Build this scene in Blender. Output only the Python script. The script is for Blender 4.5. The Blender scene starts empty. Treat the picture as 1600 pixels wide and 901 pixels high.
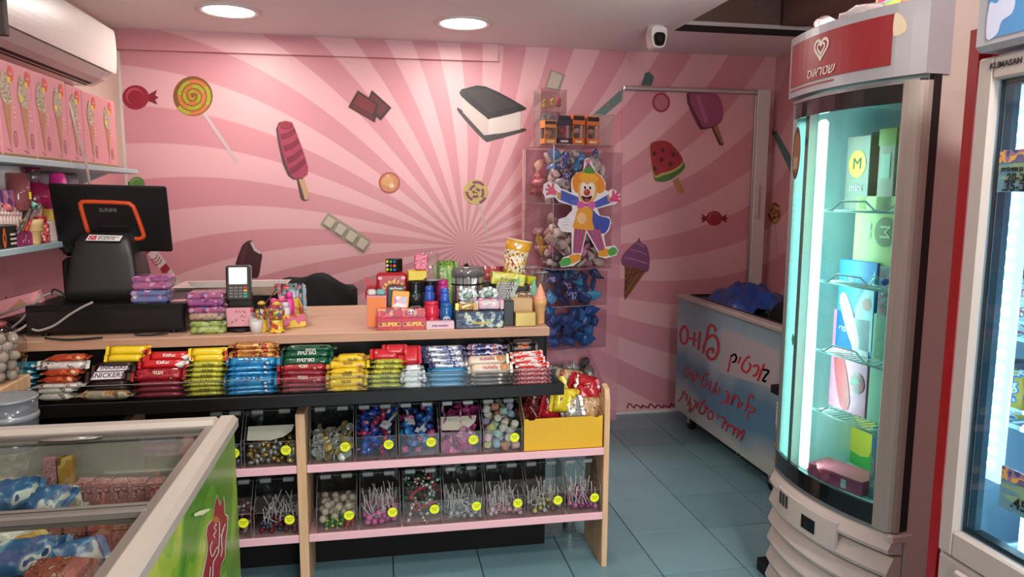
import bpy, bmesh, math, random
from mathutils import Vector, Matrix, Euler
rnd = random.Random(7)
SC = bpy.context.scene
COL = SC.collection
PI = math.pi

# ---------------------------------------------------------------- camera
# room axes: X along the back wall, Y towards the back wall, Z up; eye 1.5 m above the floor
FPX, PITCH, YAW, ROLL, EYE = 1127.12, math.radians(7.311), math.radians(10.404), math.radians(0.295), 1.5
_f0 = Vector((math.sin(YAW), math.cos(YAW), 0)); _r0 = Vector((math.cos(YAW), -math.sin(YAW), 0)); _u0 = Vector((0, 0, 1))
FW = _f0 * math.cos(PITCH) - _u0 * math.sin(PITCH)
_u1 = _u0 * math.cos(PITCH) + _f0 * math.sin(PITCH)
RT = _r0 * math.cos(ROLL) + _u1 * math.sin(ROLL)
UP = _u1 * math.cos(ROLL) - _r0 * math.sin(ROLL)
CAM = Vector((0, 0, EYE))
cd = bpy.data.cameras.new('camera'); cd.sensor_width = 36; cd.sensor_fit = 'HORIZONTAL'; cd.lens = 36 * FPX / 1600
cd.clip_start = 0.02; cd.clip_end = 60
co = bpy.data.objects.new('camera', cd); COL.objects.link(co)
co.matrix_world = Matrix(((RT.x, UP.x, -FW.x, CAM.x), (RT.y, UP.y, -FW.y, CAM.y), (RT.z, UP.z, -FW.z, CAM.z), (0, 0, 0, 1)))
SC.camera = co

# survey helpers: where a sight line meets a plane of the room (used to measure real positions)
def ray(x, y): return FW + RT * ((x - 800) / FPX) + UP * ((450.5 - y) / FPX)
def on_y(x, y, Y): d = ray(x, y); return CAM + d * (Y / d.y)
def on_x(x, y, X): d = ray(x, y); return CAM + d * (X / d.x)
def on_z(x, y, Z): d = ray(x, y); return CAM + d * ((Z - EYE) / d.z)

# ---------------------------------------------------------------- world, daylight, exposure
w = bpy.data.worlds.new('world'); SC.world = w; w.use_nodes = True
w.node_tree.nodes['Background'].inputs[0].default_value = (0.80, 0.90, 1.0, 1)
w.node_tree.nodes['Background'].inputs[1].default_value = 1.3
def area(name, loc, rot, sx, sy, power, col, shape='RECTANGLE', spread=PI):
    l = bpy.data.lights.new(name, 'AREA'); l.shape = shape; l.size = sx; l.size_y = sy; l.energy = power; l.color = col; l.spread = spread
    o = bpy.data.objects.new(name, l); o.location = loc; o.rotation_euler = rot; COL.objects.link(o); return o
# daylight falling in through the open shop front behind the camera
area('shopfront_daylight', (0.72, -2.2, 1.45), (math.radians(90), 0, 0), 0.95, 1.9, 80, (0.93, 0.96, 1.0))
SC.view_settings.view_transform = 'Standard'; SC.view_settings.look = 'None'
SC.view_settings.exposure = 0.25; SC.view_settings.gamma = 1.0; SC.view_settings.use_curve_mapping = False
SC.cycles.max_bounces = 8; SC.cycles.transparent_max_bounces = 24; SC.cycles.caustics_reflective = False; SC.cycles.caustics_refractive = False
SC.cycles.use_denoising = True; SC.cycles.sample_clamp_indirect = 6.0

# ---------------------------------------------------------------- materials
def lin(c):
    if isinstance(c, str):
        c = c.lstrip('#'); c = tuple(int(c[i:i+2], 16) / 255 for i in (0, 2, 4))
    return tuple((v / 12.92 if v <= 0.04045 else ((v + 0.055) / 1.055) ** 2.4) for v in c[:3]) + (1.0,)
MATS = {}
def _new(name):
    m = bpy.data.materials.new(name); m.use_nodes = True
    nt = m.node_tree; b = nt.nodes['Principled BSDF']; return m, nt, b
def mat(name, col, rough=0.5, metal=0.0, vary=0.06, scale=18, bump=0.0, emit=0, spec=0.5, trans=0.0, coat=0.0):
    if name in MATS: return MATS[name]
    m, nt, b = _new(name)
    c = lin(col)
    b.inputs['Roughness'].default_value = rough; b.inputs['Metallic'].default_value = metal
    b.inputs['Specular IOR Level'].default_value = spec
    b.inputs['Coat Weight'].default_value = coat
    tc = nt.nodes.new('ShaderNodeTexCoord'); nz = nt.nodes.new('ShaderNodeTexNoise'); nz.inputs['Scale'].default_value = scale; nz.inputs['Detail'].default_value = 3
    nt.links.new(tc.outputs['Object'], nz.inputs['Vector'])
    mx = nt.nodes.new('ShaderNodeMix'); mx.data_type = 'RGBA'
    mx.inputs[6].default_value = tuple(v * (1 - vary) for v in c[:3]) + (1,); mx.inputs[7].default_value = tuple(min(1, v * (1 + vary)) for v in c[:3]) + (1,)
    nt.links.new(nz.outputs['Fac'], mx.inputs[0]); nt.links.new(mx.outputs[2], b.inputs['Base Color'])
    if emit:
        b.inputs['Emission Color'].default_value = c; b.inputs['Emission Strength'].default_value = emit
    if trans: b.inputs['Transmission Weight'].default_value = trans
    if bump:
        bp = nt.nodes.new('ShaderNodeBump'); bp.inputs['Strength'].default_value = bump; bp.inputs['Distance'].default_value = 0.004
        nt.links.new(nz.outputs['Fac'], bp.inputs['Height']); nt.links.new(bp.outputs[0], b.inputs['Normal'])
    MATS[name] = m; return m
def pack(name, cols, scale=60, rough=0.25, metal=0.0, kind='voronoi', stretch=(1, 1, 1), frac=None, bump=0.0):
    """printed packaging: blobs of flat print in several colours; first colour is the ground"""
    if name in MATS: return MATS[name]
    m, nt, b = _new(name)
    b.inputs['Roughness'].default_value = rough; b.inputs['Metallic'].default_value = metal
    tc = nt.nodes.new('ShaderNodeTexCoord'); mp = nt.nodes.new('ShaderNodeMapping'); mp.inputs['Scale'].default_value = stretch
    nt.links.new(tc.outputs['Object'], mp.inputs[0])
    rp = nt.nodes.new('ShaderNodeValToRGB'); rp.color_ramp.interpolation = 'CONSTANT'
    if kind == 'voronoi':
        t = nt.nodes.new('ShaderNodeTexVoronoi'); t.inputs['Scale'].default_value = scale
        nt.links.new(mp.outputs[0], t.inputs['Vector'])
        s = nt.nodes.new('ShaderNodeSeparateColor'); nt.links.new(t.outputs['Color'], s.inputs[0]); src = s.outputs[0]
    else:
        t = nt.nodes.new('ShaderNodeTexNoise'); t.inputs['Scale'].default_value = scale; t.inputs['Detail'].default_value = 1.5
        nt.links.new(mp.outputs[0], t.inputs['Vector']); src = t.outputs[0]
    nt.links.new(src, rp.inputs[0])
    n = len(cols)
    if frac is None:
        if kind == 'voronoi': frac = [0] + [0.5 + 0.5 * k / (n - 1) for k in range(n - 1)] if n > 1 else [0]
        else: frac = [0] + [0.5 + 0.22 * k / max(1, n - 1) for k in range(n - 1)]
    els = rp.color_ramp.elements
    while len(els) > 1: els.remove(els[-1])
    els[0].position = 0; els[0].color = lin(cols[0])
    for k in range(1, n):
        e = els.new(min(0.999, frac[k])); e.color = lin(cols[k])
    nt.links.new(rp.outputs[0], b.inputs['Base Color'])
    if kind == 'noise' and not bump: bump = 0.3
    if bump:
        nz = nt.nodes.new('ShaderNodeTexNoise'); nz.inputs['Scale'].default_value = 45; nt.links.new(tc.outputs['Object'], nz.inputs['Vector'])
        bp = nt.nodes.new('ShaderNodeBump'); bp.inputs['Strength'].default_value = bump; bp.inputs['Distance'].default_value = 0.006
        nt.links.new(nz.outputs['Fac'], bp.inputs['Height']); nt.links.new(bp.outputs[0], b.inputs['Normal'])
    MATS[name] = m; return m
def clear(name, tint='#ffffff', refl=0.12, rough=0.03, body=0.0, bodycol='#dddddd'):
    """thin clear sheet: straight-through transmission, fresnel gloss, optional milky body"""
    if name in MATS: return MATS[name]
    m = bpy.data.materials.new(name); m.use_nodes = True; nt = m.node_tree; nt.nodes.clear()
    out = nt.nodes.new('ShaderNodeOutputMaterial'); tr = nt.nodes.new('ShaderNodeBsdfTransparent'); tr.inputs[0].default_value = lin(tint)
    gl = nt.nodes.new('ShaderNodeBsdfGlossy'); gl.inputs['Roughness'].default_value = rough
    fr = nt.nodes.new('ShaderNodeFresnel'); fr.inputs[0].default_value = 1.45
    ad = nt.nodes.new('ShaderNodeMath'); ad.operation = 'MULTIPLY_ADD'; ad.inputs[1].default_value = 0.9; ad.inputs[2].default_value = refl * 0.12
    gm = nt.nodes.new('ShaderNodeNewGeometry'); fb = nt.nodes.new('ShaderNodeMath'); fb.operation = 'SUBTRACT'; fb.inputs[0].default_value = 1.0   # no inner mirror on a thin sheet
    nt.links.new(gm.outputs['Backfacing'], fb.inputs[1]); fm = nt.nodes.new('ShaderNodeMath'); fm.operation = 'MULTIPLY'
    nt.links.new(fr.outputs[0], fm.inputs[0]); nt.links.new(fb.outputs[0], fm.inputs[1]); nt.links.new(fm.outputs[0], ad.inputs[0])
    mx = nt.nodes.new('ShaderNodeMixShader'); nt.links.new(ad.outputs[0], mx.inputs[0])
    last = tr
    if body:
        df = nt.nodes.new('ShaderNodeBsdfDiffuse'); df.inputs[0].default_value = lin(bodycol)
        m2 = nt.nodes.new('ShaderNodeMixShader'); m2.inputs[0].default_value = body
        nt.links.new(tr.outputs[0], m2.inputs[1]); nt.links.new(df.outputs[0], m2.inputs[2]); last = m2
    nt.links.new(last.outputs[0], mx.inputs[1]); nt.links.new(gl.outputs[0], mx.inputs[2]); nt.links.new(mx.outputs[0], out.inputs[0])
    MATS[name] = m; return m
def wood(name, c1, c2, axis='X', scale=3.0, rough=0.45):
    if name in MATS: return MATS[name]
    m, nt, b = _new(name); b.inputs['Roughness'].default_value = rough
    tc = nt.nodes.new('ShaderNodeTexCoord'); mp = nt.nodes.new('ShaderNodeMapping')
    st = {'X': (1, 14, 14), 'Z': (14, 14, 1), 'Y': (14, 1, 14)}[axis]; mp.inputs['Scale'].default_value = st
    nz = nt.nodes.new('ShaderNodeTexNoise'); nz.inputs['Scale'].default_value = scale; nz.inputs['Detail'].default_value = 5; nz.inputs['Distortion'].default_value = 0.4
    rp = nt.nodes.new('ShaderNodeValToRGB'); rp.color_ramp.elements[0].color = lin(c1); rp.color_ramp.elements[1].color = lin(c2)
    rp.color_ramp.elements[0].position = 0.3; rp.color_ramp.elements[1].position = 0.7
    nt.links.new(tc.outputs['Object'], mp.inputs[0]); nt.links.new(mp.outputs[0], nz.inputs['Vector']); nt.links.new(nz.outputs['Fac'], rp.inputs[0]); nt.links.new(rp.outputs[0], b.inputs['Base Color'])
    MATS[name] = m; return m

# ---------------------------------------------------------------- mesh building
class MB:
    def __init__(s): s.v = []; s.f = []; s.m = []; s.sm = []
    def add(s, vs, fs, mi=0, smooth=False, M=None):
        o = len(s.v)
        s.v += [tuple(M @ Vector(p)) if M else tuple(p) for p in vs]
        s.f += [tuple(i + o for i in f) for f in fs]; s.m += [mi] * len(fs); s.sm += [smooth] * len(fs); return s
    def box(s, lo, hi, mi=0, M=None):
        (a, b, c), (d, e, f) = lo, hi
        return s.add([(a,b,c),(d,b,c),(d,e,c),(a,e,c),(a,b,f),(d,b,f),(d,e,f),(a,e,f)],
                     [(0,3,2,1),(4,5,6,7),(0,1,5,4),(1,2,6,5),(2,3,7,6),(3,0,4,7)], mi, False, M)
    def rbox(s, lo, hi, r=0.004, mi=0, M=None, smooth=False):
        """box with chamfered edges"""
        (a, b, c), (d, e, f) = lo, hi
        r = min(r, (d-a)*.45, (e-b)*.45, (f-c)*.45)
        vs = []; idx = {}
        for ix, x in enumerate((a, d)):
            for iy, y in enumerate((b, e)):
                for iz, z in enumerate((c, f)):
                    sx, sy, sz = (1, -1)[ix], (1, -1)[iy], (1, -1)[iz]
                    for k in range(3):
                        idx[(ix, iy, iz, k)] = len(vs)
                        vs.append((x + (0 if k == 0 else sx * r), y + (0 if k == 1 else sy * r), z + (0 if k == 2 else sz * r)))
        F = []
        g = lambda *t: idx[t]
        for ix in (0, 1):
            q = [g(ix,0,0,0), g(ix,1,0,0), g(ix,1,1,0), g(ix,0,1,0)]; F.append(tuple(q if ix else q[::-1]))
        for iy in (0, 1):
            q = [g(0,iy,0,1), g(0,iy,1,1), g(1,iy,1,1), g(1,iy,0,1)]; F.append(tuple(q if iy else q[::-1]))
        for iz in (0, 1):
            q = [g(0,0,iz,2), g(1,0,iz,2), g(1,1,iz,2), g(0,1,iz,2)]; F.append(tuple(q if iz else q[::-1]))
        for i in (0, 1):
            for j in (0, 1):
                q = [g(0,i,j,1), g(1,i,j,1), g(1,i,j,2), g(0,i,j,2)]; F.append(tuple(q if (i ^ j) == 1 else q[::-1]))
                q = [g(i,0,j,0), g(i,1,j,0), g(i,1,j,2), g(i,0,j,2)]; F.append(tuple(q if (i ^ j) == 0 else q[::-1]))
                q = [g(i,j,0,0), g(i,j,1,0), g(i,j,1,1), g(i,j,0,1)]; F.append(tuple(q if (i ^ j) == 1 else q[::-1]))
                for k in (0, 1):
                    q = (g(i,j,k,0), g(i,j,k,1), g(i,j,k,2)); F.append(q if (i + j + k) % 2 == 1 else q[::-1])
        return s.add(vs, F, mi, smooth, M)
    def cyl(s, p0, p1, r0, r1=None, n=16, mi=0, caps=True, smooth=True, M=None):
        r1 = r0 if r1 is None else r1
        p0, p1 = Vector(p0), Vector(p1); d = (p1 - p0).normalized()
        a = d.orthogonal().normalized(); b = d.cross(a)
        vs = [p0 + (a * math.cos(t) + b * math.sin(t)) * r0 for t in [2*PI*i/n for i in range(n)]] + [p1 + (a * math.cos(t) + b * math.sin(t)) * r1 for t in [2*PI*i/n for i in range(n)]]
        s.add(vs, [(i, (i+1) % n, n + (i+1) % n, n + i) for i in range(n)], mi, smooth, M)
        if caps:
            s.add(vs[:n], [tuple(range(n))[::-1]], mi, False, M); s.add(vs[n:], [tuple(range(n))], mi, False, M)
        return s
    def tube(s, pts, r, n=8, mi=0, M=None, caps=True, closed=False):
        pts = [Vector(p) for p in pts]; rings = []; up = Vector((0, 0, 1)); N = len(pts)
        rr = r if isinstance(r, (list, tuple)) else [r] * N
        prev = None
        for i, p in enumerate(pts):
            if closed: t = (pts[(i+1) % N] - pts[i-1])
            else: t = (pts[min(i+1, N-1)] - pts[max(i-1, 0)])
            t = t.normalized() if t.length > 1e-9 else Vector((0, 0, 1))
            a = prev - t * prev.dot(t) if prev is not None else t.orthogonal()
            if a.length < 1e-6: a = t.orthogonal()
            a = a.normalized(); prev = a; b = t.cross(a)
            rings.append([p + (a * math.cos(2*PI*k/n) + b * math.sin(2*PI*k/n)) * rr[i] for k in range(n)])
        vs = [v for rg in rings for v in rg]; F = []
        for i in range(N if closed else N - 1):
            j = (i + 1) % N
            for k in range(n): F.append((i*n+k, i*n+(k+1) % n, j*n+(k+1) % n, j*n+k))
        if caps and not closed: F.append(tuple(range(n))[::-1]); F.append(tuple((N-1)*n + k for k in range(n)))
        return s.add(vs, F, mi, True, M)
    def lathe(s, prof, n=24, c=(0, 0, 0), mi=0, M=None, smooth=True, sx=1, sy=1):
        vs = []; F = []; N = len(prof)
        for r, z in prof:
            for k in range(n): t = 2*PI*k/n; vs.append((c[0] + r*math.cos(t)*sx, c[1] + r*math.sin(t)*sy, c[2] + z))
        for i in range(N - 1):
            for k in range(n): F.append((i*n+k, i*n+(k+1) % n, (i+1)*n+(k+1) % n, (i+1)*n+k))
        if prof[0][0] > 1e-5: F.append(tuple(range(n))[::-1])
        if prof[-1][0] > 1e-5: F.append(tuple((N-1)*n + k for k in range(n)))
        return s.add(vs, F, mi, smooth, M)
    def ball(s, c, r, n=12, m=8, mi=0, M=None, sc=(1, 1, 1)):
        pr = [(math.sin(PI*i/m), -math.cos(PI*i/m)) for i in range(m + 1)]
        vs = []; F = []
        for rr, z in pr:
            for k in range(n): t = 2*PI*k/n; vs.append((c[0]+r*sc[0]*rr*math.cos(t), c[1]+r*sc[1]*rr*math.sin(t), c[2]+r*sc[2]*z))
        for i in range(m):
            for k in range(n): F.append((i*n+k, i*n+(k+1) % n, (i+1)*n+(k+1) % n, (i+1)*n+k))
        return s.add(vs, F, mi, True, M)
    def prism(s, poly, t, fn, mi=0, M=None, smooth=False):
        """extrude a 2-D outline: fn(u, v, w) -> xyz, w from 0 to t"""
        n = len(poly); A = sum(poly[i][0]*poly[(i+1) % n][1] - poly[(i+1) % n][0]*poly[i][1] for i in range(n))
        if A < 0: poly = poly[::-1]
        vs = [fn(u, v, 0) for u, v in poly] + [fn(u, v, t) for u, v in poly]
        F = [tuple(range(n))[::-1], tuple(range(n, 2*n))] + [(i, (i+1) % n, n+(i+1) % n, n+i) for i in range(n)]
        return s.add(vs, F, mi, smooth, M)
    def quad(s, a, b, c, d, mi=0, M=None): return s.add([a, b, c, d], [(0, 1, 2, 3)], mi, False, M)
    def mesh(s, name, mats, fix=True):
        me = bpy.data.meshes.new(name); me.from_pydata(s.v, [], s.f)
        for m in (mats if isinstance(mats, (list, tuple)) else [mats]): me.materials.append(m)
        me.polygons.foreach_set('material_index', s.m); me.polygons.foreach_set('use_smooth', s.sm)
        if fix:
            bm = bmesh.new(); bm.from_mesh(me); bmesh.ops.recalc_face_normals(bm, faces=bm.faces); bm.to_mesh(me); bm.free()
        me.update(); return me
    def build(s, name, mats, parent=None, loc=None, rot=None, fix=True):
        return put(name, s.mesh(name, mats, fix), parent, loc, rot)
def put(name, me, parent=None, loc=None, rot=None):
    o = bpy.data.objects.new(name, me); COL.objects.link(o)
    if parent: o.parent = parent
    if loc is not None: o.location = loc
    if rot is not None: o.rotation_euler = rot
    return o
def tag(o, label=None, cat=None, group=None, kind=None):
    if label: o['label'] = label
    if cat: o['category'] = cat
    if group: o['group'] = group
    if kind: o['kind'] = kind
    return o
def thing(name, label, cat, loc=(0, 0, 0), rot=(0, 0, 0), group=None):
    o = bpy.data.objects.new(name, None); o.empty_display_size = 0.05; COL.objects.link(o)
    o.location = loc; o.rotation_euler = rot if isinstance(rot, (tuple, list, Euler)) else (0, 0, rot)
    return tag(o, label, cat, group)
def struct(o): o['kind'] = 'structure'; return o
def copy_tree(o, parent=None, label=None, group=None):
    c = o.copy(); COL.objects.link(c); c.parent = parent
    for ch in list(o.children): copy_tree(ch, c)
    if label: c['label'] = label
    if group: c['group'] = group
    return c
def Mt(loc=(0, 0, 0), rot=(0, 0, 0), s=1.0):
    M = Matrix.Translation(loc) @ Euler(rot).to_matrix().to_4x4()
    return M @ Matrix.Diagonal((s, s, s, 1)) if not isinstance(s, (tuple, list)) else M @ Matrix.Diagonal((*s, 1))
HEB = {}
def text_mesh(txt, size=0.02, ext=0.0004, heb=False, bold=0.0, shear=0.0, align='CENTER'):
    cu = bpy.data.curves.new('txt', 'FONT'); cu.body = txt[::-1] if heb else txt
    cu.size = size; cu.extrude = ext; cu.align_x = align; cu.align_y = 'CENTER'; cu.offset = bold; cu.shear = shear; cu.resolution_u = 2
    o = bpy.data.objects.new('txt', cu); COL.objects.link(o)
    dg = bpy.context.evaluated_depsgraph_get(); dg.update()
    me = bpy.data.meshes.new_from_object(o.evaluated_get(dg))
    bpy.data.objects.remove(o); bpy.data.curves.remove(cu); return me
def text(name, txt, material, parent, loc, rot, size, **k):
    me = text_mesh(txt, size, **k); me.materials.clear(); me.materials.append(material); me.name = name
    return put(name, me, parent, loc, rot)
FRONT = (PI/2, 0, 0)     # text standing up, facing -Y
def ell(cx, cy, rx, ry=None, n=24, a0=0, rot=0):
    ry = rx if ry is None else ry
    pts = []
    for i in range(n):
        t = 2*PI*i/n + a0; x, y = rx*math.cos(t), ry*math.sin(t)
        pts.append((cx + x*math.cos(rot) - y*math.sin(rot), cy + x*math.sin(rot) + y*math.cos(rot)))
    return pts
def curve(pts, k=4, closed=True):
    """Catmull-Rom smoothing of a 2-D outline"""
    n = len(pts); out = []
    R = range(n) if closed else range(n - 1)
    for i in R:
        g = lambda j: pts[j % n] if closed else pts[max(0, min(n - 1, j))]
        p0, p1, p2, p3 = g(i-1), g(i), g(i+1), g(i+2)
        for s in range(k):
            t = s / k
            out.append(tuple(0.5*((2*p1[d]) + (-p0[d]+p2[d])*t + (2*p0[d]-5*p1[d]+4*p2[d]-p3[d])*t*t + (-p0[d]+3*p1[d]-3*p2[d]+p3[d])*t**3) for d in range(len(p1))))
    if not closed: out.append(tuple(pts[-1]))
    return out
def ribbon(pts, wd):
    """2-D stroke outline around a polyline"""
    L, Rr = [], []
    n = len(pts)
    for i in range(n):
        a = pts[max(0, i-1)]; b = pts[min(n-1, i+1)]; dx, dy = b[0]-a[0], b[1]-a[1]; l = math.hypot(dx, dy) or 1
        ww = wd[i] if isinstance(wd, (list, tuple)) else wd
        L.append((pts[i][0] - dy/l*ww/2, pts[i][1] + dx/l*ww/2)); Rr.append((pts[i][0] + dy/l*ww/2, pts[i][1] - dx/l*ww/2))
    return L, Rr
class Flat:
    """flat print laid on a surface: outlines -> thin faces at growing offsets; fn(u, v, layer) -> xyz"""
    def __init__(s, fn): s.fn = fn; s.mb = MB(); s.mats = []; s.k = 0
    def mi(s, m):
        if m not in s.mats: s.mats.append(m)
        return s.mats.index(m)
    def poly(s, pts, m, k=None):
        if k is None: s.k += 1; k = s.k
        s.mb.add([s.fn(x, y, k) for x, y in pts], [tuple(range(len(pts)))], s.mi(m)); return s
    def stroke(s, pts, wd, m, k=None, smooth=0):
        if k is None: s.k += 1; k = s.k
        if smooth: pts = curve(pts, smooth, False)
        L, R = ribbon(pts, wd); n = len(pts)
        s.mb.add([s.fn(x, y, k) for x, y in L + R], [(i, i+1, n+i+1, n+i) for i in range(n-1)], s.mi(m)); return s
    def build(s, name, parent=None, loc=None, rot=None): return s.mb.build(name, s.mats, parent, loc, rot, fix=False)
# ================================================================ room
XL, XR, YB, YF, ZC = -1.495, 2.71, 4.725, -2.3, 2.455
YD = 4.695          # face of the mural-covered door
def sunburst(name, light, dark, cx=0.553, cz=1.176, use='XZ'):
    m, nt, b = _new(name); b.inputs['Roughness'].default_value = 0.42
    N, Lk = nt.nodes, nt.links
    g = N.new('ShaderNodeNewGeometry'); s = N.new('ShaderNodeSeparateXYZ'); Lk.new(g.outputs['Position'], s.inputs[0])
    def M(op, a, b_=None, c=None):
        n = N.new('ShaderNodeMath'); n.operation = op
        for i, v in enumerate((a, b_, c)):
            if v is None: continue
            if isinstance(v, (int, float)): n.inputs[i].default_value = v
            else: Lk.new(v, n.inputs[i])
        return n.outputs[0]
    if use == 'XZ': hx = M('SUBTRACT', s.outputs[0], cx)
    else: hx = M('SUBTRACT', M('ADD', M('SUBTRACT', YB, s.outputs[1]), XR if use == 'R' else 0), cx)   # unfolds the side wall
    if use == 'L': hx = M('SUBTRACT', M('SUBTRACT', XL - YB, cx), M('MULTIPLY', s.outputs[1], -1.0))
    dz = M('SUBTRACT', s.outputs[2], cz)
    r2 = M('ADD', M('MULTIPLY', hx, hx), M('MULTIPLY', dz, dz))
    th = M('ARCTAN2', dz, hx)
    tw = M('MULTIPLY', M('MINIMUM', r2, 14.0), math.radians(2.5))
    ph = M('MULTIPLY_ADD', M('SUBTRACT', th, tw), 28.0, -math.radians(28 * 145.3))
    sn = M('SINE', ph)
    edge = M('MULTIPLY_ADD', sn, 9.0, 0.5); edge = M('MINIMUM', M('MAXIMUM', edge, 0.0), 1.0)
    nz = N.new('ShaderNodeTexNoise'); nz.inputs['Scale'].default_value = 1.7; nz.inputs['Detail'].default_value = 4; Lk.new(g.outputs['Position'], nz.inputs['Vector'])
    mx = N.new('ShaderNodeMix'); mx.data_type = 'RGBA'; mx.inputs[6].default_value = lin(light); mx.inputs[7].default_value = lin(dark); Lk.new(edge, mx.inputs[0])
    hs = N.new('ShaderNodeHueSaturation'); Lk.new(mx.outputs[2], hs.inputs['Color']); Lk.new(M('MULTIPLY_ADD', nz.outputs[0], 0.16, 0.92), hs.inputs['Value'])
    Lk.new(hs.outputs[0], b.inputs['Base Color'])
    bp = N.new('ShaderNodeBump'); bp.inputs['Strength'].default_value = 0.06; bp.inputs['Distance'].default_value = 0.01
    nz2 = N.new('ShaderNodeTexNoise'); nz2.inputs['Scale'].default_value = 9; Lk.new(g.outputs['Position'], nz2.inputs['Vector'])
    Lk.new(nz2.outputs[0], bp.inputs['Height']); Lk.new(bp.outputs[0], b.inputs['Normal'])
    return m
MU = sunburst('mural_print', '#dca9ad', '#cb8b93')
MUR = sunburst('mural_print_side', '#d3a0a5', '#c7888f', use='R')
M_pinkwall = mat('pink_wall_paint', '#c98d92', 0.55, vary=0.05, scale=3)
M_beige = mat('beige_wall_paint', '#cbb6a8', 0.6, vary=0.05, scale=3)
M_ceil = mat('ceiling_paint', '#e6e4e1', 0.55, vary=0.05, scale=1.6, bump=0.05)
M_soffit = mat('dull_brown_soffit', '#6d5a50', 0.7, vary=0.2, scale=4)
M_white = mat('white_paint', '#d8d0cb', 0.45, vary=0.03)
M_silver = mat('brushed_silver', '#c9c9c6', 0.28, 1.0, vary=0.1, scale=40)
M_grout = mat('dark_grout', '#2c3c40', 0.8)

# floor and its tiles
floor = struct(MB().box((XL, YF, -0.08), (XR, YB, -0.004)).build('floor', M_grout))
TS = 0.35359; gap = 0.0045
tiles = [mat('teal_floor_tile_%d' % k, c, 0.33, vary=0.10, scale=5, bump=0.03) for k, c in enumerate(('#6f959d', '#6a9099', '#749aa2'))]
_tm = [MB().rbox((-TS/2+gap/2, -TS/2+gap/2, -0.008), (TS/2-gap/2, TS/2-gap/2, 0), 0.0015).mesh('tile', t) for t in tiles]
i0 = math.floor((XL - 1.09053) / TS); j0 = math.floor((YF - 2.91848) / TS)
for i in range(i0, i0 + 13):
    for j in range(j0, j0 + 21):
        xa, xb = 1.09053 + i*TS, 1.09053 + (i+1)*TS; ya, yb = 2.91848 + j*TS, 2.91848 + (j+1)*TS
        if xb < XL + 0.02 or xa > XR - 0.02 or yb < YF + 0.02 or ya > YB - 0.02: continue
        if xa < XL or xb > XR or yb > YB or ya < YF:
            xa, xb, ya, yb = max(xa, XL), min(xb, XR), max(ya, YF), min(yb, YB)
            cx, cy = (xa+xb)/2, (ya+yb)/2
            MB().rbox((xa-cx+gap/2, ya-cy+gap/2, -0.008), (xb-cx-gap/2, yb-cy-gap/2, 0), 0.0015).build('tile', tiles[rnd.randrange(3)], floor, (cx, cy, 0))
        else: put('tile', _tm[rnd.randrange(3)], floor, ((xa+xb)/2, (ya+yb)/2, 0))

# walls
wall_back = struct(MB().box((XL-0.1, YB, 0), (XR+0.1, YB+0.1, ZC+0.35)).build('wall_back', MU))
wall_left = struct(MB().box((XL-0.1, YF, 0), (XL, YB, 1.66)).box((XL-0.1, YF, 1.66), (XL, YB, ZC+0.35), 1).build('wall_left', [M_pinkwall, M_beige]))
wall_right = struct(MB().box((XR, YF, 0), (XR+0.1, YB, ZC+0.35)).build('wall_right', MUR))
struct(MB().box((XL, YF-0.1, 0), (-0.2, YF, ZC)).box((1.25, YF-0.1, 0), (XR, YF, ZC+0.35)).box((-0.2, YF-0.1, 2.42), (1.25, YF, ZC)).build('wall_front_added', M_beige))     # unseen front wall, added; doorway sized to keep light off the alcove
# boxed ledge along the top of the back wall, printed with the same mural
lx = on_y(778, 100, YB-0.03).x
struct(MB().prism([(XL, 2.338), (XL, ZC), (lx, ZC), (lx, 2.352)], 0.03, lambda u, v, w_: (u, YB-0.03+w_, v)).build('trim_1', MU))
struct(MB().box((XL, YB-0.012, 0.0), (XL+0.012, YB, 2.33)).build('trim_2', M_white))       # sealed corner bead
# ceiling with a raised opening over the fridges
RX, RY = 1.70, 4.10
ceiling = struct(MB().box((XL, YF, ZC), (RX, YB, ZC+0.06)).box((RX, RY, ZC), (XR, YB, ZC+0.06)).build('ceiling', M_ceil))
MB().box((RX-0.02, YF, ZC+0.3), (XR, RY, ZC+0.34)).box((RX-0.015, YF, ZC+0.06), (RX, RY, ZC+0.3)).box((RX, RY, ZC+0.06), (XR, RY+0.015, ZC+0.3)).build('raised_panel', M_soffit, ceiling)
MB().box((RX, RY-0.03, ZC-0.004), (XR, RY-0.012, ZC+0.03)).build('slot_edge', mat('black_gap', '#15100e', 0.8), ceiling)
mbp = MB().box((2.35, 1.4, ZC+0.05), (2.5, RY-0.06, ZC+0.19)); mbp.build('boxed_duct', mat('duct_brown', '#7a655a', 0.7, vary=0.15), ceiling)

# mural-covered door with bar and frame
dx0, dx1, dz1 = 1.607, 2.553, 2.196
door = struct(MB().box((dx0, YD, 0.012), (dx1, YB-0.001, dz1)).build('door_1', MU))
MB().rbox((dx0-0.005, YD-0.022, dz1), (dx1+0.02, YB-0.002, dz1+0.028), 0.004).build('top_rail', M_silver, door)
MB().rbox((dx1+0.006, YD-0.03, 0.0), (dx1+0.10, YB-0.002, dz1+0.035), 0.004).build('door_frame', M_white, door)
MB().rbox((dx1-0.006, YD-0.02, 0.9), (dx1+0.004, YD, 2.18), 0.002).build('edge_strip', M_silver, door)
MB().rbox((dx1+0.035, YD-0.036, 1.35), (dx1+0.055, YD-0.03, 1.58), 0.002).build('strike_plate', M_silver, door)
MB().box((dx0-0.03, YD-0.05, 0.0), (dx1+0.03, YD-0.004, 0.012)).build('threshold', M_white, door)

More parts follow.
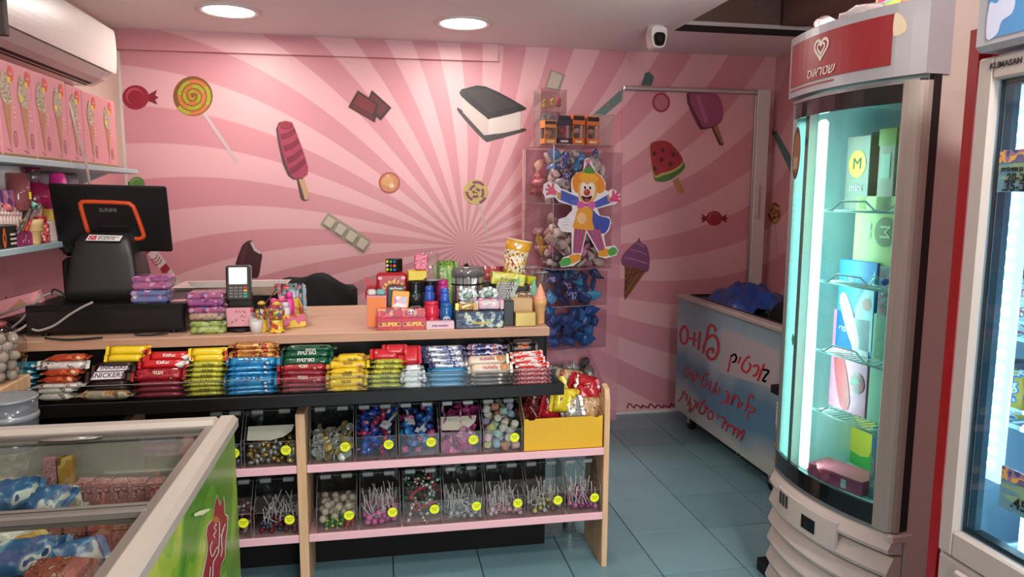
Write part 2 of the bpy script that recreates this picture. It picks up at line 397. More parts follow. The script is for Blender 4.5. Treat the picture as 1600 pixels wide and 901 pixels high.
# ---------------------------------------------------------------- mural motifs (flat print)
def wallfn(u, v, k): return on_y(u, v, YB - 0.0012 - 0.0005*k)
def doorfn(u, v, k): return on_y(u, v, YD - 0.0012 - 0.0005*k)
def rightfn(u, v, k): return on_x(u, v, XR - 0.0012 - 0.0005*k)
def ink(c, rough=0.45):
    d = '#' + ''.join('%02x' % int(int(c[i:i+2], 16)*0.88) for i in (1, 3, 5)); return mat('mural_ink_' + c.strip('#'), d, rough, vary=0.05, scale=12)
def crop(pts, ox, oy, s): return [(ox + x/s, oy + y/s) for x, y in pts]
def swirl(F, cx, cy, R, turns, ca, cb, base, sx=1.0, a0=0.0):
    F.poly(ell(cx, cy, R*sx, R), ink(base)); F.k += 1; k = F.k
    n = int(turns * 26); pts = []
    for i in range(n + 1):
        f = i / n; t = a0 + f*turns*2*PI; r = R*(0.05 + 0.86*f); pts.append((cx + sx*r*math.cos(t), cy + r*math.sin(t)))
    wd = R / turns * 0.66
    for i in range(n):
        F.stroke(pts[i:i+2], wd, ink(ca if (i // 5) % 2 else cb), k)
def candy(F, cx, cy, r, body, dark, light, ends=(-1, 1), sx=1.0):
    for e in ends:
        F.poly([(cx + e*r*0.8*sx, cy - 0.1*r), (cx + e*r*1.75*sx, cy - 0.62*r), (cx + e*r*1.6*sx, cy - 0.15*r), (cx + e*r*1.9*sx, cy + 0.0*r), (cx + e*r*1.6*sx, cy + 0.2*r), (cx + e*r*1.8*sx, cy + 0.6*r), (cx + e*r*0.8*sx, cy + 0.2*r)], ink(dark))
    F.poly(ell(cx, cy, r*1.1*sx, r), ink(body)); F.poly(ell(cx - 0.1*r, cy - 0.1*r, r*0.72*sx, r*0.68), ink(light)); F.poly(ell(cx - 0.02*r, cy + 0.0*r, r*0.64*sx, r*0.6), ink(body))
F = Flat(wallfn); candy(F, 212, 152, 19, '#a81f36', '#8f1730', '#d0566a', ends=(1,)); F.build('mural_red_sweet', wall_back)
F = Flat(wallfn); F.stroke([(318, 176), (370, 252)], 5.5, ink('#e0c5c6')); swirl(F, 301.5, 150, 31, 3.4, '#b9b92c', '#dd8440', '#8a5a2a'); F.build('mural_green_lollipop', wall_back)
F = Flat(wallfn); c3 = lambda p: crop(p, 400, 160, 3.604)
F.poly(c3([(228, 432), (265, 422), (300, 520), (298, 548), (270, 556), (252, 545)]), ink('#5b3a34')); F.poly(c3([(240, 430), (268, 422), (301, 520), (296, 545), (276, 548)]), ink('#dcae83'))
F.poly(c3([(112, 150), (128, 112), (165, 103), (190, 130), (270, 350), (265, 430), (210, 433), (180, 412), (150, 345), (124, 230)]), ink('#5d3b40'))
F.poly(c3([(122, 135), (140, 110), (168, 103), (203, 112), (216, 140), (262, 260), (294, 365), (290, 405), (262, 425), (222, 428), (196, 410), (160, 320), (135, 215)]), ink('#b23a5b'))
for f in (0.16, 0.40, 0.64, 0.86):
    Lp = lambda g: (122 + 76*g, 135 + 275*g); Rp = lambda g: (216 + 78*g, 140 + 240*g); h = 0.115
    l0, l1, r0, r1 = Lp(f), Lp(f+h), Rp(f-0.15), Rp(f+h-0.15); mid = lambda p, q, d: ((p[0]+q[0])/2, (p[1]+q[1])/2 + d)
    F.poly(c3([l0, mid(l0, r0, 9), r0, r1, mid(l1, r1, 9), l1]), ink('#8a1f38'))
F.poly(c3(ell(168, 128, 38, 21)), ink('#9a2a38')); F.build('mural_striped_popsicle', wall_back)
F = Flat(wallfn); c2 = lambda p: crop(p, 480, 100, 3.003)
F.poly(c2([(303, 122), (396, 205), (345, 266), (270, 200)]), ink('#4a1d20')); F.poly(c2([(306, 138), (378, 203), (345, 245), (285, 190)]), ink('#6e2a2c'))
F.poly(c2([(237, 123), (335, 188), (318, 275), (192, 202)]), ink('#4a1d20')); F.poly(c2([(242, 138), (322, 190), (306, 236), (216, 186)]), ink('#832a2d')); F.poly(c2([(216, 190), (306, 240), (310, 262), (200, 202)]), ink('#6a2526'))
F.build('mural_chocolate_squares', wall_back)
F = Flat(wallfn)
F.poly(c2(curve([(710, 226), (724, 214), (845, 328), (1005, 302), (1016, 316), (870, 358), (826, 354)], 3)), ink('#4c4545'))
F.poly(c2([(727, 155), (855, 250), (1003, 222), (1002, 306), (930, 322), (850, 332), (830, 334), (730, 226)]), ink('#dccbc3')); F.poly(c2([(852, 252), (1003, 222), (1002, 306), (850, 332)]), ink('#ebddd4'))
F.poly(c2(curve([(722, 122), (742, 114), (835, 104), (1008, 193), (1010, 218), (860, 256), (840, 250), (724, 152)], 3)), ink('#2c2626')); F.poly(c2([(745, 124), (833, 112), (985, 196), (850, 228)]), ink('#3c3634'))
F.build('mural_ice_cream_sandwich', wall_back)
F = Flat(wallfn); F.poly(ell(608.3, 285.5, 16.8), ink('#bb5a3a')); F.poly(ell(608.5, 285.5, 14), ink('#e0935a')); F.poly(ell(606, 283, 9, 8), ink('#e9b06c')); F.poly(ell(612, 290, 4), ink('#f2dcb8')); F.poly(ell(606, 274.5, 2), ink('#f2dcb8')); F.build('mural_orange_drop', wall_back)
F = Flat(wallfn); q = c2([(98, 695), (302, 825), (266, 890), (60, 752)]); F.poly(q, ink('#b9ac91'))
for k in range(4):
    a, b = (k + 0.12)/4, (k + 0.88)/4
    L_ = lambda t, s_: tuple((q[0][d]*(1-t) + q[1][d]*t)*(1-s_) + (q[3][d]*(1-t) + q[2][d]*t)*s_ for d in (0, 1))
    F.poly([L_(a, .12), L_(b, .12), L_(b, .88), L_(a, .88)], ink('#9c8f78'), 20); F.poly([L_(a+.012, .18), L_(b, .18), L_(b-.012, .82), L_(a+.012, .82)], ink('#d8cdb8'), 21)
F.build('mural_white_chocolate_bar', wall_back)
F = Flat(wallfn); F.stroke([(749, 317), (763.5, 376)], 3.4, ink('#dcc6c2')); swirl(F, 743.4, 299.8, 19.5, 3.2, '#d9c26a', '#8c3a66', '#d9c06a'); F.build('mural_yellow_lollipop', wall_back)
F = Flat(wallfn); c4 = lambda p: crop(p, 190, 360, 4)
F.poly(c4(curve([(710, 225), (735, 140), (762, 84), (812, 62), (835, 118), (877, 146), (872, 200), (858, 282), (832, 297), (790, 290), (740, 260)], 3)), ink('#4b1c21')); F.poly(c4([(802, 72), (818, 72), (838, 112), (872, 136), (866, 148), (828, 126)]), ink('#e9dad2')); F.poly(c4([(735, 205), (760, 110), (790, 80), (775, 150), (760, 215)]), ink('#5f2a2c')); F.build('mural_bitten_choc_ice', wall_back)
F = Flat(wallfn); F.poly(c4([(140, 120), (218, 116), (378, 335), (330, 360), (285, 300)]), ink('#f0e2de'))
F.poly(c4([(140, 120), (205, 116), (158, 148)]), ink('#b02440')); F.poly(c4([(240, 236), (278, 202), (304, 238), (268, 288)]), ink('#b02440'))
for a in (0, 12, 24): F.stroke(c4([(182+a, 182+a*1.25), (212+a, 176+a*1.25), (226+a, 148+a*1.25)]), 1.3, ink('#a02038'), 6, 3); F.stroke(c4([(280+a, 302+a*1.2), (306+a, 292+a*1.2), (318+a, 268+a*1.2)]), 1.3, ink('#a02038'), 6, 3)
F.build('mural_candy_stick', wall_back)
F = Flat(wallfn); candy(F, 214, 287, 11, '#5f9a4a', '#3f7a38', '#93c077', ends=(-1,)); F.build('mural_green_sweet', wall_back)
F = Flat(wallfn); F.poly([(860, 108), (883, 117), (874, 143), (851, 138)], ink('#a5957c')); F.poly([(862.5, 111), (879, 118), (871, 139), (854.5, 136)], ink('#d2c5b2')); F.build('mural_white_square', wall_back)
F = Flat(wallfn); F.poly([(922, 183), (968, 142), (978, 141), (978, 152), (944, 181)], ink('#6f8f87')); F.poly([(1002, 133), (1008, 114), (1014, 112), (1022, 120), (1018, 134)], ink('#4c6b66')); F.poly(ell(950, 164, 2.6, n=5), ink('#c98a4a')); F.build('mural_teal_cracker', wall_back)
# motifs on the door
F = Flat(doorfn); F.poly(ell(1033, 160, 14, 15.5), ink('#b0374a')); F.poly(ell(1033, 160, 10.5, 12), ink('#cd7f86')); F.build('mural_red_ring', door)
c8 = lambda p: crop(p, 900, 0, 3.003)
F = Flat(doorfn); F.poly(c8([(632, 592), (658, 575), (694, 672), (688, 684), (672, 680)]), ink('#4d2f2a')); F.poly(c8([(640, 588), (660, 575), (694, 670), (684, 678)]), ink('#b0795a'))
F.poly(c8(curve([(518, 440), (660, 440), (690, 545), (660, 588), (600, 606), (572, 590)], 3)), ink('#6e2e4a')); F.poly(c8(curve([(530, 440), (660, 440), (692, 540), (660, 583), (606, 596), (582, 570)], 3)), ink('#ad5580')); F.poly(c8([(560, 445), (580, 445), (622, 570), (606, 580)]), ink('#c07296')); F.build('mural_pink_popsicle', door)
F = Flat(doorfn); F.poly(c8([(452, 848), (478, 832), (506, 890), (500, 905), (478, 905)]), ink('#c58a52'))
F.poly(c8(curve([(345, 690), (370, 662), (420, 658), (460, 685), (508, 765), (500, 800), (440, 845), (385, 852), (362, 825)], 3)), ink('#4f7a3a')); F.poly(c8(curve([(345, 690), (370, 662), (420, 658), (460, 685), (505, 758), (470, 800), (410, 822), (362, 825)], 3)), ink('#c9c06a')); F.poly(c8(curve([(347, 690), (372, 664), (420, 660), (458, 686), (502, 752), (455, 795), (400, 812), (366, 818)], 3)), ink('#ac2a37'))
for x, y in ((368, 720), (407, 706), (458, 724), (402, 748), (443, 770), (370, 792)): F.poly(c8(ell(x, y, 8, 10, 10)), ink('#3a1518'), 30)
F.build('mural_watermelon_popsicle', door)
F = Flat(doorfn); candy(F, 1116, 341, 11.5, '#a52536', '#8a1c30', '#d0606a'); F.build('mural_red_sweet', door)
# cone printed across the wall
F = Flat(doorfn); 
F.poly([(976, 412), (1010, 423), (976, 470)], ink('#9a5a2c'))
for a in range(5): F.stroke([(976, 420 + a*11), (976 + 32 - a*7.5, 424 + a*1)], 1.4, ink('#5f3216'), 12); F.stroke([(977 + a*7, 412 + a*2.4), (977, 424 + a*10)], 1.4, ink('#5f3216'), 13)
F.poly(curve([(972, 414), (972, 400), (984, 386), (995, 377), (999, 371), (1002, 379), (1010, 384), (1014, 396), (1015, 410), (1011, 425), (990, 418)], 3), ink('#8c4a78'))
F.stroke([(976, 402), (990, 405), (1012, 412)], 2.6, ink('#b87aa2'), 15, 4); F.stroke([(984, 390), (996, 392), (1010, 398)], 2.4, ink('#b87aa2'), 15, 4); F.stroke([(994, 380), (1000, 382), (1007, 386)], 2, ink('#b87aa2'), 15, 4)
F.build('mural_ice_cream_cone', door)
F = Flat(doorfn)
for k in range(7): F.stroke([(980 + k*11, 638), (983 + k*11, 630 + (k % 3)*2), (990 + k*11, 636), (994 + k*11, 632)], 2.2, ink('#7a1f2c'), 3 + k, 3)
F.build('mural_red_scribble', door)
# motifs on the side wall of the alcove
F = Flat(rightfn); F.poly([(1206, 207), (1213, 204), (1246, 262), (1246, 282), (1240, 280)], ink('#557a78')); F.poly([(1207, 199), (1209, 206), (1215, 203), (1210, 212), (1204, 210)], ink('#3c5c5a')); F.build('mural_teal_stick', wall_right)
F = Flat(rightfn); F.stroke([(1211.5, 350), (1215, 405)], 1.6, ink('#d6b0b0')); swirl(F, 1210, 333, 17, 3.0, '#c7a25a', '#8c3040', '#b08050', sx=0.62); F.build('mural_side_lollipop', wall_right)

# ---------------------------------------------------------------- ceiling lights
def downlight(x, y, label, power=60):
    t = thing('ceiling_light', label, 'ceiling light', (x, y, ZC), group='round recessed ceiling lights')
    MB().lathe([(0.128, -0.001), (0.128, -0.006), (0.15, -0.010), (0.166, -0.006), (0.168, 0.0)], 40).build('trim_ring', M_white, t)
    MB().lathe([(0.0, -0.0045), (0.128, -0.004)], 40).build('diffuser', mat('lamp_diffuser', '#fff4e6', 0.5, emit=9), t)
    l = bpy.data.lights.new('ceiling_lamp', 'AREA'); l.shape = 'DISK'; l.size = 0.25; l.energy = power; l.color = (1.0, 0.90, 0.82)
    o = bpy.data.objects.new('ceiling_lamp', l); COL.objects.link(o); o.parent = t; o.location = (0, 0, -0.02)
    return t
downlight(-0.757, 4.14, 'round white ceiling light above the cash register, near the air conditioner', 9)
downlight(0.481, 4.165, 'round white ceiling light above the striped mural, nearer the security camera', 9)
downlight(-0.757, 1.9, 'added unseen ceiling light over the ice cream chest freezer', 10)  # extra fixture out of view, added for general overhead light
downlight(1.12, 0.75, 'added unseen ceiling light beside the flat-door fridge', 24)  # unseen lamp, added to light the freezer's near side and shape the floor shadow
downlight(-0.757, -0.3, 'added unseen ceiling light near the shop front, glass freezer side', 9)  # unseen front-row lamp, added as fill towards the counter
downlight(1.1, -0.9, 'added unseen ceiling light near the shop front, fridge side', 17)  # unseen front-row lamp, added to brighten the aisle while the alcove stays dark

# ---------------------------------------------------------------- security camera
t = thing('security_camera', 'white dome-like security camera with black face fixed to the ceiling', 'camera', (1.56, 4.03, ZC))
MB().lathe([(0.05, 0), (0.05, -0.02), (0.046, -0.03), (0.0, -0.03)], 20).build('base', M_white, t)
mb = MB(); mb.prism(curve([(-0.042, -0.07), (-0.046, -0.02), (-0.03, 0.005), (0.03, 0.005), (0.046, -0.02), (0.042, -0.07), (0.025, -0.105), (-0.025, -0.105)], 4), 0.085, lambda u, v, w_: (u, -0.06 + w_, v - 0.018)); mb.build('housing', mat('camera_shell', '#dad6d4', 0.35), t)
hd = MB().prism(curve([(-0.032, -0.065), (-0.032, -0.045), (-0.02, -0.03), (0.02, -0.03), (0.032, -0.045), (0.032, -0.065), (0.02, -0.098), (-0.02, -0.098)], 4), 0.012, lambda u, v, w_: (u, -0.070 + w_, v - 0.016)).build('face', mat('black_gloss', '#0c0c0d', 0.12), t)
MB().cyl((0, -0.074, -0.082), (0, -0.069, -0.082), 0.017, n=20).build('lens', mat('lens_glass', '#1c2024', 0.05), hd)

# ---------------------------------------------------------------- air conditioner on the side wall
M_ac = mat('air_conditioner_white', '#ddd5cf', 0.32, vary=0.03)
y0, y1 = 2.72, 4.045
t = thing('air_conditioner', 'white wall-mounted air conditioner above the pink cone boxes', 'air conditioner', (XL, y0, 2.035))
L = y1 - y0
def acp(pts, name, m, a=0.0, b=L, par=None): return MB().prism(pts, b - a, lambda u, v, w_: (u, a + w_, v)).build(name, m, par or t)
acp([(0.002, 0.0), (0.002, 0.30), (0.13, 0.30), (0.175, 0.285), (0.195, 0.25), (0.190, 0.08), (0.15, 0.03), (0.09, 0.0)], 'body', M_ac)
acp(curve([(0.196, 0.262), (0.206, 0.255), (0.209, 0.17), (0.204, 0.085), (0.196, 0.078)], 4), 'front_panel', M_ac, -0.004, L + 0.004)
acp([(0.078, -0.004), (0.078, 0.004), (0.112, 0.018), (0.116, 0.010)], 'air_outlet', mat('dark_slot', '#2b2624', 0.7), 0.03, L - 0.06)
acp([(0.122, 0.004), (0.120, 0.016), (0.186, 0.066), (0.192, 0.058), (0.155, 0.024)], 'louver', mat('louver_grey', '#b9aea8', 0.4), 0.035, L - 0.08)
# ================================================================ counter
ZT = 0.985
M_wtop = wood('pale_wood_laminate', '#c79f83', '#d4b096', 'X', 2.5, 0.38)
M_post = wood('raw_pine', '#c49a72', '#d9b48e', 'Z', 3, 0.55)
M_black = mat('black_laminate', '#0e0c0a', 0.6, vary=0.25, scale=6, spec=0.2)
M_blackgl = mat('black_plastic', '#0c0b0b', 0.4, vary=0.2, spec=0.3)
M_pink = mat('pink_shelf_laminate', '#dba5ad', 0.4, vary=0.04)
M_acr = clear('clear_acrylic', '#f4f7f6', 0.14, 0.03)
M_acre = mat('acrylic_edge', '#8d8b88', 0.15, vary=0.1, spec=0.8)
cx1 = 0.655
t = thing('worktop', 'long pale wood counter worktop carrying the cash register and goods', 'worktop', (XL+0.002, 2.745, 0.95))
MB().rbox((0, 0, 0), (cx1-XL, 0.70, 0.035), 0.003).build('top_board', M_wtop, t)
MB().box((0, -0.0015, 0.001), (cx1-XL-0.004, 0.0, 0.033)).build('edge_band', wood('pale_edge_band', '#a97f63', '#b98f72', 'X', 2.5), t)
t = thing('counter_body', 'black laminate counter body under the pale wood worktop', 'counter', (XL+0.002, 2.90, 0))
MB().box((0, 0.0, 0.0), (0.68-XL, 0.03, 0.949)).build('front_panel', M_black, t)
MB().box((0, 0.03, 0.0), (0.03, 0.50, 0.949)).build('side_panel', M_black, t)
MB().box((0.68-XL-0.03, 0.03, 0.0), (0.68-XL, 0.50, 0.949)).build('side_panel', M_black, t)
MB().box((0, -0.055, 0.80), (cx1-XL, 0.0, 0.949)).build('fascia', mat('black_fascia', '#110f0c', 0.5, vary=0.3, scale=5, spec=0.25), t)
F = Flat(lambda u, v, k: (u - (XL+0.002), -0.0555 - 0.0003*k, v))
for (a, b) in (((0.47, 0.925), (0.478, 0.915)), ((0.478, 0.915), (0.49, 0.917)), ((0.497, 0.924), (0.512, 0.922)), ((0.512, 0.922), (0.505, 0.912)), ((0.528, 0.912), (0.54, 0.914)), ((0.54, 0.914), (0.552, 0.928))):
    F.stroke([a, b], 0.002, mat('chalk_scratch', '#8a8580', 0.8), 2)
F.build('scratch_marks', t)

# tray for chocolate bars hung on the counter front 
TA = 0.0
TX0, TX1 = -1.485, 0.675
def tray_z(x): return 0.765
t = thing('bar_tray', 'long black tray along the counter front, filled with chocolate bars', 'tray', (TX1, 2.60, tray_z(TX1)), (0, -TA, 0))
LT = TX1 - TX0
MB().box((-LT, 0, -0.012), (0, 0.243, 0.0)).build('base', M_black, t)
MB().rbox((-LT, -0.012, -0.014), (0.004, 0.0, 0.031), 0.002).build('front_lip', M_blackgl, t)
MB().box((-0.012, 0, 0), (0, 0.243, 0.031)).build('end_lip', M_blackgl, t)
MB().box((-LT*0.985, 0.0015, 0.0), (-0.014, 0.0045, 0.088)).build('acrylic_guard', M_acr, t)
MB().box((-LT*0.985, 0.001, 0.0875), (-0.014, 0.005, 0.0892)).build('guard_edge', clear('acrylic_edge_clear', '#cfd6d6', 0.3, 0.08, 0.35, '#c8c8c4'), t)

# shelf unit with posts and pink shelves in front of the counter
SY = 2.664
t = thing('candy_shelf_unit', 'low wooden shelf unit with pink shelves full of clear candy bins', 'shelf unit', (0, SY, 0))
def part(name, lo, hi, m, r=0.002): return MB().rbox((lo[0], lo[1]-SY, lo[2]), (hi[0], hi[1]-SY, hi[2]), r).build(name, m, t)
part('post', (-0.316, SY-0.01, 0.0), (-0.282, 2.898, 0.705), M_post)
part('end_panel', (0.866, SY, 0.0), (0.889, 2.92, 0.70), M_post)
part('left_post', (-0.93, SY, 0.0), (-0.90, 2.898, 0.69), M_post)
for z in (0.502, 0.232):
    part('shelf', (-0.281, SY+0.002, z-0.02), (0.865, 2.899, z), M_pink)
    part('shelf', (-0.899, SY+0.002, z-0.02), (-0.317, 2.899, z), M_pink)
    part('shelf_lip', (-0.281, SY-0.008, z-0.024), (0.865, SY+0.001, z+0.006), mat('pink_edge', '#e5b3ba', 0.45, vary=0.04))
    part('shelf_lip', (-0.899, SY-0.008, z-0.024), (-0.317, SY+0.001, z+0.006), MATS['pink_edge'])
MB().prism([(0, 0.70), (0.012, 0.742), (0.05, 0.755), (0.055, 0.71), (0.14, 0.70)], 0.02, lambda u, v, w_: (0.867 + w_, u, v)).build('notched_cap', M_post, t)

# ---------------------------------------------------------------- clear candy bins
BW, BD, BF, BH = 0.160, 0.214, 0.095, 0.190
def bin_thing(x0, x1, y, z, label, lid_open=False, sticker=True, dark=False, price='5.90'):
    wd = x1 - x0
    t = thing('candy_bin', label, 'candy bin', (x0, y, z), group='clear acrylic candy bins')
    th = 0.003; P = [(0, 0), (BD, 0), (BD, BH), (0.085, BH), (0, BF)]
    mb = MB()
    for xs in (0, wd - th): mb.prism(P, th, lambda u, v, w_: (xs + w_, u, v))
    mb.box((th, 0, 0), (wd-th, BD, th)); mb.box((th, 0, th), (wd-th, th, BF)); mb.box((th, BD-th, th), (wd-th, BD, BH)); mb.box((th, 0.088, BH-th), (wd-th, BD-th, BH))
    mb.build('body', M_acr, t)
    e = MB(); r = 0.0013
    for xs in (0.001, wd-0.001):
        e.tube([(xs, -0.0005, 0), (xs, -0.0005, BF), (xs, 0.085, BH)], r, 5)
    e.tube([(0, -0.0005, BF), (wd, -0.0005, BF)], r, 5); e.tube([(0, 0.085, BH), (wd, 0.085, BH)], r, 5); e.tube([(0, -0.0005, 0.001), (wd, -0.0005, 0.001)], r, 5)
    e.build('edges', clear('acrylic_bin_edge', '#c9cfce', 0.3, 0.1, 0.35, '#b9b6b2'), t)
    sl = math.atan2(BH-BF, 0.085); ln = math.hypot(BH-BF, 0.085)
    lid = None
    if not lid_open:
        lid = MB().box((0.002, 0, 0), (wd-0.002, ln, 0.0025)).build('lid', M_acr, t, (0, -0.002, BF+0.002), (sl, 0, 0))
    for hx in (0.2, 0.73):
        MB().rbox((wd*hx-0.02, 0.078, BH-0.012), (wd*hx+0.022, 0.094, BH+0.004), 0.003).build('hinge', clear('hinge_clear', '#d5dada', 0.5, 0.12, 0.45, '#c9c9c6'), t)
    if sticker:
        s = MB().cyl((wd*0.80, -0.0012, 0.062), (wd*0.80, -0.002, 0.062), 0.0185, n=24).build('price_sticker', mat('fluo_yellow', '#e6ee1c', 0.5, vary=0.03, emit=0.0), t)
        F = Flat(lambda u, v, k: (wd*0.80 + u, -0.0022 - 0.0002*k, 0.062 + v))
        for yy, n in ((0.004, 5), (-0.004, 3)):
            for q in range(n):
                xx = -0.012 + q*0.0055 + (0.004 if n == 3 else 0)
                F.stroke([(xx, yy+0.002), (xx+0.003, yy+0.0025), (xx+0.003, yy-0.002)], 0.0017, mat('pen_ink', '#4d4a22', 0.7), 1)
        F.build('handwriting', s)
    return t
def bx(px, py, Y): return on_y(px, py, Y).x
UY, LY = 2.676, 2.676
bins = {}
for key, a, b, lab in (('U1', 484, 553, 'clear bin of gold and silver chocolate coins'), ('U2', 556, 620, 'clear bin of blue wrapped sweets with a white scoop, beside the coin bin'),
                       ('U3', 623, 686, 'clear bin of blue and pink tubs with two white scoops'), ('U4', 689, 752, 'clear bin of bright pink sachets behind a cream reflection sheet'),
                       ('U5', 755, 816, 'clear bin of pastel marshmallows beside the yellow carton'),
                       ('P1', 320, 377, 'clear bin of dark purple sweets, partly hidden by the chest freezer'), ('P2', 381, 463, 'clear bin of gold and silver nuggets with a cream card')):
    x0, x1 = bx(a, 700, UY), bx(b, 700, UY); bins[key] = (x0, x1, UY, 0.5025); bin_thing(x0, x1, UY, 0.5025, lab, price='7.90')
for key, a, b, lab in (('B1', 494, 558, 'clear bin of cream balls over green and red sweets'), ('B2', 562, 626, 'clear bin of bright pink ball lollipops'), ('B3', 630, 691, 'clear bin of red and green striped candy canes'),
                       ('B4', 694, 757, 'clear bin of colourless lollipops with white sticks'), ('B5', 760, 821, 'clear bin of pale pink lollipops'), ('B6', 824, 883, 'clear bin of yellow and brown lollipops'),
                       ('B7', 887, 943, 'open clear bin overflowing with magenta wrapped lollipops'),
                       ('Q1', 330, 392, 'clear bin of dark red sweets, half hidden by the chest freezer'), ('Q2', 396, 466, 'clear bin of dark red lollipops beside the wooden post')):
    x0, x1 = bx(a, 800, LY), min(0.862, bx(b, 800, LY)); bins[key] = (x0, x1, LY, 0.2325); bin_thing(x0, x1, LY, 0.2325, lab, lid_open=(key == 'B7'), price='1.00')
# ================================================================ goods: shared builders
def pillow_mb(L, W, H, nx=10, ny=5, fin=0.012, jag=0.002, fs=None, mi=0, mif=1, wob=0.0, seed=0):
    """sealed wrapper: puffed middle, flat crimped ends; length on x, width on z, thickness on y; base at z=0"""
    r_ = random.Random(seed); mb = MB()
    us = [i/nx for i in range(nx+1)]; vsn = [j/ny for j in range(ny+1)]
    def hgt(u, v): a = abs(2*u-1); b = abs(2*v-1); return H/2*(1-a**6)**0.5*(1-b**4)**0.5
    idx = {}
    V = []; Fc = []
    for side in (-1, 1):
        for i, u in enumerate(us):
            for j, v in enumerate(vsn):
                bd = i in (0, nx) or j in (0, ny)
                if side == 1 and bd: idx[(side, i, j)] = idx[(-1, i, j)]; continue
                w_ = (r_.random()-0.5)*wob if not bd else 0
                idx[(side, i, j)] = len(V); V.append(((u-0.5)*L, side*(hgt(u, v)) + w_, v*W + (r_.random()-.5)*wob*0.3))
    for side in (-1, 1):
        for i in range(nx):
            for j in range(ny):
                q = (idx[(side, i, j)], idx[(side, i+1, j)], idx[(side, i+1, j+1)], idx[(side, i, j+1)])
                Fc.append(q if side == -1 else q[::-1])
    mb.add(V, Fc, mi, True)
    if fin:
        for e in (-1, 1):
            n = 7; pts = [(e*L/2, 0.0, W*k/(n-1)) for k in range(n)] + [(e*(L/2+fin+(jag if k % 2 else 0)), 0.0005, W*(0.06+0.88*k/(n-1))) for k in range(n)]
            mb.add(pts, [(k, k+1, n+k+1, n+k) for k in range(n-1)], mif)
    return mb
def carton(name, label, cat, base, size, rot=0, body=None, front=None, title=None, tmat=None, tsize=None, group=None, lid=None, inset=0.08, thb=False, toff=0.5):
    sx, sy, sz = size
    t = thing(name, label, cat, base, rot, group)
    MB().rbox((-sx/2, -sy/2, 0), (sx/2, sy/2, sz), min(0.0025, sx*.1, sy*.1, sz*.1)).build('box_body', body, t)
    if front: MB().box((-sx/2*(1-inset), -sy/2-0.0008, sz*inset*0.7), (sx/2*(1-inset), -sy/2-0.0001, sz*(1-inset*0.7))).build('front_print', front, t)
    if lid: MB().box((-sx/2+0.001, -sy/2+0.001, sz), (sx/2-0.001, sy/2-0.001, sz+0.002)).build('top_flap', lid, t)
    if title: text('title_print', title, tmat, t, (0, -sy/2-0.0014, sz*toff), FRONT, tsize or sz*0.3, heb=thb, bold=0.0004)
    return t
def can(name, label, cat, base, r, h, body, top, group=None, band=None, n=20, taper=0.97):
    t = thing(name, label, cat, base, 0, group)
    MB().lathe([(r*0.92, 0), (r, h*0.03), (r, h*0.95), (r*taper, h*0.985)], n).build('can_body', body, t)
    MB().lathe([(r*1.02, h*0.93), (r*1.02, h*0.97), (r*0.9, h), (r*0.8, h*0.985), (0, h*0.985)], n).build('lid', top, t)
    if band: MB().lathe([(r*1.006, h*0.45), (r*1.006, h*0.72)], n).build('label_band', band, t)
    return t
def bag(name, label, cat, base, L, W, H, m, rot=(0, 0, 0), group=None, seed=1, fin=True, title=None, tmat=None, ts=0.02, mif=None):
    t = thing(name, label, cat, base, rot, group)
    pillow_mb(L, W, H, 9, 7, 0.012 if fin else 0, 0.002, wob=H*0.25, seed=seed).build('pouch', [m, mif or m], t)
    if title: text('title_print', title, tmat, t, (0, -H/2-0.003, W*0.55), FRONT, ts)
    return t
# ================================================================ chest freezer with handwritten lettering (alcove)
FX, FY0, FY1, FZ0, FZ1 = 1.915, 3.13, 4.395, 0.105, 0.872
t = thing('chest_freezer', 'blue-white chest freezer with red handwritten Hebrew lettering and open top', 'freezer', (FX, FY0, 0))
DW, DL = 0.62, FY1 - FY0
m, nt, b = _new('faded_blue_print'); b.inputs['Roughness'].default_value = 0.35
tc = nt.nodes.new('ShaderNodeTexCoord'); sp = nt.nodes.new('ShaderNodeSeparateXYZ'); nt.links.new(tc.outputs['Object'], sp.inputs[0])
nz = nt.nodes.new('ShaderNodeTexNoise'); nz.inputs['Scale'].default_value = 2.2; nt.links.new(tc.outputs['Object'], nz.inputs['Vector'])
ma = nt.nodes.new('ShaderNodeMath'); ma.operation = 'MULTIPLY_ADD'; ma.inputs[1].default_value = 0.35; nt.links.new(nz.outputs[0], ma.inputs[0]); nt.links.new(sp.outputs[2], ma.inputs[2])
rp = nt.nodes.new('ShaderNodeValToRGB'); nt.links.new(ma.outputs[0], rp.inputs[0])
els = rp.color_ramp.elements; els[0].position = 0.22; els[0].color = lin('#b5b6ae'); els[1].position = 1.0; els[1].color = lin('#76939f')
for p_, c_ in ((0.34, '#a9b4b0'), (0.48, '#4f7d98'), (0.62, '#4a7892'), (0.74, '#9aa8ac'), (0.86, '#8fa6ae')):
    e = els.new(p_); e.color = lin(c_)
nt.links.new(rp.outputs[0], b.inputs['Base Color']); M_fblue = m
mb = MB(); th = 0.05
mb.box((0, 0, FZ0), (th, DL, FZ1-0.03)); mb.box((DW-th, 0, FZ0), (DW, DL, FZ1-0.03)); mb.box((th, 0, FZ0), (DW-th, th, FZ1-0.03)); mb.box((th, DL-th, FZ0), (DW-th, DL, FZ1-0.03)); mb.box((th, th, FZ0), (DW-th, DL-th, FZ0+0.3))
mb.build('body', M_fblue, t)
M_rim = mat('worn_rim_grey', '#a79d98', 0.4, 0.2, vary=0.12)
rim = MB()
rim.rbox((-0.012, -0.012, FZ1-0.03), (0.055, DL+0.012, FZ1), 0.008); rim.rbox((DW-0.055, -0.012, FZ1-0.03), (DW+0.012, DL+0.012, FZ1), 0.008)
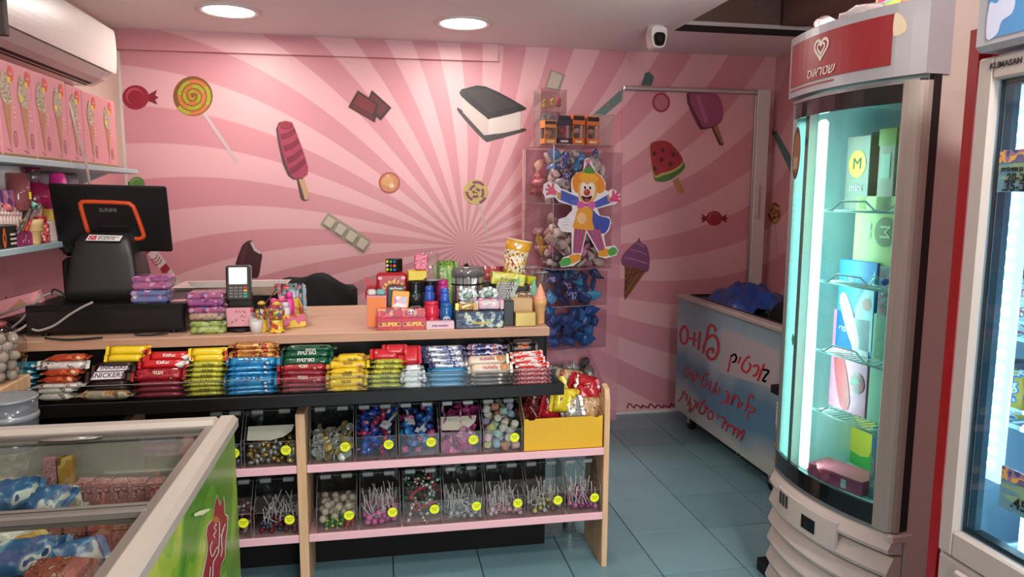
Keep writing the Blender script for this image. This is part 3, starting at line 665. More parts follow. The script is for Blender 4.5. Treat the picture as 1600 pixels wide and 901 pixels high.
rim.rbox((0.05, -0.012, FZ1-0.03), (DW-0.05, 0.055, FZ1), 0.008); rim.rbox((0.05, DL-0.055, FZ1-0.03), (DW-0.05, DL+0.012, FZ1), 0.008)
rim.build('rim', M_rim, t)
MB().box((0.055, 0.055, FZ1-0.012), (0.066, DL-0.055, FZ1+0.002)).box((0.055, DL-0.066, FZ1-0.012), (DW-0.055, DL-0.055, FZ1+0.004)).build('lid_track', mat('black_track', '#1d1b1b', 0.4), t)
for (x, y) in ((0.06, DL-0.13), (0.06, 0.13), (DW-0.06, DL-0.13), (DW-0.06, 0.13)):
    c = MB().cyl((x-0.013, y, 0.045), (x+0.013, y, 0.045), 0.045, n=20).build('caster_wheel', M_blackgl, t)
    MB().box((x-0.022, y-0.02, 0.04), (x-0.016, y+0.02, 0.104)).box((x+0.016, y-0.02, 0.04), (x+0.022, y+0.02, 0.104)).box((x-0.03, y-0.03, 0.096), (x+0.03, y+0.03, 0.105)).build('caster_fork', M_silver, c)
# lettering, painted strokes on the freezer's long side
def frz(u, v, k):
    p = on_x(u, v, FX); return (-0.0006 - 0.0003*k, p.y - FY0, p.z)
cz5 = lambda p: crop(p, 1040, 490, 3.916)
F = Flat(frz)
F.poly(cz5([(342, 80), (700, 228), (690, 470), (328, 356)]), mat('greyed_paper', '#a89fa3', 0.55, vary=0.05))
F.build('paper_patch', t)
F = Flat(frz); RED = mat('red_marker_paint', '#b3202c', 0.4, vary=0.05)
strokes = [
 # line 1 left word
 ([(108, 80), (92, 108), (92, 150), (104, 178), (122, 180), (136, 150), (134, 105), (120, 78), (106, 80)], 13), ([(178, 112), (172, 200)], 12), ([(146, 148), (194, 160)], 11),
 ([(212, 108), (202, 222)], 12), ([(308, 110), (302, 84), (282, 68), (264, 84), (256, 130), (246, 170), (234, 200), (232, 232), (226, 236)], 13),
 ([(246, 160), (290, 130), (318, 160), (324, 220), (304, 268), (276, 276), (256, 252), (262, 222), (290, 212), (292, 240)], 13),
 # line 1 right word
 ([(398, 262), (424, 248), (434, 270), (424, 292), (408, 296)], 10), ([(400, 264), (392, 310), (382, 356)], 10), ([(462, 264), (450, 290), (446, 304)], 11), ([(520, 262), (496, 272), (468, 320), (478, 350), (502, 356), (522, 322), (512, 300)], 11),
 ([(536, 322), (562, 316), (570, 340), (552, 376), (534, 378)], 11), ([(606, 306), (584, 360), (566, 410)], 11), ([(588, 340), (632, 350), (612, 380), (596, 408), (618, 412)], 11),
 # line 2 left word
 ([(112, 376), (122, 330), (140, 336), (134, 384), (116, 380)], 8), ([(160, 352), (154, 376)], 8), ([(172, 352), (192, 358), (186, 384), (168, 416)], 8), ([(170, 366), (162, 412)], 8), ([(208, 376), (202, 398)], 8),
 ([(262, 366), (240, 372), (216, 420), (228, 446), (246, 440), (252, 412), (240, 404)], 8), ([(266, 410), (278, 416), (262, 466)], 8), ([(318, 416), (282, 486)], 8), ([(296, 444), (308, 480)], 8), ([(332, 446), (322, 496)], 8),
 # line 2 right word
 ([(362, 474), (384, 480), (372, 530), (346, 548), (336, 540)], 8), ([(392, 494), (376, 552)], 8), ([(424, 502), (402, 560), (418, 500), (450, 520), (440, 580)], 8), ([(470, 540), (456, 568)], 8), ([(540, 516), (524, 494), (510, 510), (504, 550), (486, 594)], 8), ([(494, 556), (540, 576), (546, 594), (520, 604)], 8), ([(516, 594), (502, 620), (508, 648)], 8),
 # line 3 left word
 ([(112, 470), (98, 512), (76, 536)], 9), ([(104, 482), (132, 500), (124, 534)], 9), ([(156, 508), (134, 562)], 9), ([(142, 530), (158, 560)], 9), ([(176, 524), (186, 552), (162, 588), (146, 596), (154, 566)], 9), ([(202, 536), (190, 580)], 9),
 ([(250, 530), (226, 542), (206, 590), (222, 612), (240, 600), (248, 570), (236, 560)], 9), ([(258, 566), (252, 588)], 9), ([(276, 590), (258, 616), (266, 642), (284, 640), (290, 610), (276, 590)], 9),
 # line 3 right word
 ([(322, 618), (320, 642)], 9), ([(334, 632), (362, 640), (362, 660), (344, 700)], 9), ([(374, 654), (368, 674)], 9), ([(386, 670), (372, 716)], 9), ([(382, 684), (420, 690), (414, 742)], 9), ([(428, 706), (444, 702), (440, 746), (430, 754)], 9), ([(450, 734), (470, 714), (482, 720), (458, 776)], 9), ([(490, 742), (520, 752), (534, 780), (522, 806), (494, 800), (484, 790)], 9)]
for a_, b_ in ((0, 6), (6, 12), (12, 22), (22, 29), (29, 38), (38, 46)):
    F = Flat(frz)
    for s_, wd in strokes[a_:b_]: F.stroke(cz5(s_), wd/3.916*1.2, RED, None, 4)
    F.build('painted_word', t)
F = Flat(frz); F.stroke(cz5(ell(447, 862, 14, 12, 14)), 0.9, mat('pencil_mark', '#6a6a66', 0.7), 1); F.build('pencil_mark', t)

# ================================================================ upright fridges
M_fgrey = mat('fridge_silver_grey', '#a9aab0', 0.3, 0.15, vary=0.04)
M_fcream = mat('fridge_cream_metal', '#c9beb4', 0.35, 0.0, vary=0.04)
M_fwhite = mat('fridge_white_plastic', '#c3bab4', 0.38, vary=0.06, scale=6)
M_led = mat('led_tube', '#d8fffb', 0.4, emit=5)
M_inner = mat('fridge_liner', '#c2dadc', 0.35, vary=0.04)
M_glass = clear('fridge_glass', '#d5f0ee', 0.10, 0.02)
M_handle = mat('champagne_aluminium', '#aaa39a', 0.36, 0.25, vary=0.05)
M_wire = mat('white_wire', '#dbe8e6', 0.35)
# local frame: x runs along the front from the far end (0) to the near end (W), y is depth into the cabinet (0 = chord of the front), z up
W1, D1 = 0.585, 0.62
pA = Vector((1.487, 2.43, 0)); pB = Vector((1.5455, 1.848, 0)); ang1 = math.atan2((pB-pA).y, (pB-pA).x)
t = thing('display_freezer', 'tall curved-glass display freezer with red header and white louvred base', 'freezer', pA, ang1)
bow = 0.058
def fr(x): u = (x / W1)*2 - 1; return -bow * (1 - u*u)     # convex front
NS = 14
def shell(name, z0, z1, off, thick, m, xa=0.0, xb=W1, par=None, smooth=True):
    mb = MB(); xs = [xa + (xb-xa)*i/NS for i in range(NS+1)]
    vs = []; n = NS+1
    for (dy, z) in ((off, z0), (off, z1), (off+thick, z1), (off+thick, z0)): vs += [(x, fr(x)+dy, z) for x in xs]
    F_ = []
    for k in range(4):
        a, b_ = k*n, ((k+1) % 4)*n
        F_ += [(a+i, b_+i, b_+i+1, a+i+1) for i in range(NS)]
    F_ += [(0, 3*n, 2*n, n), (NS, n+NS, 2*n+NS, 3*n+NS)]
    mb.add(vs, F_, 0, False); return mb.build(name, m, par or t)
zb, zt1, zh = 0.485, 1.838, 2.055
# cabinet
mb = MB(); mb.box((0, 0.032, 0.06), (0.03, D1, 2.0)); mb.box((W1-0.03, 0.032, 0.06), (W1, D1, 2.13)); mb.box((0.03, D1-0.03, 0.06), (W1-0.03, D1, 2.0)); mb.box((0.03, 0.07, 1.84), (W1-0.03, D1-0.03, 2.0)); mb.box((0.03, 0.0, 0.06), (W1-0.03, D1-0.03, 0.46))
mb.build('cabinet', M_fcream, t)
mb = MB(); mb.box((0.031, 0.065, 0.462), (0.034, D1-0.034, 1.838)); mb.box((W1-0.034, 0.065, 0.462), (W1-0.031, D1-0.034, 1.838)); mb.box((0.034, D1-0.037, 0.462), (W1-0.034, D1-0.033, 1.838)); mb.box((0.034, 0.02, 0.461), (W1-0.034, D1-0.037, 0.475)); mb.box((0.034, 0.03, 1.825), (W1-0.034, D1-0.037, 1.838))
lin_ = mb.build('liner', M_inner, t)
for xx in (0.12, W1-0.12):
    MB().box((xx-0.008, D1-0.041, 0.50), (xx+0.008, D1-0.038, 1.80)).build('rack_rail', mat('rail_grey', '#7e9294', 0.4), lin_)
# header sign
hd = shell('header', zt1+0.01, zh, -0.035, 0.085, M_fgrey, -0.012, W1+0.006)
sign = shell('sign_panel', zt1+0.045, zh-0.028, -0.0375, 0.004, mat('red_sign', '#93222a', 0.35, vary=0.05, scale=4), 0.012, W1*0.845, hd)
shell('red_stripe', zt1+0.030, zt1+0.0345, -0.0365, 0.003, MATS['red_sign'], 0.012, W1*0.5, hd)
def signfn(u, v, k): return (u, fr(u) - 0.0382 - 0.0004*k, v)
F = Flat(signfn); IV = mat('ivory_print', '#e3d8c8', 0.4, vary=0.03)
hx, hz, s_ = 0.225, zt1+0.142, 0.031
heart = lambda k: curve([(hx + s_*k*16*math.sin(a)**3/16, hz + s_*k*(13*math.cos(a)-5*math.cos(2*a)-2*math.cos(3*a)-math.cos(4*a))/16) for a in [2*PI*i/22 for i in range(1, 23)]], 1)
F.stroke(heart(1.15) + heart(1.15)[:1], 0.0095, IV, 2); F.stroke(heart(0.62) + heart(0.62)[:1], 0.0075, IV, 3)
F.build('heart_emblem', sign)
tm = text_mesh('שטראוס', 0.046, 0.0, heb=True, shear=0.25, bold=0.0006)
for v in tm.vertices: v.co = Vector(signfn(v.co.x*0.92 + 0.222, v.co.y*0.92 + zt1 + 0.068, 4))
tm.materials.clear(); tm.materials.append(IV); put('sign_lettering', tm, sign)
F = Flat(lambda u, v, k: (u, fr(u) - 0.0355 - 0.0004*k, v)); F.poly(curve([(W1*0.85, zh-0.03), (W1*0.885, zh-0.038), (W1*0.91, zh-0.065), (W1*0.905, zh-0.085), (W1*0.85, zh-0.09)], 3), mat('peeled_cream', '#e2d3b4', 0.6)); F.build('peeled_corner', hd)
# curved glass door
door1 = shell('door_glass', zb+0.06, zt1-0.055, -0.012, 0.006, M_glass, 0.03, W1-0.05)
for z0, z1, nm in ((zb, zb+0.062, 'bottom_band'), (zt1-0.062, zt1-0.010, 'top_band')): shell(nm, z0, z1, -0.014, 0.014, mat('black_glass', '#131517', 0.1), 0.0, W1-0.03, door1)
shell('bottom_trim', zb-0.010, zb, -0.018, 0.03, mat('trim_steel', '#8f9294', 0.3, 0.6), 0.0, W1-0.02, door1)
shell('top_trim', zt1-0.010, zt1, -0.018, 0.03, MATS['trim_steel'], 0.0, W1-0.02, door1)
for i in range(4): MB().rbox((0.0 + i*0.009, fr(0.01)-0.012 - i*0.003, zb), (0.006 + i*0.009, fr(0.01)+0.03 - i*0.003, zt1-0.01), 0.002).build('hinge_side_rail', mat('rail_steel', '#93a09e', 0.25, 0.7), door1)
mb = MB(); prof = curve([(W1-0.066, fr(W1-0.066)-0.014), (W1-0.055, fr(W1-0.055)-0.024), (W1-0.03, fr(W1-0.03)-0.030), (W1-0.006, fr(W1-0.006)-0.020), (W1-0.001, 0.006), (W1-0.06, fr(W1-0.06)+0.0)], 3)
mb.prism(prof, zt1 - zb - 0.005, lambda u, v, w_: (u, v, zb - 0.002 + w_), smooth=False); mb.build('handle_stile', M_handle, door1)
MB().box((W1-0.012, 0.0, zb), (W1+0.002, 0.030, zt1+0.01)).build('door_gasket', mat('black_rubber', '#161514', 0.6), door1)
MB().cyl((W1-0.05, 0.0, zb-0.03), (W1-0.05, 0.0, zb), 0.014, n=14).build('door_pivot', mat('rusty_steel', '#8a7560', 0.4, 0.6), door1)
# brown oval sticker on the door, green diamond sticker
F = Flat(lambda u, v, k: (u, fr(u) - 0.0145 - 0.0004*k, v)); F.poly(ell(0.052, 1.655, 0.036, 0.092, 28), mat('brown_sticker', '#5b3424', 0.4)); F.poly(ell(0.055, 1.655, 0.030, 0.07, 20), mat('brown_sticker_photo', '#9a6a3c', 0.4))
for q in range(4): F.poly([(0.034+q*0.01, 1.60), (0.040+q*0.01, 1.60), (0.041+q*0.01, 1.64), (0.035+q*0.01, 1.64)], mat('cone_cream', '#dcc9a4', 0.5), 6)
F.build('oval_sticker', door1)
F = Flat(lambda u, v, k: (u, fr(u) - 0.0145 - 0.0004*k, v)); F.poly([(0.100, 0.995), (0.111, 0.972), (0.123, 0.985), (0.121, 1.008), (0.108, 1.018)], mat('green_sticker', '#4f9a78', 0.5)); F.build('green_sticker', door1)
# LED tube at the far side
led = MB().rbox((0.070, 0.03, 0.50), (0.112, 0.055, 1.77), 0.01).build('light_tube', M_led, t)
l = bpy.data.lights.new('freezer_lamp', 'AREA'); l.shape = 'RECTANGLE'; l.size = 0.04; l.size_y = 1.2; l.energy = 2.4; l.color = (0.78, 1.0, 0.98)
o = bpy.data.objects.new('freezer_lamp', l); COL.objects.link(o); o.parent = t; o.location = (0.14, 0.06, 1.12); o.rotation_euler = (math.radians(90), 0, math.radians(-30))
# sign tube on the cabinet top behind the header, its light spills over the ceiling
tb = MB().cyl((0.10, 0.20, 2.03), (0.52, 0.20, 2.03), 0.014, n=14).build('sign_tube', mat('sign_tube_glow', '#fff4ea', 0.4, emit=6), t)
MB().box((0.07, 0.18, 2.0), (0.10, 0.22, 2.045)).build('tube_holder', M_fwhite, tb); MB().box((0.52, 0.18, 2.0), (0.55, 0.22, 2.045)).build('tube_holder', M_fwhite, tb)
l = bpy.data.lights.new('sign_lamp', 'AREA'); l.shape = 'RECTANGLE'; l.size = 0.42; l.size_y = 0.025; l.energy = 30; l.color = (1.0, 0.93, 0.88)
o = bpy.data.objects.new('sign_lamp', l); COL.objects.link(o); o.parent = t; o.location = (0.31, 0.20, 2.05); o.rotation_euler = (math.radians(-142), 0, 0)
# white louvred base
for k in range(6):
    z1 = 0.478 - k*0.076; mb = MB(); xs = [W1*1.0*i/NS for i in range(NS+1)]; n = NS+1; vs = []
    for (dy, z) in ((-0.010, z1), (-0.034, z1-0.05), (-0.030, z1-0.062), (0.02, z1-0.070), (0.02, z1)): vs += [(x, fr(x)*1.0+dy+0.0*k, z) for x in xs]
    F_ = []
    for q in range(5):
        a, b_ = q*n, ((q+1) % 5)*n; F_ += [(a+i, b_+i, b_+i+1, a+i+1) for i in range(NS)]
    F_ += [(0, n, 2*n, 3*n, 4*n), tuple(q*n+NS for q in (4, 3, 2, 1, 0))]
    mb.add(vs, F_); mb.build('base_louvre', M_fwhite, t)
MB().box((0.01, 0.0, 0.0), (W1-0.01, D1, 0.07)).build('plinth', M_blackgl, t)
cp = shell('control_plate', 0.352, 0.448, -0.040, 0.012, M_fwhite, 0.10, 0.42)
shell('display_window', 0.372, 0.418, -0.0425, 0.006, MATS['black_gloss'], 0.27, 0.335, cp)
for i in range(3): shell('switch', 0.395, 0.44, -0.0425, 0.006, mat('dark_switch', '#2a2826', 0.4), 0.125 + i*0.022, 0.138 + i*0.022, cp)
MB().rbox((W1-0.03, -0.03, 0.445), (W1+0.004, 0.06, 0.478), 0.008).build('corner_block', M_fwhite, t)
# wire shelves
shelf_z = [1.455, 1.205, 0.955, 0.735]
for z in shelf_z:
    mb = MB()
    for i in range(15): x = 0.125 + (W1-0.235)*i/14; mb.tube([(x, 0.05, z), (x, 0.54, z)], 0.0022, 5)
    for y in (0.05, 0.2, 0.38, 0.54): mb.tube([(0.115, y, z-0.002), (W1-0.10, y, z-0.002)], 0.0032, 6)
    mb.tube([(0.115, 0.046, z+0.002), (0.16, 0.046, z+0.004), (0.20, 0.046, z+0.032), (0.31, 0.046, z+0.032), (0.35, 0.046, z+0.004), (0.40, 0.046, z+0.004), (0.45, 0.046, z+0.032), (W1-0.10, 0.046, z+0.032)], 0.0034, 6)
    mb.build('wire_shelf', M_wire, t)

# ---------------------------------------------------------------- second upright fridge (flat glass door)
ox, oyf = 1.30, 1.425            # far edge of the door, front plane x = ox
t2 = thing('display_fridge', 'flat-door display fridge with sky-blue header, at the very edge of the picture', 'fridge', (ox, oyf, 0), -PI/2)
# local x: along the front towards the camera, local y: into the cabinet (+X room)
W2, D2 = 0.70, 0.62
def P2(u, v): p = on_x(u, v, ox); return (oyf - p.y, p.z)
M_f2 = mat('fridge_frame_beige', '#a89f98', 0.38, 0.0, vary=0.04)
mb = MB(); mb.box((-0.09, 0.056, 0.05), (-0.06, D2, 1.885)); mb.box((W2-0.03, 0.06, 0.05), (W2, D2, 1.98)); mb.box((-0.06, D2-0.03, 0.05), (W2-0.03, D2, 1.98)); mb.box((-0.06, 0.085, 1.80), (W2-0.03, D2-0.03, 1.88)); mb.box((-0.06, 0.085, 0.05), (W2-0.03, D2-0.03, 0.62))
mb.build('cabinet', mat('fridge_red_side', '#a3121c', 0.3, vary=0.04), t2)
mb = MB(); mb.box((-0.059, 0.07, 0.621), (-0.055, D2-0.03, 1.80)); mb.box((W2-0.034, 0.07, 0.621), (W2-0.031, D2-0.03, 1.80)); mb.box((-0.055, D2-0.034, 0.621), (W2-0.034, D2-0.031, 1.80)); mb.box((-0.055, 0.062, 0.621), (W2-0.034, D2-0.034, 0.640)); mb.box((-0.055, 0.07, 1.79), (W2-0.034, D2-0.034, 1.80))
mb.build('liner', mat('fridge_liner_blue', '#bccfdd', 0.35, vary=0.04), t2)
fw, z0, z1 = 0.044, 0.668, 1.802
d2 = MB(); d2.rbox((0, 0, z0), (fw, 0.055, z1), 0.005); d2.rbox((W2-fw, 0, z0), (W2, 0.055, z1), 0.005); d2.rbox((fw-0.003, 0, z0), (W2-fw+0.003, 0.055, z0+0.064), 0.005); d2.rbox((fw-0.003, 0, z1-0.05), (W2-fw+0.003, 0.055, z1), 0.005)
d2 = d2.build('door_frame', M_f2, t2)
gz0, gz1 = z0+0.064, z1-0.05
MB().box((fw, 0.018, gz0), (W2-fw, 0.022, gz1)).build('door_glass', clear('fridge_glass_blue', '#d8ecf6', 0.10, 0.02), d2)
mb = MB()
for (a, b_, m_) in ((0.0, 0.006, 0), (0.006, 0.011, 1), (0.011, 0.028, 2)):
    mb.box((fw+a, 0.024+a*0.5, gz0), (fw+b_, 0.04+a*0.5, gz1), m_)
mb.box((fw, 0.024, gz0), (W2-fw, 0.05, gz0+0.012), 0); mb.box((fw, 0.024, gz1-0.012), (W2-fw, 0.05, gz1), 0)
mb.build('door_gasket', [MATS['black_rubber'], mat('mirror_strip', '#b8c4c8', 0.1, 0.9), mat('grey_seal', '#5a666c', 0.4)], d2)
text('maker_badge', 'KLIMASAN', mat('badge_black', '#242224', 0.4), d2, (0.075, -0.0012, z1-0.021), (PI/2, 0, 0), 0.017, bold=0.0004)
# header
hd2 = MB(); hd2.rbox((-0.008, -0.012, z1+0.012), (W2, 0.09, 2.02), 0.012); hd2 = hd2.build('header', M_fgrey, t2)
def h2(u, v, k): return (u, -0.0128 - 0.0005*k, v)
F = Flat(h2); F.poly([(0.030, z1+0.035), (W2-0.03, z1+0.035), (W2-0.03, 2.0), (0.030, 2.0)], mat('sky_print', '#4f8fc4', 0.35, vary=0.12, scale=8))
F.poly(curve([(0.032, z1+0.037), (0.060, z1+0.042), (0.068, z1+0.065), (0.092, z1+0.075), (0.098, z1+0.10), (0.085, z1+0.125), (0.066, z1+0.118), (0.050, z1+0.105), (0.033, z1+0.108)], 3), mat('cloud_print', '#c6cfe6', 0.4))
F.poly([(0.094, z1+0.21), (0.128, z1+0.092), (0.25, z1+0.155), (0.21, z1+0.21)], mat('gold_print', '#c79a3a', 0.4)); F.poly([(0.099, z1+0.21), (0.130, z1+0.099), (0.25, z1+0.162), (0.21, z1+0.21)], mat('badge_black', '#242224', 0.4))
F.poly([(0.134, z1+0.16), (0.146, z1+0.132), (0.168, z1+0.142), (0.160, z1+0.165)], IV)
F.build('sky_sign', hd2)
# kick panel with vent slots
kp = MB().rbox((0.0, 0.004, 0.06), (W2, 0.06, z0-0.006), 0.006).build('kick_panel', M_f2, t2)
MB().rbox((0.055, -0.004, 0.30), (W2, 0.01, z0-0.022), 0.006).build('vent_cover', M_f2, kp)
for i in range(3): MB().box((0.085 + i*0.02, -0.0055, 0.5-i*0.0), (0.25, -0.003, 0.512) if False else (0.092 + i*0.02, -0.0042, 0.56+0.0*i)).build('vent_slot', MATS['black_gap'], kp)
MB().box((-0.06, 0.1, 0.0), (W2-0.03, D2, 0.06)).build('plinth', M_blackgl, t2)
# LED strip with beads
ls = MB().rbox((0.0, 0.10, gz0+0.11), (0.055, 0.115, gz1), 0.004).build('light_strip', mat('led_lens', '#bfeaf5', 0.4, emit=2.2), t2)
zz = gz0 + 0.15
while zz < gz1 - 0.02:
    MB().ball((0.027, 0.098, zz), 0.008, 8, 5, sc=(1.5, 0.5, 0.7)).build('led_bead', mat('led_bead', '#eaffff', 0.4, emit=14), ls); zz += 0.033
l = bpy.data.lights.new('fridge_lamp', 'AREA'); l.shape = 'RECTANGLE'; l.size = 0.04; l.size_y = 1.0; l.energy = 5.0; l.color = (0.75, 0.92, 1.0)
o = bpy.data.objects.new('fridge_lamp', l); COL.objects.link(o); o.parent = t2; o.location = (0.07, 0.13, 1.2); o.rotation_euler = (math.radians(90), 0, math.radians(-60))
for z in (1.186, 0.983):
    mb = MB()
    for i in range(24): mb.tube([(0.010 + 0.027*i, 0.14, z), (0.010 + 0.027*i, 0.56, z)], 0.0025, 5)
    mb.tube([(-0.003, 0.13, z-0.004), (W2-0.05, 0.13, z-0.004)], 0.006, 6); mb.tube([(0.005, 0.13, z), (0.005, 0.13, z+0.035), (W2-0.05, 0.13, z+0.035)], 0.004, 6); mb.tube([(0.005, 0.13, z+0.02), (0.005, 0.5, z+0.02)], 0.003, 6)
    mb.build('wire_shelf', M_wire, t2)
# ================================================================ glass-top ice cream freezer in the foreground
GZ = 0.88
gx1 = on_z(365, 648, GZ).x; gy1 = on_z(365, 648, GZ).y; gx0, gy0 = -1.46, 1.12
t = thing('ice_cream_freezer', 'glass-topped ice cream chest freezer with green printed side', 'freezer', (gx0, gy0, 0))
GW, GD = gx1-gx0, gy1-gy0
M_gin = mat('freezer_interior', '#b5b2aa', 0.4, vary=0.05)
M_grim = mat('freezer_rim_plastic', '#aaa398', 0.38, vary=0.04)
m, nt, b = _new('green_leaf_print'); b.inputs['Roughness'].default_value = 0.22
tc = nt.nodes.new('ShaderNodeTexCoord'); nz = nt.nodes.new('ShaderNodeTexNoise'); nz.inputs['Scale'].default_value = 2.6; nz.inputs['Detail'].default_value = 0.6; nz.inputs['Distortion'].default_value = 1.2
nt.links.new(tc.outputs['Object'], nz.inputs['Vector']); rp = nt.nodes.new('ShaderNodeValToRGB'); rp.color_ramp.interpolation = 'CONSTANT'
els = rp.color_ramp.elements; els[0].position = 0; els[0].color = lin('#4f8a22'); els[1].position = 0.44; els[1].color = lin('#5f9a22')
for p_, c_ in ((0.50, '#7fae2c'), (0.55, '#9cb83c'), (0.62, '#b5c452')): e = els.new(p_); e.color = lin(c_)
nt.links.new(nz.outputs[0], rp.inputs[0]); nt.links.new(rp.outputs[0], b.inputs['Base Color']); M_green = m
th = 0.05; zr = GZ - 0.045
mb = MB(); mb.box((GW-th, 0, 0.1), (GW, GD, zr)); mb.build('side_panel', M_green, t)
mb = MB(); mb.box((0, 0, 0.1), (th, GD, zr)); mb.box((th, 0, 0.1), (GW-th, th, zr)); mb.box((th, GD-th, 0.1), (GW-th, GD, zr)); mb.box((th, th, 0.1), (GW-th, GD-th, 0.34)); mb.build('body', mat('freezer_outer_white', '#c9c6bf', 0.4), t)
mb = MB(); mb.box((GW-th-0.004, th, 0.34), (GW-th-0.001, GD-th, zr)); mb.box((th, GD-th-0.004, 0.34), (GW-th, GD-th-0.001, zr)); mb.box((th, GD-th-0.024, zr-0.10), (GW-th, GD-th-0.004, zr-0.08)); mb.box((th, GD-th-0.03, zr-0.2), (GW-th, GD-th-0.004, zr-0.12)); mb.box((th+0.001, th, 0.34), (th+0.004, GD-th, zr)); mb.build('liner', M_gin, t)
MB().box((0.02, 0.02, 0.0), (GW-0.02, GD-0.02, 0.1)).build('plinth', M_blackgl, t)
rim = MB(); a = 0.045
rim.rbox((GW-a, -0.01, zr), (GW+0.012, GD+0.012, GZ), 0.012); rim.rbox((-0.01, GD-a, zr), (GW-a+0.01, GD+0.012, GZ-0.002), 0.012); rim.rbox((-0.01, -0.01, zr), (GW-a+0.01, a, GZ-0.002), 0.012); rim.rbox((-0.01, a, zr), (a, GD-a, GZ-0.002), 0.012)
rim.build('rim', M_grim, t)
M_alu = mat('grey_aluminium', '#8b8880', 0.3, 0.6, vary=0.06)
tr = MB(); tr.box((GW-a-0.02, a, zr+0.005), (GW-a, GD-a, zr+0.03)); tr.box((a, GD-a-0.012, zr+0.005), (GW-a, GD-a, zr+0.028)); tr.build('inner_track', M_alu, t)
ym = on_z(120, 797, GZ-0.02).y - gy0
g1 = MB().box((a, ym-0.02, zr+0.018), (GW-a-0.01, GD-a-0.008, zr+0.022)).build('sliding_lid', clear('freezer_lid_glass', '#eef2ee', 0.22, 0.02), t)
MB().rbox((a, ym-0.035, zr+0.012), (GW-a-0.012, ym-0.012, zr+0.032), 0.004).rbox((a, ym+0.012, zr+0.012), (GW-a-0.012, ym+0.022, zr+0.026), 0.003).build('lid_rail', M_alu, g1)
MB().lathe([(0.0, 0.0), (0.075, 0.001), (0.08, 0.004), (0.0, 0.006)], 20, sx=1, sy=0.25).build('finger_grip', M_alu, g1, (GW*0.62, GD-a-0.03, zr+0.022))
g2 = MB().box((a, a, zr+0.008), (GW-a-0.01, ym, zr+0.012)).build('sliding_lid', clear('freezer_lid_glass', '#eef2ee', 0.22, 0.02), t)
MB().rbox((a, ym-0.03, zr+0.002), (GW-a-0.012, ym-0.0, zr+0.0115), 0.002).build('lid_rail', M_alu, g2)
# red bottle-shaped decal on the green side
def gside(u, v, k): p = on_x(u, v, gx1); return (GW + 0.0008 + 0.0004*k, p.y - gy0, p.z)
cg = lambda p: crop(p, 300, 760, 6.387)
F = Flat(gside)
out = [(243, 75), (275, 180), (316, 92), (326, 270), (356, 290), (352, 420), (336, 520), (330, 600), (332, 690), (290, 780), (280, 850), (272, 1000), (80, 1000), (95, 880), (130, 720), (148, 600), (130, 480), (140, 390), (205, 310), (218, 180)]
F.poly(cg(out), mat('decal_pale', '#cfd6b8', 0.4)); cxx, cyy = 240, 520
F.poly(cg([((x-cxx)*0.92+cxx, (y-cyy)*0.975+cyy+4) for x, y in out]), mat('decal_red', '#99202c', 0.35, vary=0.08))
F.poly(cg(ell(232, 330, 36, 30, 14)), mat('decal_orange', '#b8702a', 0.4))
W_ = mat('decal_white', '#e2d2cc', 0.4)
for s_ in ([(215, 370), (235, 380), (210, 410), (232, 440), (205, 480), (222, 510)], [(262, 350), (262, 450), (258, 600)], [(320, 370), (290, 450), (282, 560), (288, 620), (275, 700)], [(306, 420), (270, 500)], [(185, 545), (165, 620), (185, 700), (215, 640), (240, 600), (250, 650), (225, 700), (195, 760), (190, 880), (180, 990)], [(165, 800), (158, 900)]): F.stroke(cg(s_), 1.5, W_, None, 4)
F.poly(cg([(0, 270), (60, 240), (150, 218), (158, 235), (90, 280), (0, 300)]), mat('decal_glint', '#dfe0b4', 0.4))
F.build('bottle_decal', t)
# wire baskets
M_bas = mat('basket_wire', '#b9b4a8', 0.4)
def basket(x0, x1, y0, y1, z0, z1):
    mb = MB()
    for z in (z1, (z0+z1)/2, z0): mb.tube([(x0, y0, z), (x1, y0, z), (x1, y1, z), (x0, y1, z)], 0.0035, 6, closed=True)
    n = 10
    for i in range(n+1):
        x = x0 + (x1-x0)*i/n; mb.tube([(x, y0, z1), (x, y0, z0), (x, y1, z0), (x, y1, z1)], 0.0022, 5)
    return mb.build('wire_basket', M_bas, t)
basket(0.07, 0.98, 0.07, ym-0.08, 0.40, 0.70); basket(0.565, 0.722, 0.48, 0.635, 0.40, 0.745)

# goods in the freezer: boxes stand on its floor, bags lie on boxes
FZG = 'packs of ice cream in the glass-topped freezer'; FB = 0.406
pk = lambda i: pack('frozen_print_%d' % i, [['#b55a44', '#c97a5a', '#8f3a34', '#dcb49a'], ['#c9898e', '#dbaeb0', '#a05560', '#e0c9c0'], ['#2d6aa3', '#5f98c4', '#dfe4e2', '#1d4a86'], ['#d7d3c8', '#b9b2a4', '#7e7468'], ['#c8983c', '#e2c268', '#8a5a24'], ['#b8452f', '#d06a44', '#e0a284']][i], 58 if i in (0, 1, 5) else 20, 0.3, kind='noise', bump=0.3)
def fz_box(px, pyt, Y, sx, sy, mi, label, rot=0.0):
    p = on_y(px, pyt, Y); return carton('ice_cream_box', label, 'ice cream', (p.x, Y+sy/2, FB), (sx, sy, min(p.z, 0.815)-FB), rot, pk(mi), lid=pk(mi), group=FZG)
def fz_bag(px, py, Y, L, W, H, mi, label, rz, seed, under):
    p = on_y(px, py, Y); z = p.z-0.035; carton('ice_cream_box', under, 'ice cream', (p.x, Y+0.05, FB), (L*0.8, 0.10, z-FB-0.02), 0, pk(3), lid=pk(3), group=FZG)
    return bag('ice_cream_bag', label, 'ice cream', (p.x, Y, z), L, W, H, pk(mi), (-1.1, 0.0, rz), FZG, seed)
for i, px in enumerate((128, 156, 184, 212, 240)): fz_box(px, 757, 1.955, 0.043, 0.05, 1, 'pink box standing %s in the row under the rear glass lid' % ('first', 'second', 'third', 'fourth', 'last')[i])
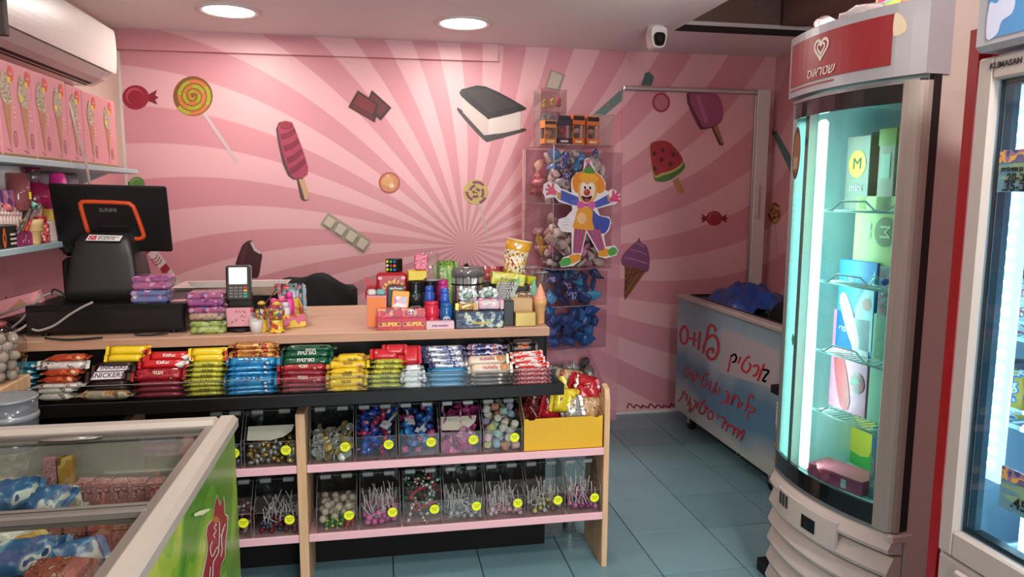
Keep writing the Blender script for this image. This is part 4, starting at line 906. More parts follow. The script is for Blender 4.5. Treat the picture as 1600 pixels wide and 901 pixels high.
fz_box(96, 672, 1.985, 0.035, 0.03, 4, 'yellow carton against the far wall of the glass-topped freezer'); fz_box(72, 678, 1.985, 0.03, 0.03, 1, 'pink carton against the far wall of the glass-topped freezer')
fz_box(310, 655, 1.93, 0.06, 0.09, 1, 'tall pink carton in the far corner of the glass-topped freezer')
fz_bag(20, 772, 1.86, 0.10, 0.09, 0.05, 2, 'blue ice cream bag at the frame edge under the rear lid', 0.3, 4, 'white carton under the blue bag at the frame edge'); fz_bag(58, 783, 1.84, 0.09, 0.09, 0.05, 2, 'blue ice cream bag beside the pink box row', -0.3, 5, 'white carton under the blue bag beside the pink box row')
fz_bag(95, 778, 1.86, 0.07, 0.08, 0.04, 3, 'white ice cream bag beside the pink box row', 0.5, 6, 'white carton under the white bag')
fz_box(82, 818, 1.70, 0.05, 0.05, 0, 'rust-red box under the front glass lid, nearer the basket'); fz_box(112, 816, 1.70, 0.05, 0.05, 0, 'rust-red box under the front glass lid, beside the orange box')
fz_box(145, 812, 1.69, 0.045, 0.06, 5, 'orange box leaning in the corner under the front glass lid', 0.4); fz_box(170, 808, 1.72, 0.05, 0.05, 5, 'orange box beside the inner track under the front glass lid', 0.7)
fz_bag(120, 868, 1.53, 0.11, 0.08, 0.04, 2, 'blue and white ice cream bag under the front lid', 0.6, 7, 'white carton under the blue and white bag'); fz_bag(30, 872, 1.53, 0.13, 0.09, 0.05, 2, 'large blue ice cream bag at the frame edge under the front lid', 0.1, 8, 'white carton under the large blue bag')
fz_bag(75, 893, 1.47, 0.11, 0.07, 0.04, 0, 'brown cone bag under the front glass lid', -0.2, 9, 'white carton under the brown cone bag'); fz_bag(22, 835, 1.64, 0.09, 0.07, 0.03, 3, 'white ice cream bag in the wire basket', 0.5, 10, 'white carton under the bag in the wire basket'); fz_bag(58, 845, 1.62, 0.07, 0.07, 0.03, 4, 'yellow foil ice cream bag in the wire basket', 0.9, 11, 'white carton under the yellow foil bag')

# wooden stand behind the freezer with a nut jar and a plastic tub
jy = 2.40; zb_ = on_y(10, 596, jy).z
sx1 = on_y(24, 600, jy).x
t = thing('wooden_stand', 'small pale wooden stand behind the glass-topped freezer, holding a jar', 'stand', (sx1-0.36, jy-0.10, 0))
MB().rbox((0, 0, zb_-0.045), (0.36, 0.2, zb_), 0.004).build('top_board', M_post, t)
tz = on_y(25, 690, 2.30).z
for x in (0.0, 0.30):
    for y in (0.0, 0.165): MB().box((x, y, 0), (x+0.035, y+0.035, zb_-0.045)).build('leg', M_post, t)
t = thing('nut_jar', 'round clear jar of pale nuts at the edge of the picture', 'jar', (on_y(-22, 590, jy).x, jy, zb_+0.001))
MB().lathe([(0.07, 0), (0.095, 0.02), (0.112, 0.07), (0.11, 0.12), (0.085, 0.155), (0.06, 0.165), (0.062, 0.172)], 28).build('glass', clear('jar_glass', '#eef0ee', 0.2, 0.02), t)
MB().lathe([(0.064, 0.170), (0.064, 0.180), (0.0, 0.182)], 24).build('lid', mat('jar_lid_red', '#7a2a2a', 0.4), t)
nut = MB().ball((0, 0, 0), 0.017, 9, 6, sc=(1.15, 0.9, 0.9)).mesh('nut', mat('pale_nut', '#a8978a', 0.55, vary=0.15, scale=60))
jc = Vector((on_y(-22, 590, jy).x, jy, zb_))
_np = []
for i in range(150):
    best = None
    for _ in range(12):
        a_, q_ = rnd.uniform(0, 6.28), 0.078*math.sqrt(rnd.random()); x, y = q_*math.cos(a_), q_*math.sin(a_); z = 0.018
        for (u, v, w_) in _np:
            d2 = (x-u)**2+(y-v)**2
            if d2 < 0.001: z = max(z, w_+math.sqrt(0.001-d2))
        if best is None or z < best[2]: best = (x, y, z)
    if best[2] < 0.14: _np.append(best); tag(put('nut', nut, None, jc + Vector(best), (i, i*1.3, i*0.7)), 'pale nut inside the round clear jar', 'nut', 'nuts in the clear jar')
t = thing('stool', 'low black stool behind the glass-topped freezer under a plastic tub', 'stool', (on_y(14, 690, 2.195).x, 2.195, 0))
ts_ = 0.62
MB().rbox((-0.085, -0.085, ts_-0.03), (0.085, 0.085, ts_), 0.008).build('seat', M_blackgl, t)
for x in (-0.08, 0.06):
    for y in (-0.08, 0.06): MB().box((x, y, 0), (x+0.02, y+0.02, ts_-0.03)).build('leg', M_blackgl, t)
c_ = on_y(14, 622, 2.195)
t = thing('plastic_tub', 'cloudy round plastic tub behind the glass-topped freezer', 'tub', (c_.x, 2.195, ts_+0.001))
hh = c_.z - ts_; rr = min(0.084, on_y(58, 640, 2.195).x - c_.x)
MB().lathe([(0.0, 0.0), (rr*0.86, 0.0), (rr*0.97, hh*0.8), (rr*0.975, hh), (rr*0.95, hh), (rr*0.94, hh*0.8), (rr*0.83, 0.006), (0, 0.006)], 36).build('wall', clear('cloudy_plastic', '#c4ccd0', 0.2, 0.15, 0.35, '#8d979c'), t)
MB().lathe([(rr*0.985, hh*0.80), (rr*1.02, hh*0.82), (rr*1.02, hh*0.84), (rr*0.985, hh*0.86)], 36).lathe([(rr*0.975, hh*0.985), (rr*1.02, hh*0.99), (rr*1.02, hh*1.01), (rr*0.95, hh*1.01)], 36).build('ribs', clear('cloudy_rib', '#cdd4d6', 0.3, 0.2, 0.5, '#a9b1b4'), t)

# ================================================================ shelves on the side wall
M_shelf = mat('pale_blue_shelf', '#a9bfc4', 0.4, vary=0.05)
sxf = -1.20
for nm, zz, ya, yb, lab in (('wall_shelf', 1.622, 2.3, 3.985, 'pale blue wall shelf holding pink cone boxes under the air conditioner'), ('wall_shelf', 1.318, 2.3, 3.95, 'lower pale blue wall shelf crowded with party goods')):
    t = thing(nm, lab, 'shelf', (XL+0.001, ya, zz), group='pale blue wall shelves')
    MB().rbox((0, 0, -0.022), (sxf-XL, yb-ya, 0), 0.002).build('board', M_shelf, t)
    for y in (0.4, 1.5): MB().prism([(0.0, -0.024), (0.22, -0.024), (0.0, -0.12)], 0.012, lambda u, v, w_: (u, y + w_, v)).build('bracket', M_white, t)
Z1, Z2 = 1.6225, 1.3185
# pink boxes with printed cones
M_cbox = mat('pink_cone_box', '#db9298', 0.5, vary=0.04)
def cone_box(pxa, pxb, n, label, x=-1.235, zt=None):
    ya = on_x(pxa, 200, x).y; yb = on_x(pxb, 200, x).y; zt = zt
    t = thing('cone_box', label, 'box', (x, ya, Z1), group='pink boxes of cones')
    L_ = yb-ya; d = -x + XL + 0.006
    MB().rbox((d, 0.002, 0), (0, L_-0.002, zt), 0.002).build('box_body', M_cbox, t)
    F = Flat(lambda u, v, k: (0.0006 + 0.0004*k, u, v))
    wn = L_/n
    for i in range(n):
        c = wn*(i+0.42); 
        F.poly([(c-0.028, zt*0.60), (c+0.027, zt*0.60), (c+0.012, zt*0.12), (c+0.006, zt*0.12)], mat('cone_tan', '#b9855c', 0.5), 2)
        F.poly(curve([(c-0.032, zt*0.60), (c-0.038, zt*0.70), (c-0.028, zt*0.82), (c-0.004, zt*0.90), (c+0.018, zt*0.83), (c+0.032, zt*0.70), (c+0.029, zt*0.58), (c, zt*0.55)], 3), pack('cone_scoop', ['#b3a58c', '#8a7458', '#cfc4a8'], 160, 0.5), 3)
        F.poly(ell(c+0.042, zt*0.88, 0.020, 0.026, 16), mat('orange_round', '#d9503c', 0.5), 2)
        for q in range(4): F.poly([(c+0.030+q*0.006, zt*0.872), (c+0.034+q*0.006, zt*0.872), (c+0.034+q*0.006, zt*0.89), (c+0.030+q*0.006, zt*0.89)], mat('pale_letters', '#eec0b4', 0.5), 3)
        F.stroke(ell(c+0.045, zt*0.2, 0.012, 0.026, 14) + ell(c+0.045, zt*0.2, 0.012, 0.026, 14)[:1], 0.003, mat('maroon_line', '#7a3038', 0.5), 2); F.stroke([(c+0.045, zt*0.23), (c+0.040, zt*0.2), (c+0.05, zt*0.19), (c+0.044, zt*0.16)], 0.003, MATS['maroon_line'], 2)
        F.stroke([(c-0.02, zt*0.09), (c+0.012, zt*0.06), (c+0.010, zt*0.11)], 0.0025, MATS['maroon_line'], 2)
        for q in range(3): F.poly([(c+0.034, zt*(0.42+q*0.05)), (c+0.058, zt*(0.42+q*0.05)), (c+0.058, zt*(0.435+q*0.05)), (c+0.034, zt*(0.435+q*0.05))], MATS['pale_letters'], 2)
        for (dx_, dz_) in ((-0.03, 0.62), (0.016, 0.78)):
            if (i + n) % 2 or dz_ > 0.7: F.poly([(c+dx_, zt*dz_), (c+dx_+0.02, zt*dz_), (c+dx_+0.02, zt*(dz_+0.06)), (c+dx_, zt*(dz_+0.06))], mat('yellow_tag', '#e8cf2c', 0.5), 4)
    F.poly([(0.004, zt*0.015), (L_-0.004, zt*0.015), (L_-0.004, zt*0.04), (0.004, zt*0.04)], mat('olive_band', '#8a7a4a', 0.5), 2)
    F.build('cone_print', t); return t
zt_ = 0.322
cone_box(-70, 0, 2, 'pink cone box at the frame edge, first on the upper shelf', zt=zt_)
cone_box(1, 54, 2, 'pink cone box with two cones, second along the upper shelf', zt=zt_)
cone_box(55, 106, 2, 'pink cone box with two cones, just before the narrow box', zt=zt_)
cone_box(107, 130, 1, 'narrow pink cone box showing a single cone', zt=zt_*0.985)
cone_box(131, 181, 2, 'pink cone box at the end of the upper shelf near the mural', zt=zt_*0.97)
MB().cyl((0, 0, 0), (0, 0, 0.001), 0.001, n=6) 
# pale rod leaning on the upper shelf
a_, b_ = on_x(108, 158, -1.185), on_x(141, 292, -1.19)
o = MB().tube([a_, a_.lerp(b_, 0.33), a_.lerp(b_, 0.7) + Vector((0.006, 0, 0.004)), b_, b_ + (b_-a_)*((b_.z-1.2)/(a_.z-b_.z))], [0.0035, 0.0045, 0.0055, 0.006, 0.006], 8).build('plastic_rod', mat('greyish_plastic', '#c2b3ad', 0.4)); tag(o, 'thin pale plastic rod leaning in front of the cone boxes', 'rod')

# ---------------------------------------------------------------- party goods on the lower shelf
SG = 'party goods on the lower wall shelf'
def sp_(pxa, pxb, py, X=-1.23): return on_x(pxa, py, X).y, on_x(pxb, py, X).y
def side_box(name, label, cat, pxa, pxb, py0, py1, m, X=-1.225, d=0.10, z0=Z2, front=None, flap=None):
    ya, yb = sp_(pxa, pxb, (py0+py1)/2, X); zt = on_x((pxa+pxb)/2, py0, X).z
    t = thing(name, label, cat, (X, ya, z0), group=SG)
    MB().rbox((-d, 0, 0), (0, yb-ya, zt-z0), 0.002).build('box_body', m, t)
    if front: MB().box((0.0002, (yb-ya)*0.12, (zt-z0)*0.12), (0.0012, (yb-ya)*0.88, (zt-z0)*0.8)).build('front_print', front, t)
    MB().box((-d+0.002, 0.002, zt-z0), (-0.002, yb-ya-0.002, zt-z0+0.0015)).build('top_flap', flap or m, t)
    return t, yb-ya, zt-z0
t, L_, h_ = side_box('toy_box', 'black toy box with an orange figure print at the frame edge', 'box', -6, 27, 352, 392, mat('black_card', '#1a1613', 0.45), X=-1.215)
F = Flat(lambda u, v, k: (0.0016 + 0.0004*k, u, v)); F.poly(ell(L_*0.35, h_*0.42, 0.012, 0.030), mat('orange_figure', '#c9622a', 0.5)); F.poly(ell(L_*0.35, h_*0.80, 0.008), MATS['orange_figure']); F.poly(ell(L_*0.35, h_*0.45, 0.005, 0.012), mat('figure_dark', '#5a2410', 0.5))
for q in range(3): F.poly([(L_*0.6, h_*(0.15+q*0.2)), (L_*0.9, h_*(0.15+q*0.2)), (L_*0.9, h_*(0.24+q*0.2)), (L_*0.6, h_*(0.24+q*0.2))], mat('pale_caption', '#d4c8bc', 0.5), 6)
F.build('figure_print', t)
t, L_, h_ = side_box('gift_box', 'small magenta box with white dots beside the black toy box', 'box', 28, 52, 362, 388, mat('magenta_card', '#9c2a66', 0.45), X=-1.215)
F = Flat(lambda u, v, k: (0.0008 + 0.0004*k, u, v))
for (u, v) in ((0.3, 0.35), (0.65, 0.3), (0.5, 0.7), (0.45, 0.45)): F.poly(ell(L_*u, h_*v, 0.004, 0.006, 8), mat('pale_caption', '#d4c8bc', 0.5), 3)
F.build('dot_print', t)
side_box('gift_box', 'yellow box with dull photo print behind the cream cup', 'box', 66, 96, 305, 345, mat('yellow_card', '#dcc326', 0.45), X=-1.30, d=0.1, front=mat('yellow_card_bright', '#ead43a', 0.45), flap=mat('cream_card', '#cdb98a', 0.5))
side_box('photo_box', 'small box with dark photo print in front of the yellow box', 'box', 52, 66, 318, 344, pack('photo_print', ['#7a5a5e', '#b08a86', '#4d3a44', '#c9b0a0'], 90), X=-1.27, d=0.05)
side_box('gift_box', 'white wrapped gift box next to the monitor', 'box', 70, 100, 346, 378, mat('white_gift_paper', '#c9c2ba', 0.4, vary=0.1), X=-1.24, d=0.09)
side_box('picture_tub', 'pink and purple printed tub at the frame edge', 'tub', -8, 24, 297, 318, pack('pink_purple_print', ['#c27a9a', '#8a5a9a', '#d9a0b4', '#6a4a86'], 40), X=-1.27, z0=1.44, d=0.12)
side_box('display_riser', 'cream cardboard riser at the back of the lower wall shelf', 'box', -8, 75, 320, 385, mat('cream_card', '#cdb98a', 0.5), X=-1.33, d=0.13)
def side_thing(name, label, cat, px, py, X): p = on_x(px, py, X); return thing(name, label, cat, p, group=SG), p
def rev(name, label, cat, px, pyb, pyt, prof, m, X=-1.26, wpx=10, z0=None, nm='vessel', n=18):
    b_ = on_x(px, pyb, X); tp = on_x(px, pyt, X); h = tp.z-b_.z
    if z0 is not None: h += b_.z - z0; b_.z = z0
    r = (on_x(px+wpx/2, pyb, X) - on_x(px-wpx/2, pyb, X)).length*0.5*0.8
    t = thing(name, label, cat, b_, group=SG); MB().lathe([(a*r, z*h) for a, z in prof], n).build(nm, m, t); return t, r, h
t, r, h = rev('cone_cup', 'cream wafer-style cup on the lower wall shelf', 'cup', 52, 383, 342, [(0.7, 0), (0.75, 0.05), (0.8, 0.45), (1.0, 0.5), (1.02, 0.75), (1.12, 0.8), (1.14, 1.0), (0.9, 0.99), (0.7, 0.6), (0, 0.6)], mat('wafer_cream', '#cfae78', 0.5), X=-1.225, wpx=17, z0=Z2)
MB().lathe([(r*1.03, h*0.52), (r*1.06, h*0.56), (r*1.06, h*0.6)], 18).build('grip_band', mat('wafer_band', '#bb965e', 0.5), t)
for i, (px, pyt, c, lab) in enumerate(((44, 310, '#5fb8a4', 'teal icing-cone bottle on the lower wall shelf'), (26, 310, '#d6cfc9', 'white icing-cone bottle on the lower wall shelf'), (3, 312, '#c8606a', 'rose icing-cone bottle at the frame edge'))):
    t, r, h = rev('icing_bottle', lab, 'bottle', px, 352, pyt, [(0.95, 0), (1.0, 0.2), (0.85, 0.5), (0.35, 0.88), (0.22, 0.92), (0.0, 0.93)], mat('icing_' + c[1:], c, 0.4), X=-1.29, wpx=21, z0=1.44)
    MB().ball((0, 0, h*0.95), r*0.25, 10, 6).build('tip', mat('icing_' + c[1:], c, 0.4), t)
for i in range(7):
    px = 2 + i*5; p = on_x(px, 349, -1.255); q = on_x(px+1, 320, -1.27)
    t = thing('wrapped_stick', 'slim wrapped sweet stick standing in a row behind the black toy box', 'sweet', p, group='wrapped sticks on the lower wall shelf')
    MB().tube([(0, 0, -0.04), (0, 0, 0.02), q-p - Vector((0, 0, 0.012))], 0.0055, 8).build('wrapper', pack('stick_wrap', ['#c9b2a8', '#d8cdc6', '#a06a70'], 120), t); MB().tube([q-p - Vector((0, 0, 0.012)), q-p], 0.004, 6).build('cap', mat('stick_cap', '#3a2c2a', 0.5), t)
for px0, py0, px1, py1, c, lab in ((27, 366, 49, 325, '#4a4640', 'clear-barrelled pen leaning beside the magenta box'), (40, 361, 57, 322, '#a82a22', 'red-barrelled pen leaning beside the cream cup')):
    p, q = on_x(px0, py0, -1.205), on_x(px1, py1, -1.215)
    t = thing('pen', lab, 'pen', p, group='pens on the lower wall shelf'); d = q-p
    MB().tube([(0, 0, 0), d*0.45], 0.006, 8).build('grip', mat('pen_' + c[1:], c, 0.3), t); MB().tube([d*0.45, d*0.95], 0.006, 8).build('barrel', clear('pen_barrel', '#c9c2bc', 0.3, 0.1, 0.35, '#9a8f88'), t); MB().tube([d*0.93, d*1.03], 0.0045, 6).build('clip', M_blackgl, t)
t, r, h = rev('sprinkle_bottle', 'small bottle of red sprinkles with red cap', 'bottle', 65, 380, 338, [(0.9, 0), (1, 0.05), (1, 0.7), (0.7, 0.78)], pack('sprinkle_print', ['#b9323a', '#e6d8d0', '#8f2028', '#d98a6a'], 140), X=-1.245, wpx=14, z0=Z2)
MB().lathe([(r*0.7, h*0.78), (r*0.75, h*0.8), (r*0.75, h), (0, h)], 16).build('cap', mat('cap_red', '#a31d24', 0.4), t)
t, r, h = rev('white_tub', 'white lidded plastic tub under the upper shelf', 'tub', 8, 296, 258, [(0.85, 0), (1, 0.75), (1.08, 0.78), (1.1, 0.98), (0, 1.0)], mat('white_tub', '#b9b2ae', 0.4), X=-1.32, wpx=26, z0=1.45)
t, r, h = rev('glass_mug', 'clear mug with a red label and yellow price tag', 'mug', 29, 307, 271, [(0.9, 0), (1, 0.03), (1, 1.0), (0.9, 1.0), (0.9, 0.06), (0, 0.06)], clear('mug_plastic', '#e4c0bc', 0.2, 0.06, 0.4, '#b0646a'), X=-1.27, wpx=20, z0=1.44)
MB().tube([(0.0, r*0.95, h*0.8), (0.0, r*1.5, h*0.75), (0.0, r*1.55, h*0.3), (0.0, r*0.95, h*0.2)], 0.003, 6).build('handle', clear('mug_plastic', '#e4c0bc'), t); MB().box((r*1.0, -0.008, h*0.3), (r*1.03, 0.008, h*0.5)).build('price_tag', mat('yellow_tag', '#e8cf2c', 0.5), t)
t, r, h = rev('candy_jar', 'wide magenta candy jar with silver neck under the upper shelf', 'jar', 54, 306, 262, [(0.9, 0), (1, 0.1), (0.95, 0.35), (0.6, 0.55), (0.25, 0.62), (0.22, 0.9), (0.3, 1.0), (0, 1.0)], mat('magenta_glass', '#8f1c46', 0.15), X=-1.32, wpx=40, z0=1.452, n=24)
MB().lathe([(r*0.27, h*0.6), (r*0.27, h*0.9)], 16).build('neck', mat('dull_silver', '#9a9092', 0.3, 0.6), t); MB().box((r*0.93, -0.012, h*0.2), (r*0.97, 0.012, h*0.34)).build('price_tag', mat('yellow_tag', '#e8cf2c', 0.5), t)
t, r, h = rev('paper_cone', 'hot pink paper cone cup beside the monitor', 'cup', 91, 292, 270, [(1.0, 0), (1.0, 0.12), (0.85, 0.15), (0.5, 0.95), (0.35, 1.0), (0, 1.0)], mat('hot_pink', '#cc2f86', 0.45), X=-1.25, wpx=22, z0=1.44)
for px, lab in ((74, 'grey film bag standing behind the pink cone cup'), (104, 'grey film bag half hidden behind the monitor top')):
    p = on_x(px, 305, -1.33); bag('film_bag', lab, 'bag', (p.x, p.y, 1.44), 0.14, 0.15, 0.04, mat('grey_film', '#9a9298', 0.25, vary=0.2), (0, 0, PI/2-0.3), SG, int(px), fin=False)
side_box('display_riser', 'pale riser box under the candy jar and film bags', 'box', 76, 140, 330, 372, mat('pale_riser', '#b7a9a0', 0.5), X=-1.31, d=0.15, z0=Z2)
# sign hanging at the corner of the picture
p = on_y(-14, 25, 2.05); t = thing('hanging_sign', 'dark hanging sign with lime top in the upper corner of the picture', 'sign', (p.x, 2.05, p.z))
hw_ = on_y(10, 25, 2.05).x-p.x; MB().rbox((-hw_, -0.01, -0.046), (hw_, 0.01, 0.05), 0.002).build('board', mat('sign_dark', '#1c120e', 0.5), t); MB().box((-hw_, -0.0125, -0.046), (hw_*0.62, -0.0101, 0.006)).build('orange_panel', mat('sign_orange', '#a8481c', 0.5), t)
MB().prism(ell(hw_*0.4, 0.066, hw_*1.3, 0.03), 0.012, lambda u, v, w_: (u, -0.013+w_, v)).build('lime_badge', mat('sign_lime', '#a4ac3a', 0.5), t); MB().cyl((0, 0, 0.05), (0, 0, ZC-p.z), 0.002, n=6).build('cord', M_blackgl, t)
# ================================================================ cash register, terminal and things on the worktop
def spanx(pxa, pxb, py, Y): a, b = on_y(pxa, py, Y), on_y(pxb, py, Y); return (a.x+b.x)/2, b.x-a.x
def ztop(px, py, Y): return on_y(px, py, Y).z
ZS = ZT + 0.0005
# cash drawer
dxa, dxb = on_y(40, 500, 2.83).x, on_y(289, 500, 2.83).x; dzt = ztop(250, 474, 2.83)
t = thing('cash_box', 'flat black cash drawer under the register stand', 'cash drawer', ((dxa+dxb)/2, 3.02, ZS))
hw = (dxb-dxa)/2
MB().rbox((-hw, -0.19, 0.012), (hw, 0.19, dzt-ZS), 0.004).build('case', M_blackgl, t)
MB().rbox((-hw+0.006, -0.195, 0.022), (hw-0.006, -0.189, dzt-ZS-0.02), 0.002).build('drawer_front', mat('black_satin', '#0f0e0e', 0.3), t)
for x in (-hw+0.05, hw-0.05):
    for y in (-0.16, 0.16): MB().cyl((x, y, 0), (x, y, 0.012), 0.014, n=12).build('foot', M_blackgl, t)
DT = dzt + 0.0005
# register: stand with printer, screen seen from behind
t = thing('cash_register', 'black touchscreen cash register seen from behind, orange ring on its back', 'cash register', (-1.035, 3.0, DT))
zz = 1.353 - DT
mb = MB(); secs = [(0.0, 0.128, -0.075, 0.12), (0.05, 0.126, -0.07, 0.12), (0.16, 0.112, -0.05, 0.11), (zz-0.03, 0.098, -0.028, 0.10), (zz-0.006, 0.088, -0.012, 0.09), (zz, 0.07, 0.004, 0.08)]
rings = []
for z, hw_, ya, yb in secs:
    rings.append([(x, y, z) for x, y in curve([(-hw_, ya+0.02), (-hw_+0.02, ya), (0, ya-0.002), (hw_-0.02, ya), (hw_, ya+0.02), (hw_, yb-0.02), (hw_-0.02, yb), (-hw_+0.02, yb), (-hw_, yb-0.02)], 3)])
n = len(rings[0]); V = [v for r_ in rings for v in r_]; Fq = [(i*n+k, i*n+(k+1) % n, (i+1)*n+(k+1) % n, (i+1)*n+k) for i in range(len(rings)-1) for k in range(n)] + [tuple(range(n))[::-1], tuple((len(rings)-1)*n+k for k in range(n))]
mb.add(V, Fq, 0, True); st = mb.build('stand', mat('stand_charcoal', '#1c1b1a', 0.42, vary=0.15), t)
MB().rbox((-0.150, -0.03, 0.0), (-0.118, 0.09, 0.16), 0.014).rbox((-0.145, -0.035, 0.165), (-0.105, 0.05, 0.215), 0.016).build('cable_cover', M_blackgl, t)
def stick(u, v, k): return on_y(u, v, 2.985 - 0.001*k) - Vector((-1.035, 3.0, DT))
F = Flat(lambda u, v, k: tuple(on_y(u, v, 3.0 - 0.042 + (376-v)*0.0019 - 0.0006*k) - Vector((-1.035, 3.0, DT))))
F.poly([(139.5, 366.5), (192, 368), (187, 376.5), (133.5, 375.5)], mat('sticker_white', '#d6d2ce', 0.45)); F.poly([(140.5, 368), (152, 368.2), (149, 374.5), (137, 374)], mat('sticker_red', '#b0283a', 0.45)); F.stroke([(140, 373), (145, 369.5), (148, 373)], 1.0, mat('sticker_white', '#d6d2ce'), 4)
F.stroke([(154, 369.3), (186, 370.3)], 0.8, mat('sticker_ink', '#4a4648', 0.5), 4)
F.build('service_sticker', st)
tm = text_mesh('072-2776122', 0.0155, 0.0, align='LEFT', bold=0.0002)
for v in tm.vertices:
    f = Vector((v.co.x/0.0155, v.co.y/0.0155)); v.co = Vector(tuple(on_y(152.5 + f.x*5.0, 372.6 - f.y*5.2, 3.0 - 0.042 + 3.2*0.0019 - 0.005) - Vector((-1.035, 3.0, DT))))
tm.materials.clear(); tm.materials.append(mat('sticker_ink', '#4a4648', 0.5)); put('sticker_number', tm, st)
# screen
tilt = math.radians(14)
scx = on_y(176, 341, 3.02).x; scz = on_y(176, 341, 3.02).z
scr = MB().rbox((-0.205, -0.008, -0.131), (0.205, 0.010, 0.131), 0.006).build('screen', mat('screen_black', '#0b0b0c', 0.3, vary=0.15), t, (scx+1.035, 0.02, scz-DT), (tilt, math.radians(1.2), 0))
MB().box((-0.196, 0.0098, -0.122), (0.196, 0.0108, 0.122)).build('display_glass', MATS['black_gloss'], scr)
pts = curve([(-0.090, -0.06), (-0.103, 0.045), (-0.098, 0.060), (-0.08, 0.066), (0.055, 0.064), (0.075, 0.056), (0.085, 0.04), (0.106, -0.055), (0.102, -0.072), (0.088, -0.078), (0.065, -0.078)], 4, False)
MB().tube([(x, -0.009, z) for x, z in pts], 0.0085, 8).build('orange_ring', mat('orange_plastic', '#c4451c', 0.4, vary=0.05), scr)
text('maker_lettering', 'SUNMI', mat('grey_print', '#77736e', 0.4), scr, (-0.010, -0.0088, 0.034), FRONT, 0.021)
MB().rbox((-0.055, -0.012, -0.13), (0.06, 0.05, -0.02), 0.01).build('hinge_arm', M_blackgl, scr)
# tins
def tin(px0, px1, pyt, pyb, Y, base, mats_, label, rot=0.0):
    cx, wd = spanx(px0, px1, (pyt+pyb)/2, Y); h = ztop((px0+px1)/2, pyt, Y) - ztop((px0+px1)/2, pyb, Y)
    t = thing('candy_tin', label, 'tin', (cx, Y+0.05, base), (0, 0, rot), 'film-wrapped tins by the register')
    MB().rbox((-wd/2, -0.05, 0), (wd/2, 0.05, h*0.56), 0.008).build('tin_body', mats_[0], t)
    MB().rbox((-wd/2-0.002, -0.052, h*0.54), (wd/2+0.002, 0.052, h), 0.008).build('lid', mats_[1], t)
    MB().rbox((-wd/2-0.004, -0.054, 0.0005), (wd/2+0.004, 0.054, h+0.0015), 0.01).build('film_wrap', clear('film_wrap', '#f3f0f3', 0.5, 0.12), t)
    return base + h + 0.003
P1 = pack('tin_purple', ['#a0528e', '#7a3a7a', '#d39ac0', '#c46aa0'], 70, 0.25); P2_ = pack('tin_blue', ['#6a7aa8', '#3f7fb0', '#c0a0c4', '#9a5a9a', '#dcd0d8'], 70, 0.25); P3 = pack('tin_rose', ['#b0628a', '#d8a0b8', '#8a3a6a', '#6a6aa0'], 70, 0.25); P4 = pack('tin_tan', ['#b59a7a', '#8a6a8a', '#6a7a9a', '#d4b8a0', '#a0607a'], 60, 0.25); P5 = pack('tin_green', ['#a6c05a', '#8aa84a', '#c8d890', '#6a8a5a'], 60, 0.25)
b = tin(203, 261, 456, 476, 2.835, DT, (P2_, P2_), 'lower blue-purple tin stacked on the cash drawer'); tin(205, 263, 435, 456, 2.835, b, (P3, P1), 'upper rose-purple tin stacked on the cash drawer', 0.03)
b = tin(296, 351, 503, 523, 2.79, ZS, (P5, P5), 'green film-wrapped tin at the bottom of the stack beside the card terminal', 0.04); b = tin(294, 349, 482, 503, 2.79, b, (P4, P3), 'tan and purple tin in the middle of the stack beside the card terminal', 0.02); tin(291, 347, 461, 482, 2.79, b, (P1, P3), 'purple tin on top of the stack beside the card terminal', 0.01)
t = thing('note_paper', 'pink sticky note lying between the tins on the drawer', 'note', (on_y(277, 468, 2.88).x, 2.90, DT)); MB().box((-0.03, -0.02, 0), (0.03, 0.02, 0.0012)).build('sheet', mat('pink_note', '#d99aa2', 0.6), t, rot=(0, 0, 0.2)); MB().box((-0.02, -0.012, 0.0012), (0.0, -0.010, 0.0015)).build('writing', mat('note_ink', '#5a3a44', 0.6), t, rot=(0, 0, 0.2))
# card terminal on a stand
TY = 2.84
cx, wd = spanx(352, 391, 440, TY); z0_ = ztop(370, 470, TY); z1_ = ztop(370, 415, TY)
t = thing('card_terminal', 'card payment terminal with lit screen and keypad on a black stand', 'card terminal', (cx, TY+0.02, ZS))
MB().lathe([(0.052, 0), (0.052, 0.008), (0.045, 0.012), (0, 0.013)], 28).build('base', M_blackgl, t)
MB().rbox((-0.045, 0.012, 0.012), (0.045, 0.03, z0_-ZS+0.03), 0.006).build('stand', mat('stand_charcoal', '#1c1b1a'), t)
hd = MB().rbox((-wd/2, -0.012, 0), (wd/2, 0.02, z1_-z0_), 0.007).build('terminal', mat('terminal_grey', '#3a3838', 0.35), t, (0, -0.012, z0_-ZS), (-0.12, 0.0, 0))
hh = z1_-z0_
MB().rbox((-wd/2-0.002, -0.006, hh*0.42), (wd/2+0.002, 0.018, hh*1.01), 0.006).build('bezel', mat('bezel_grey', '#8a8582', 0.35), hd)
MB().box((-wd*0.36, -0.0135, hh*0.47), (wd*0.36, -0.0118, hh*0.94)).build('screen', mat('terminal_screen', '#e8e6da', 0.3, emit=0.55), hd)
for r_ in range(4):
    for c_ in range(4):
        m_ = mat('key_dark', '#75706c', 0.4) if c_ < 3 else (mat('key_red', '#c4382e', 0.4), mat('key_yellow', '#d8b23a', 0.4), mat('key_green', '#2fa890', 0.4), mat('key_green', '#2fa890', 0.4))[r_]
        x = -wd*0.36 + c_*wd*0.19; z = hh*(0.34 - r_*0.082)
        MB().rbox((x, -0.0145, z), (x+wd*0.15, -0.0118, z+hh*0.055), 0.001).build('key', m_, hd)
nt_ = MB().box((-wd*0.48, -0.0035, 0.02), (wd*0.48, -0.002, 0.02 + (ztop(370, 478, TY)-ztop(370, 508, TY)))).build('pink_note', mat('pink_note', '#d99aa2', 0.6), t, (0.0, -0.022, ZS*0), (0.14, 0, 0.02))
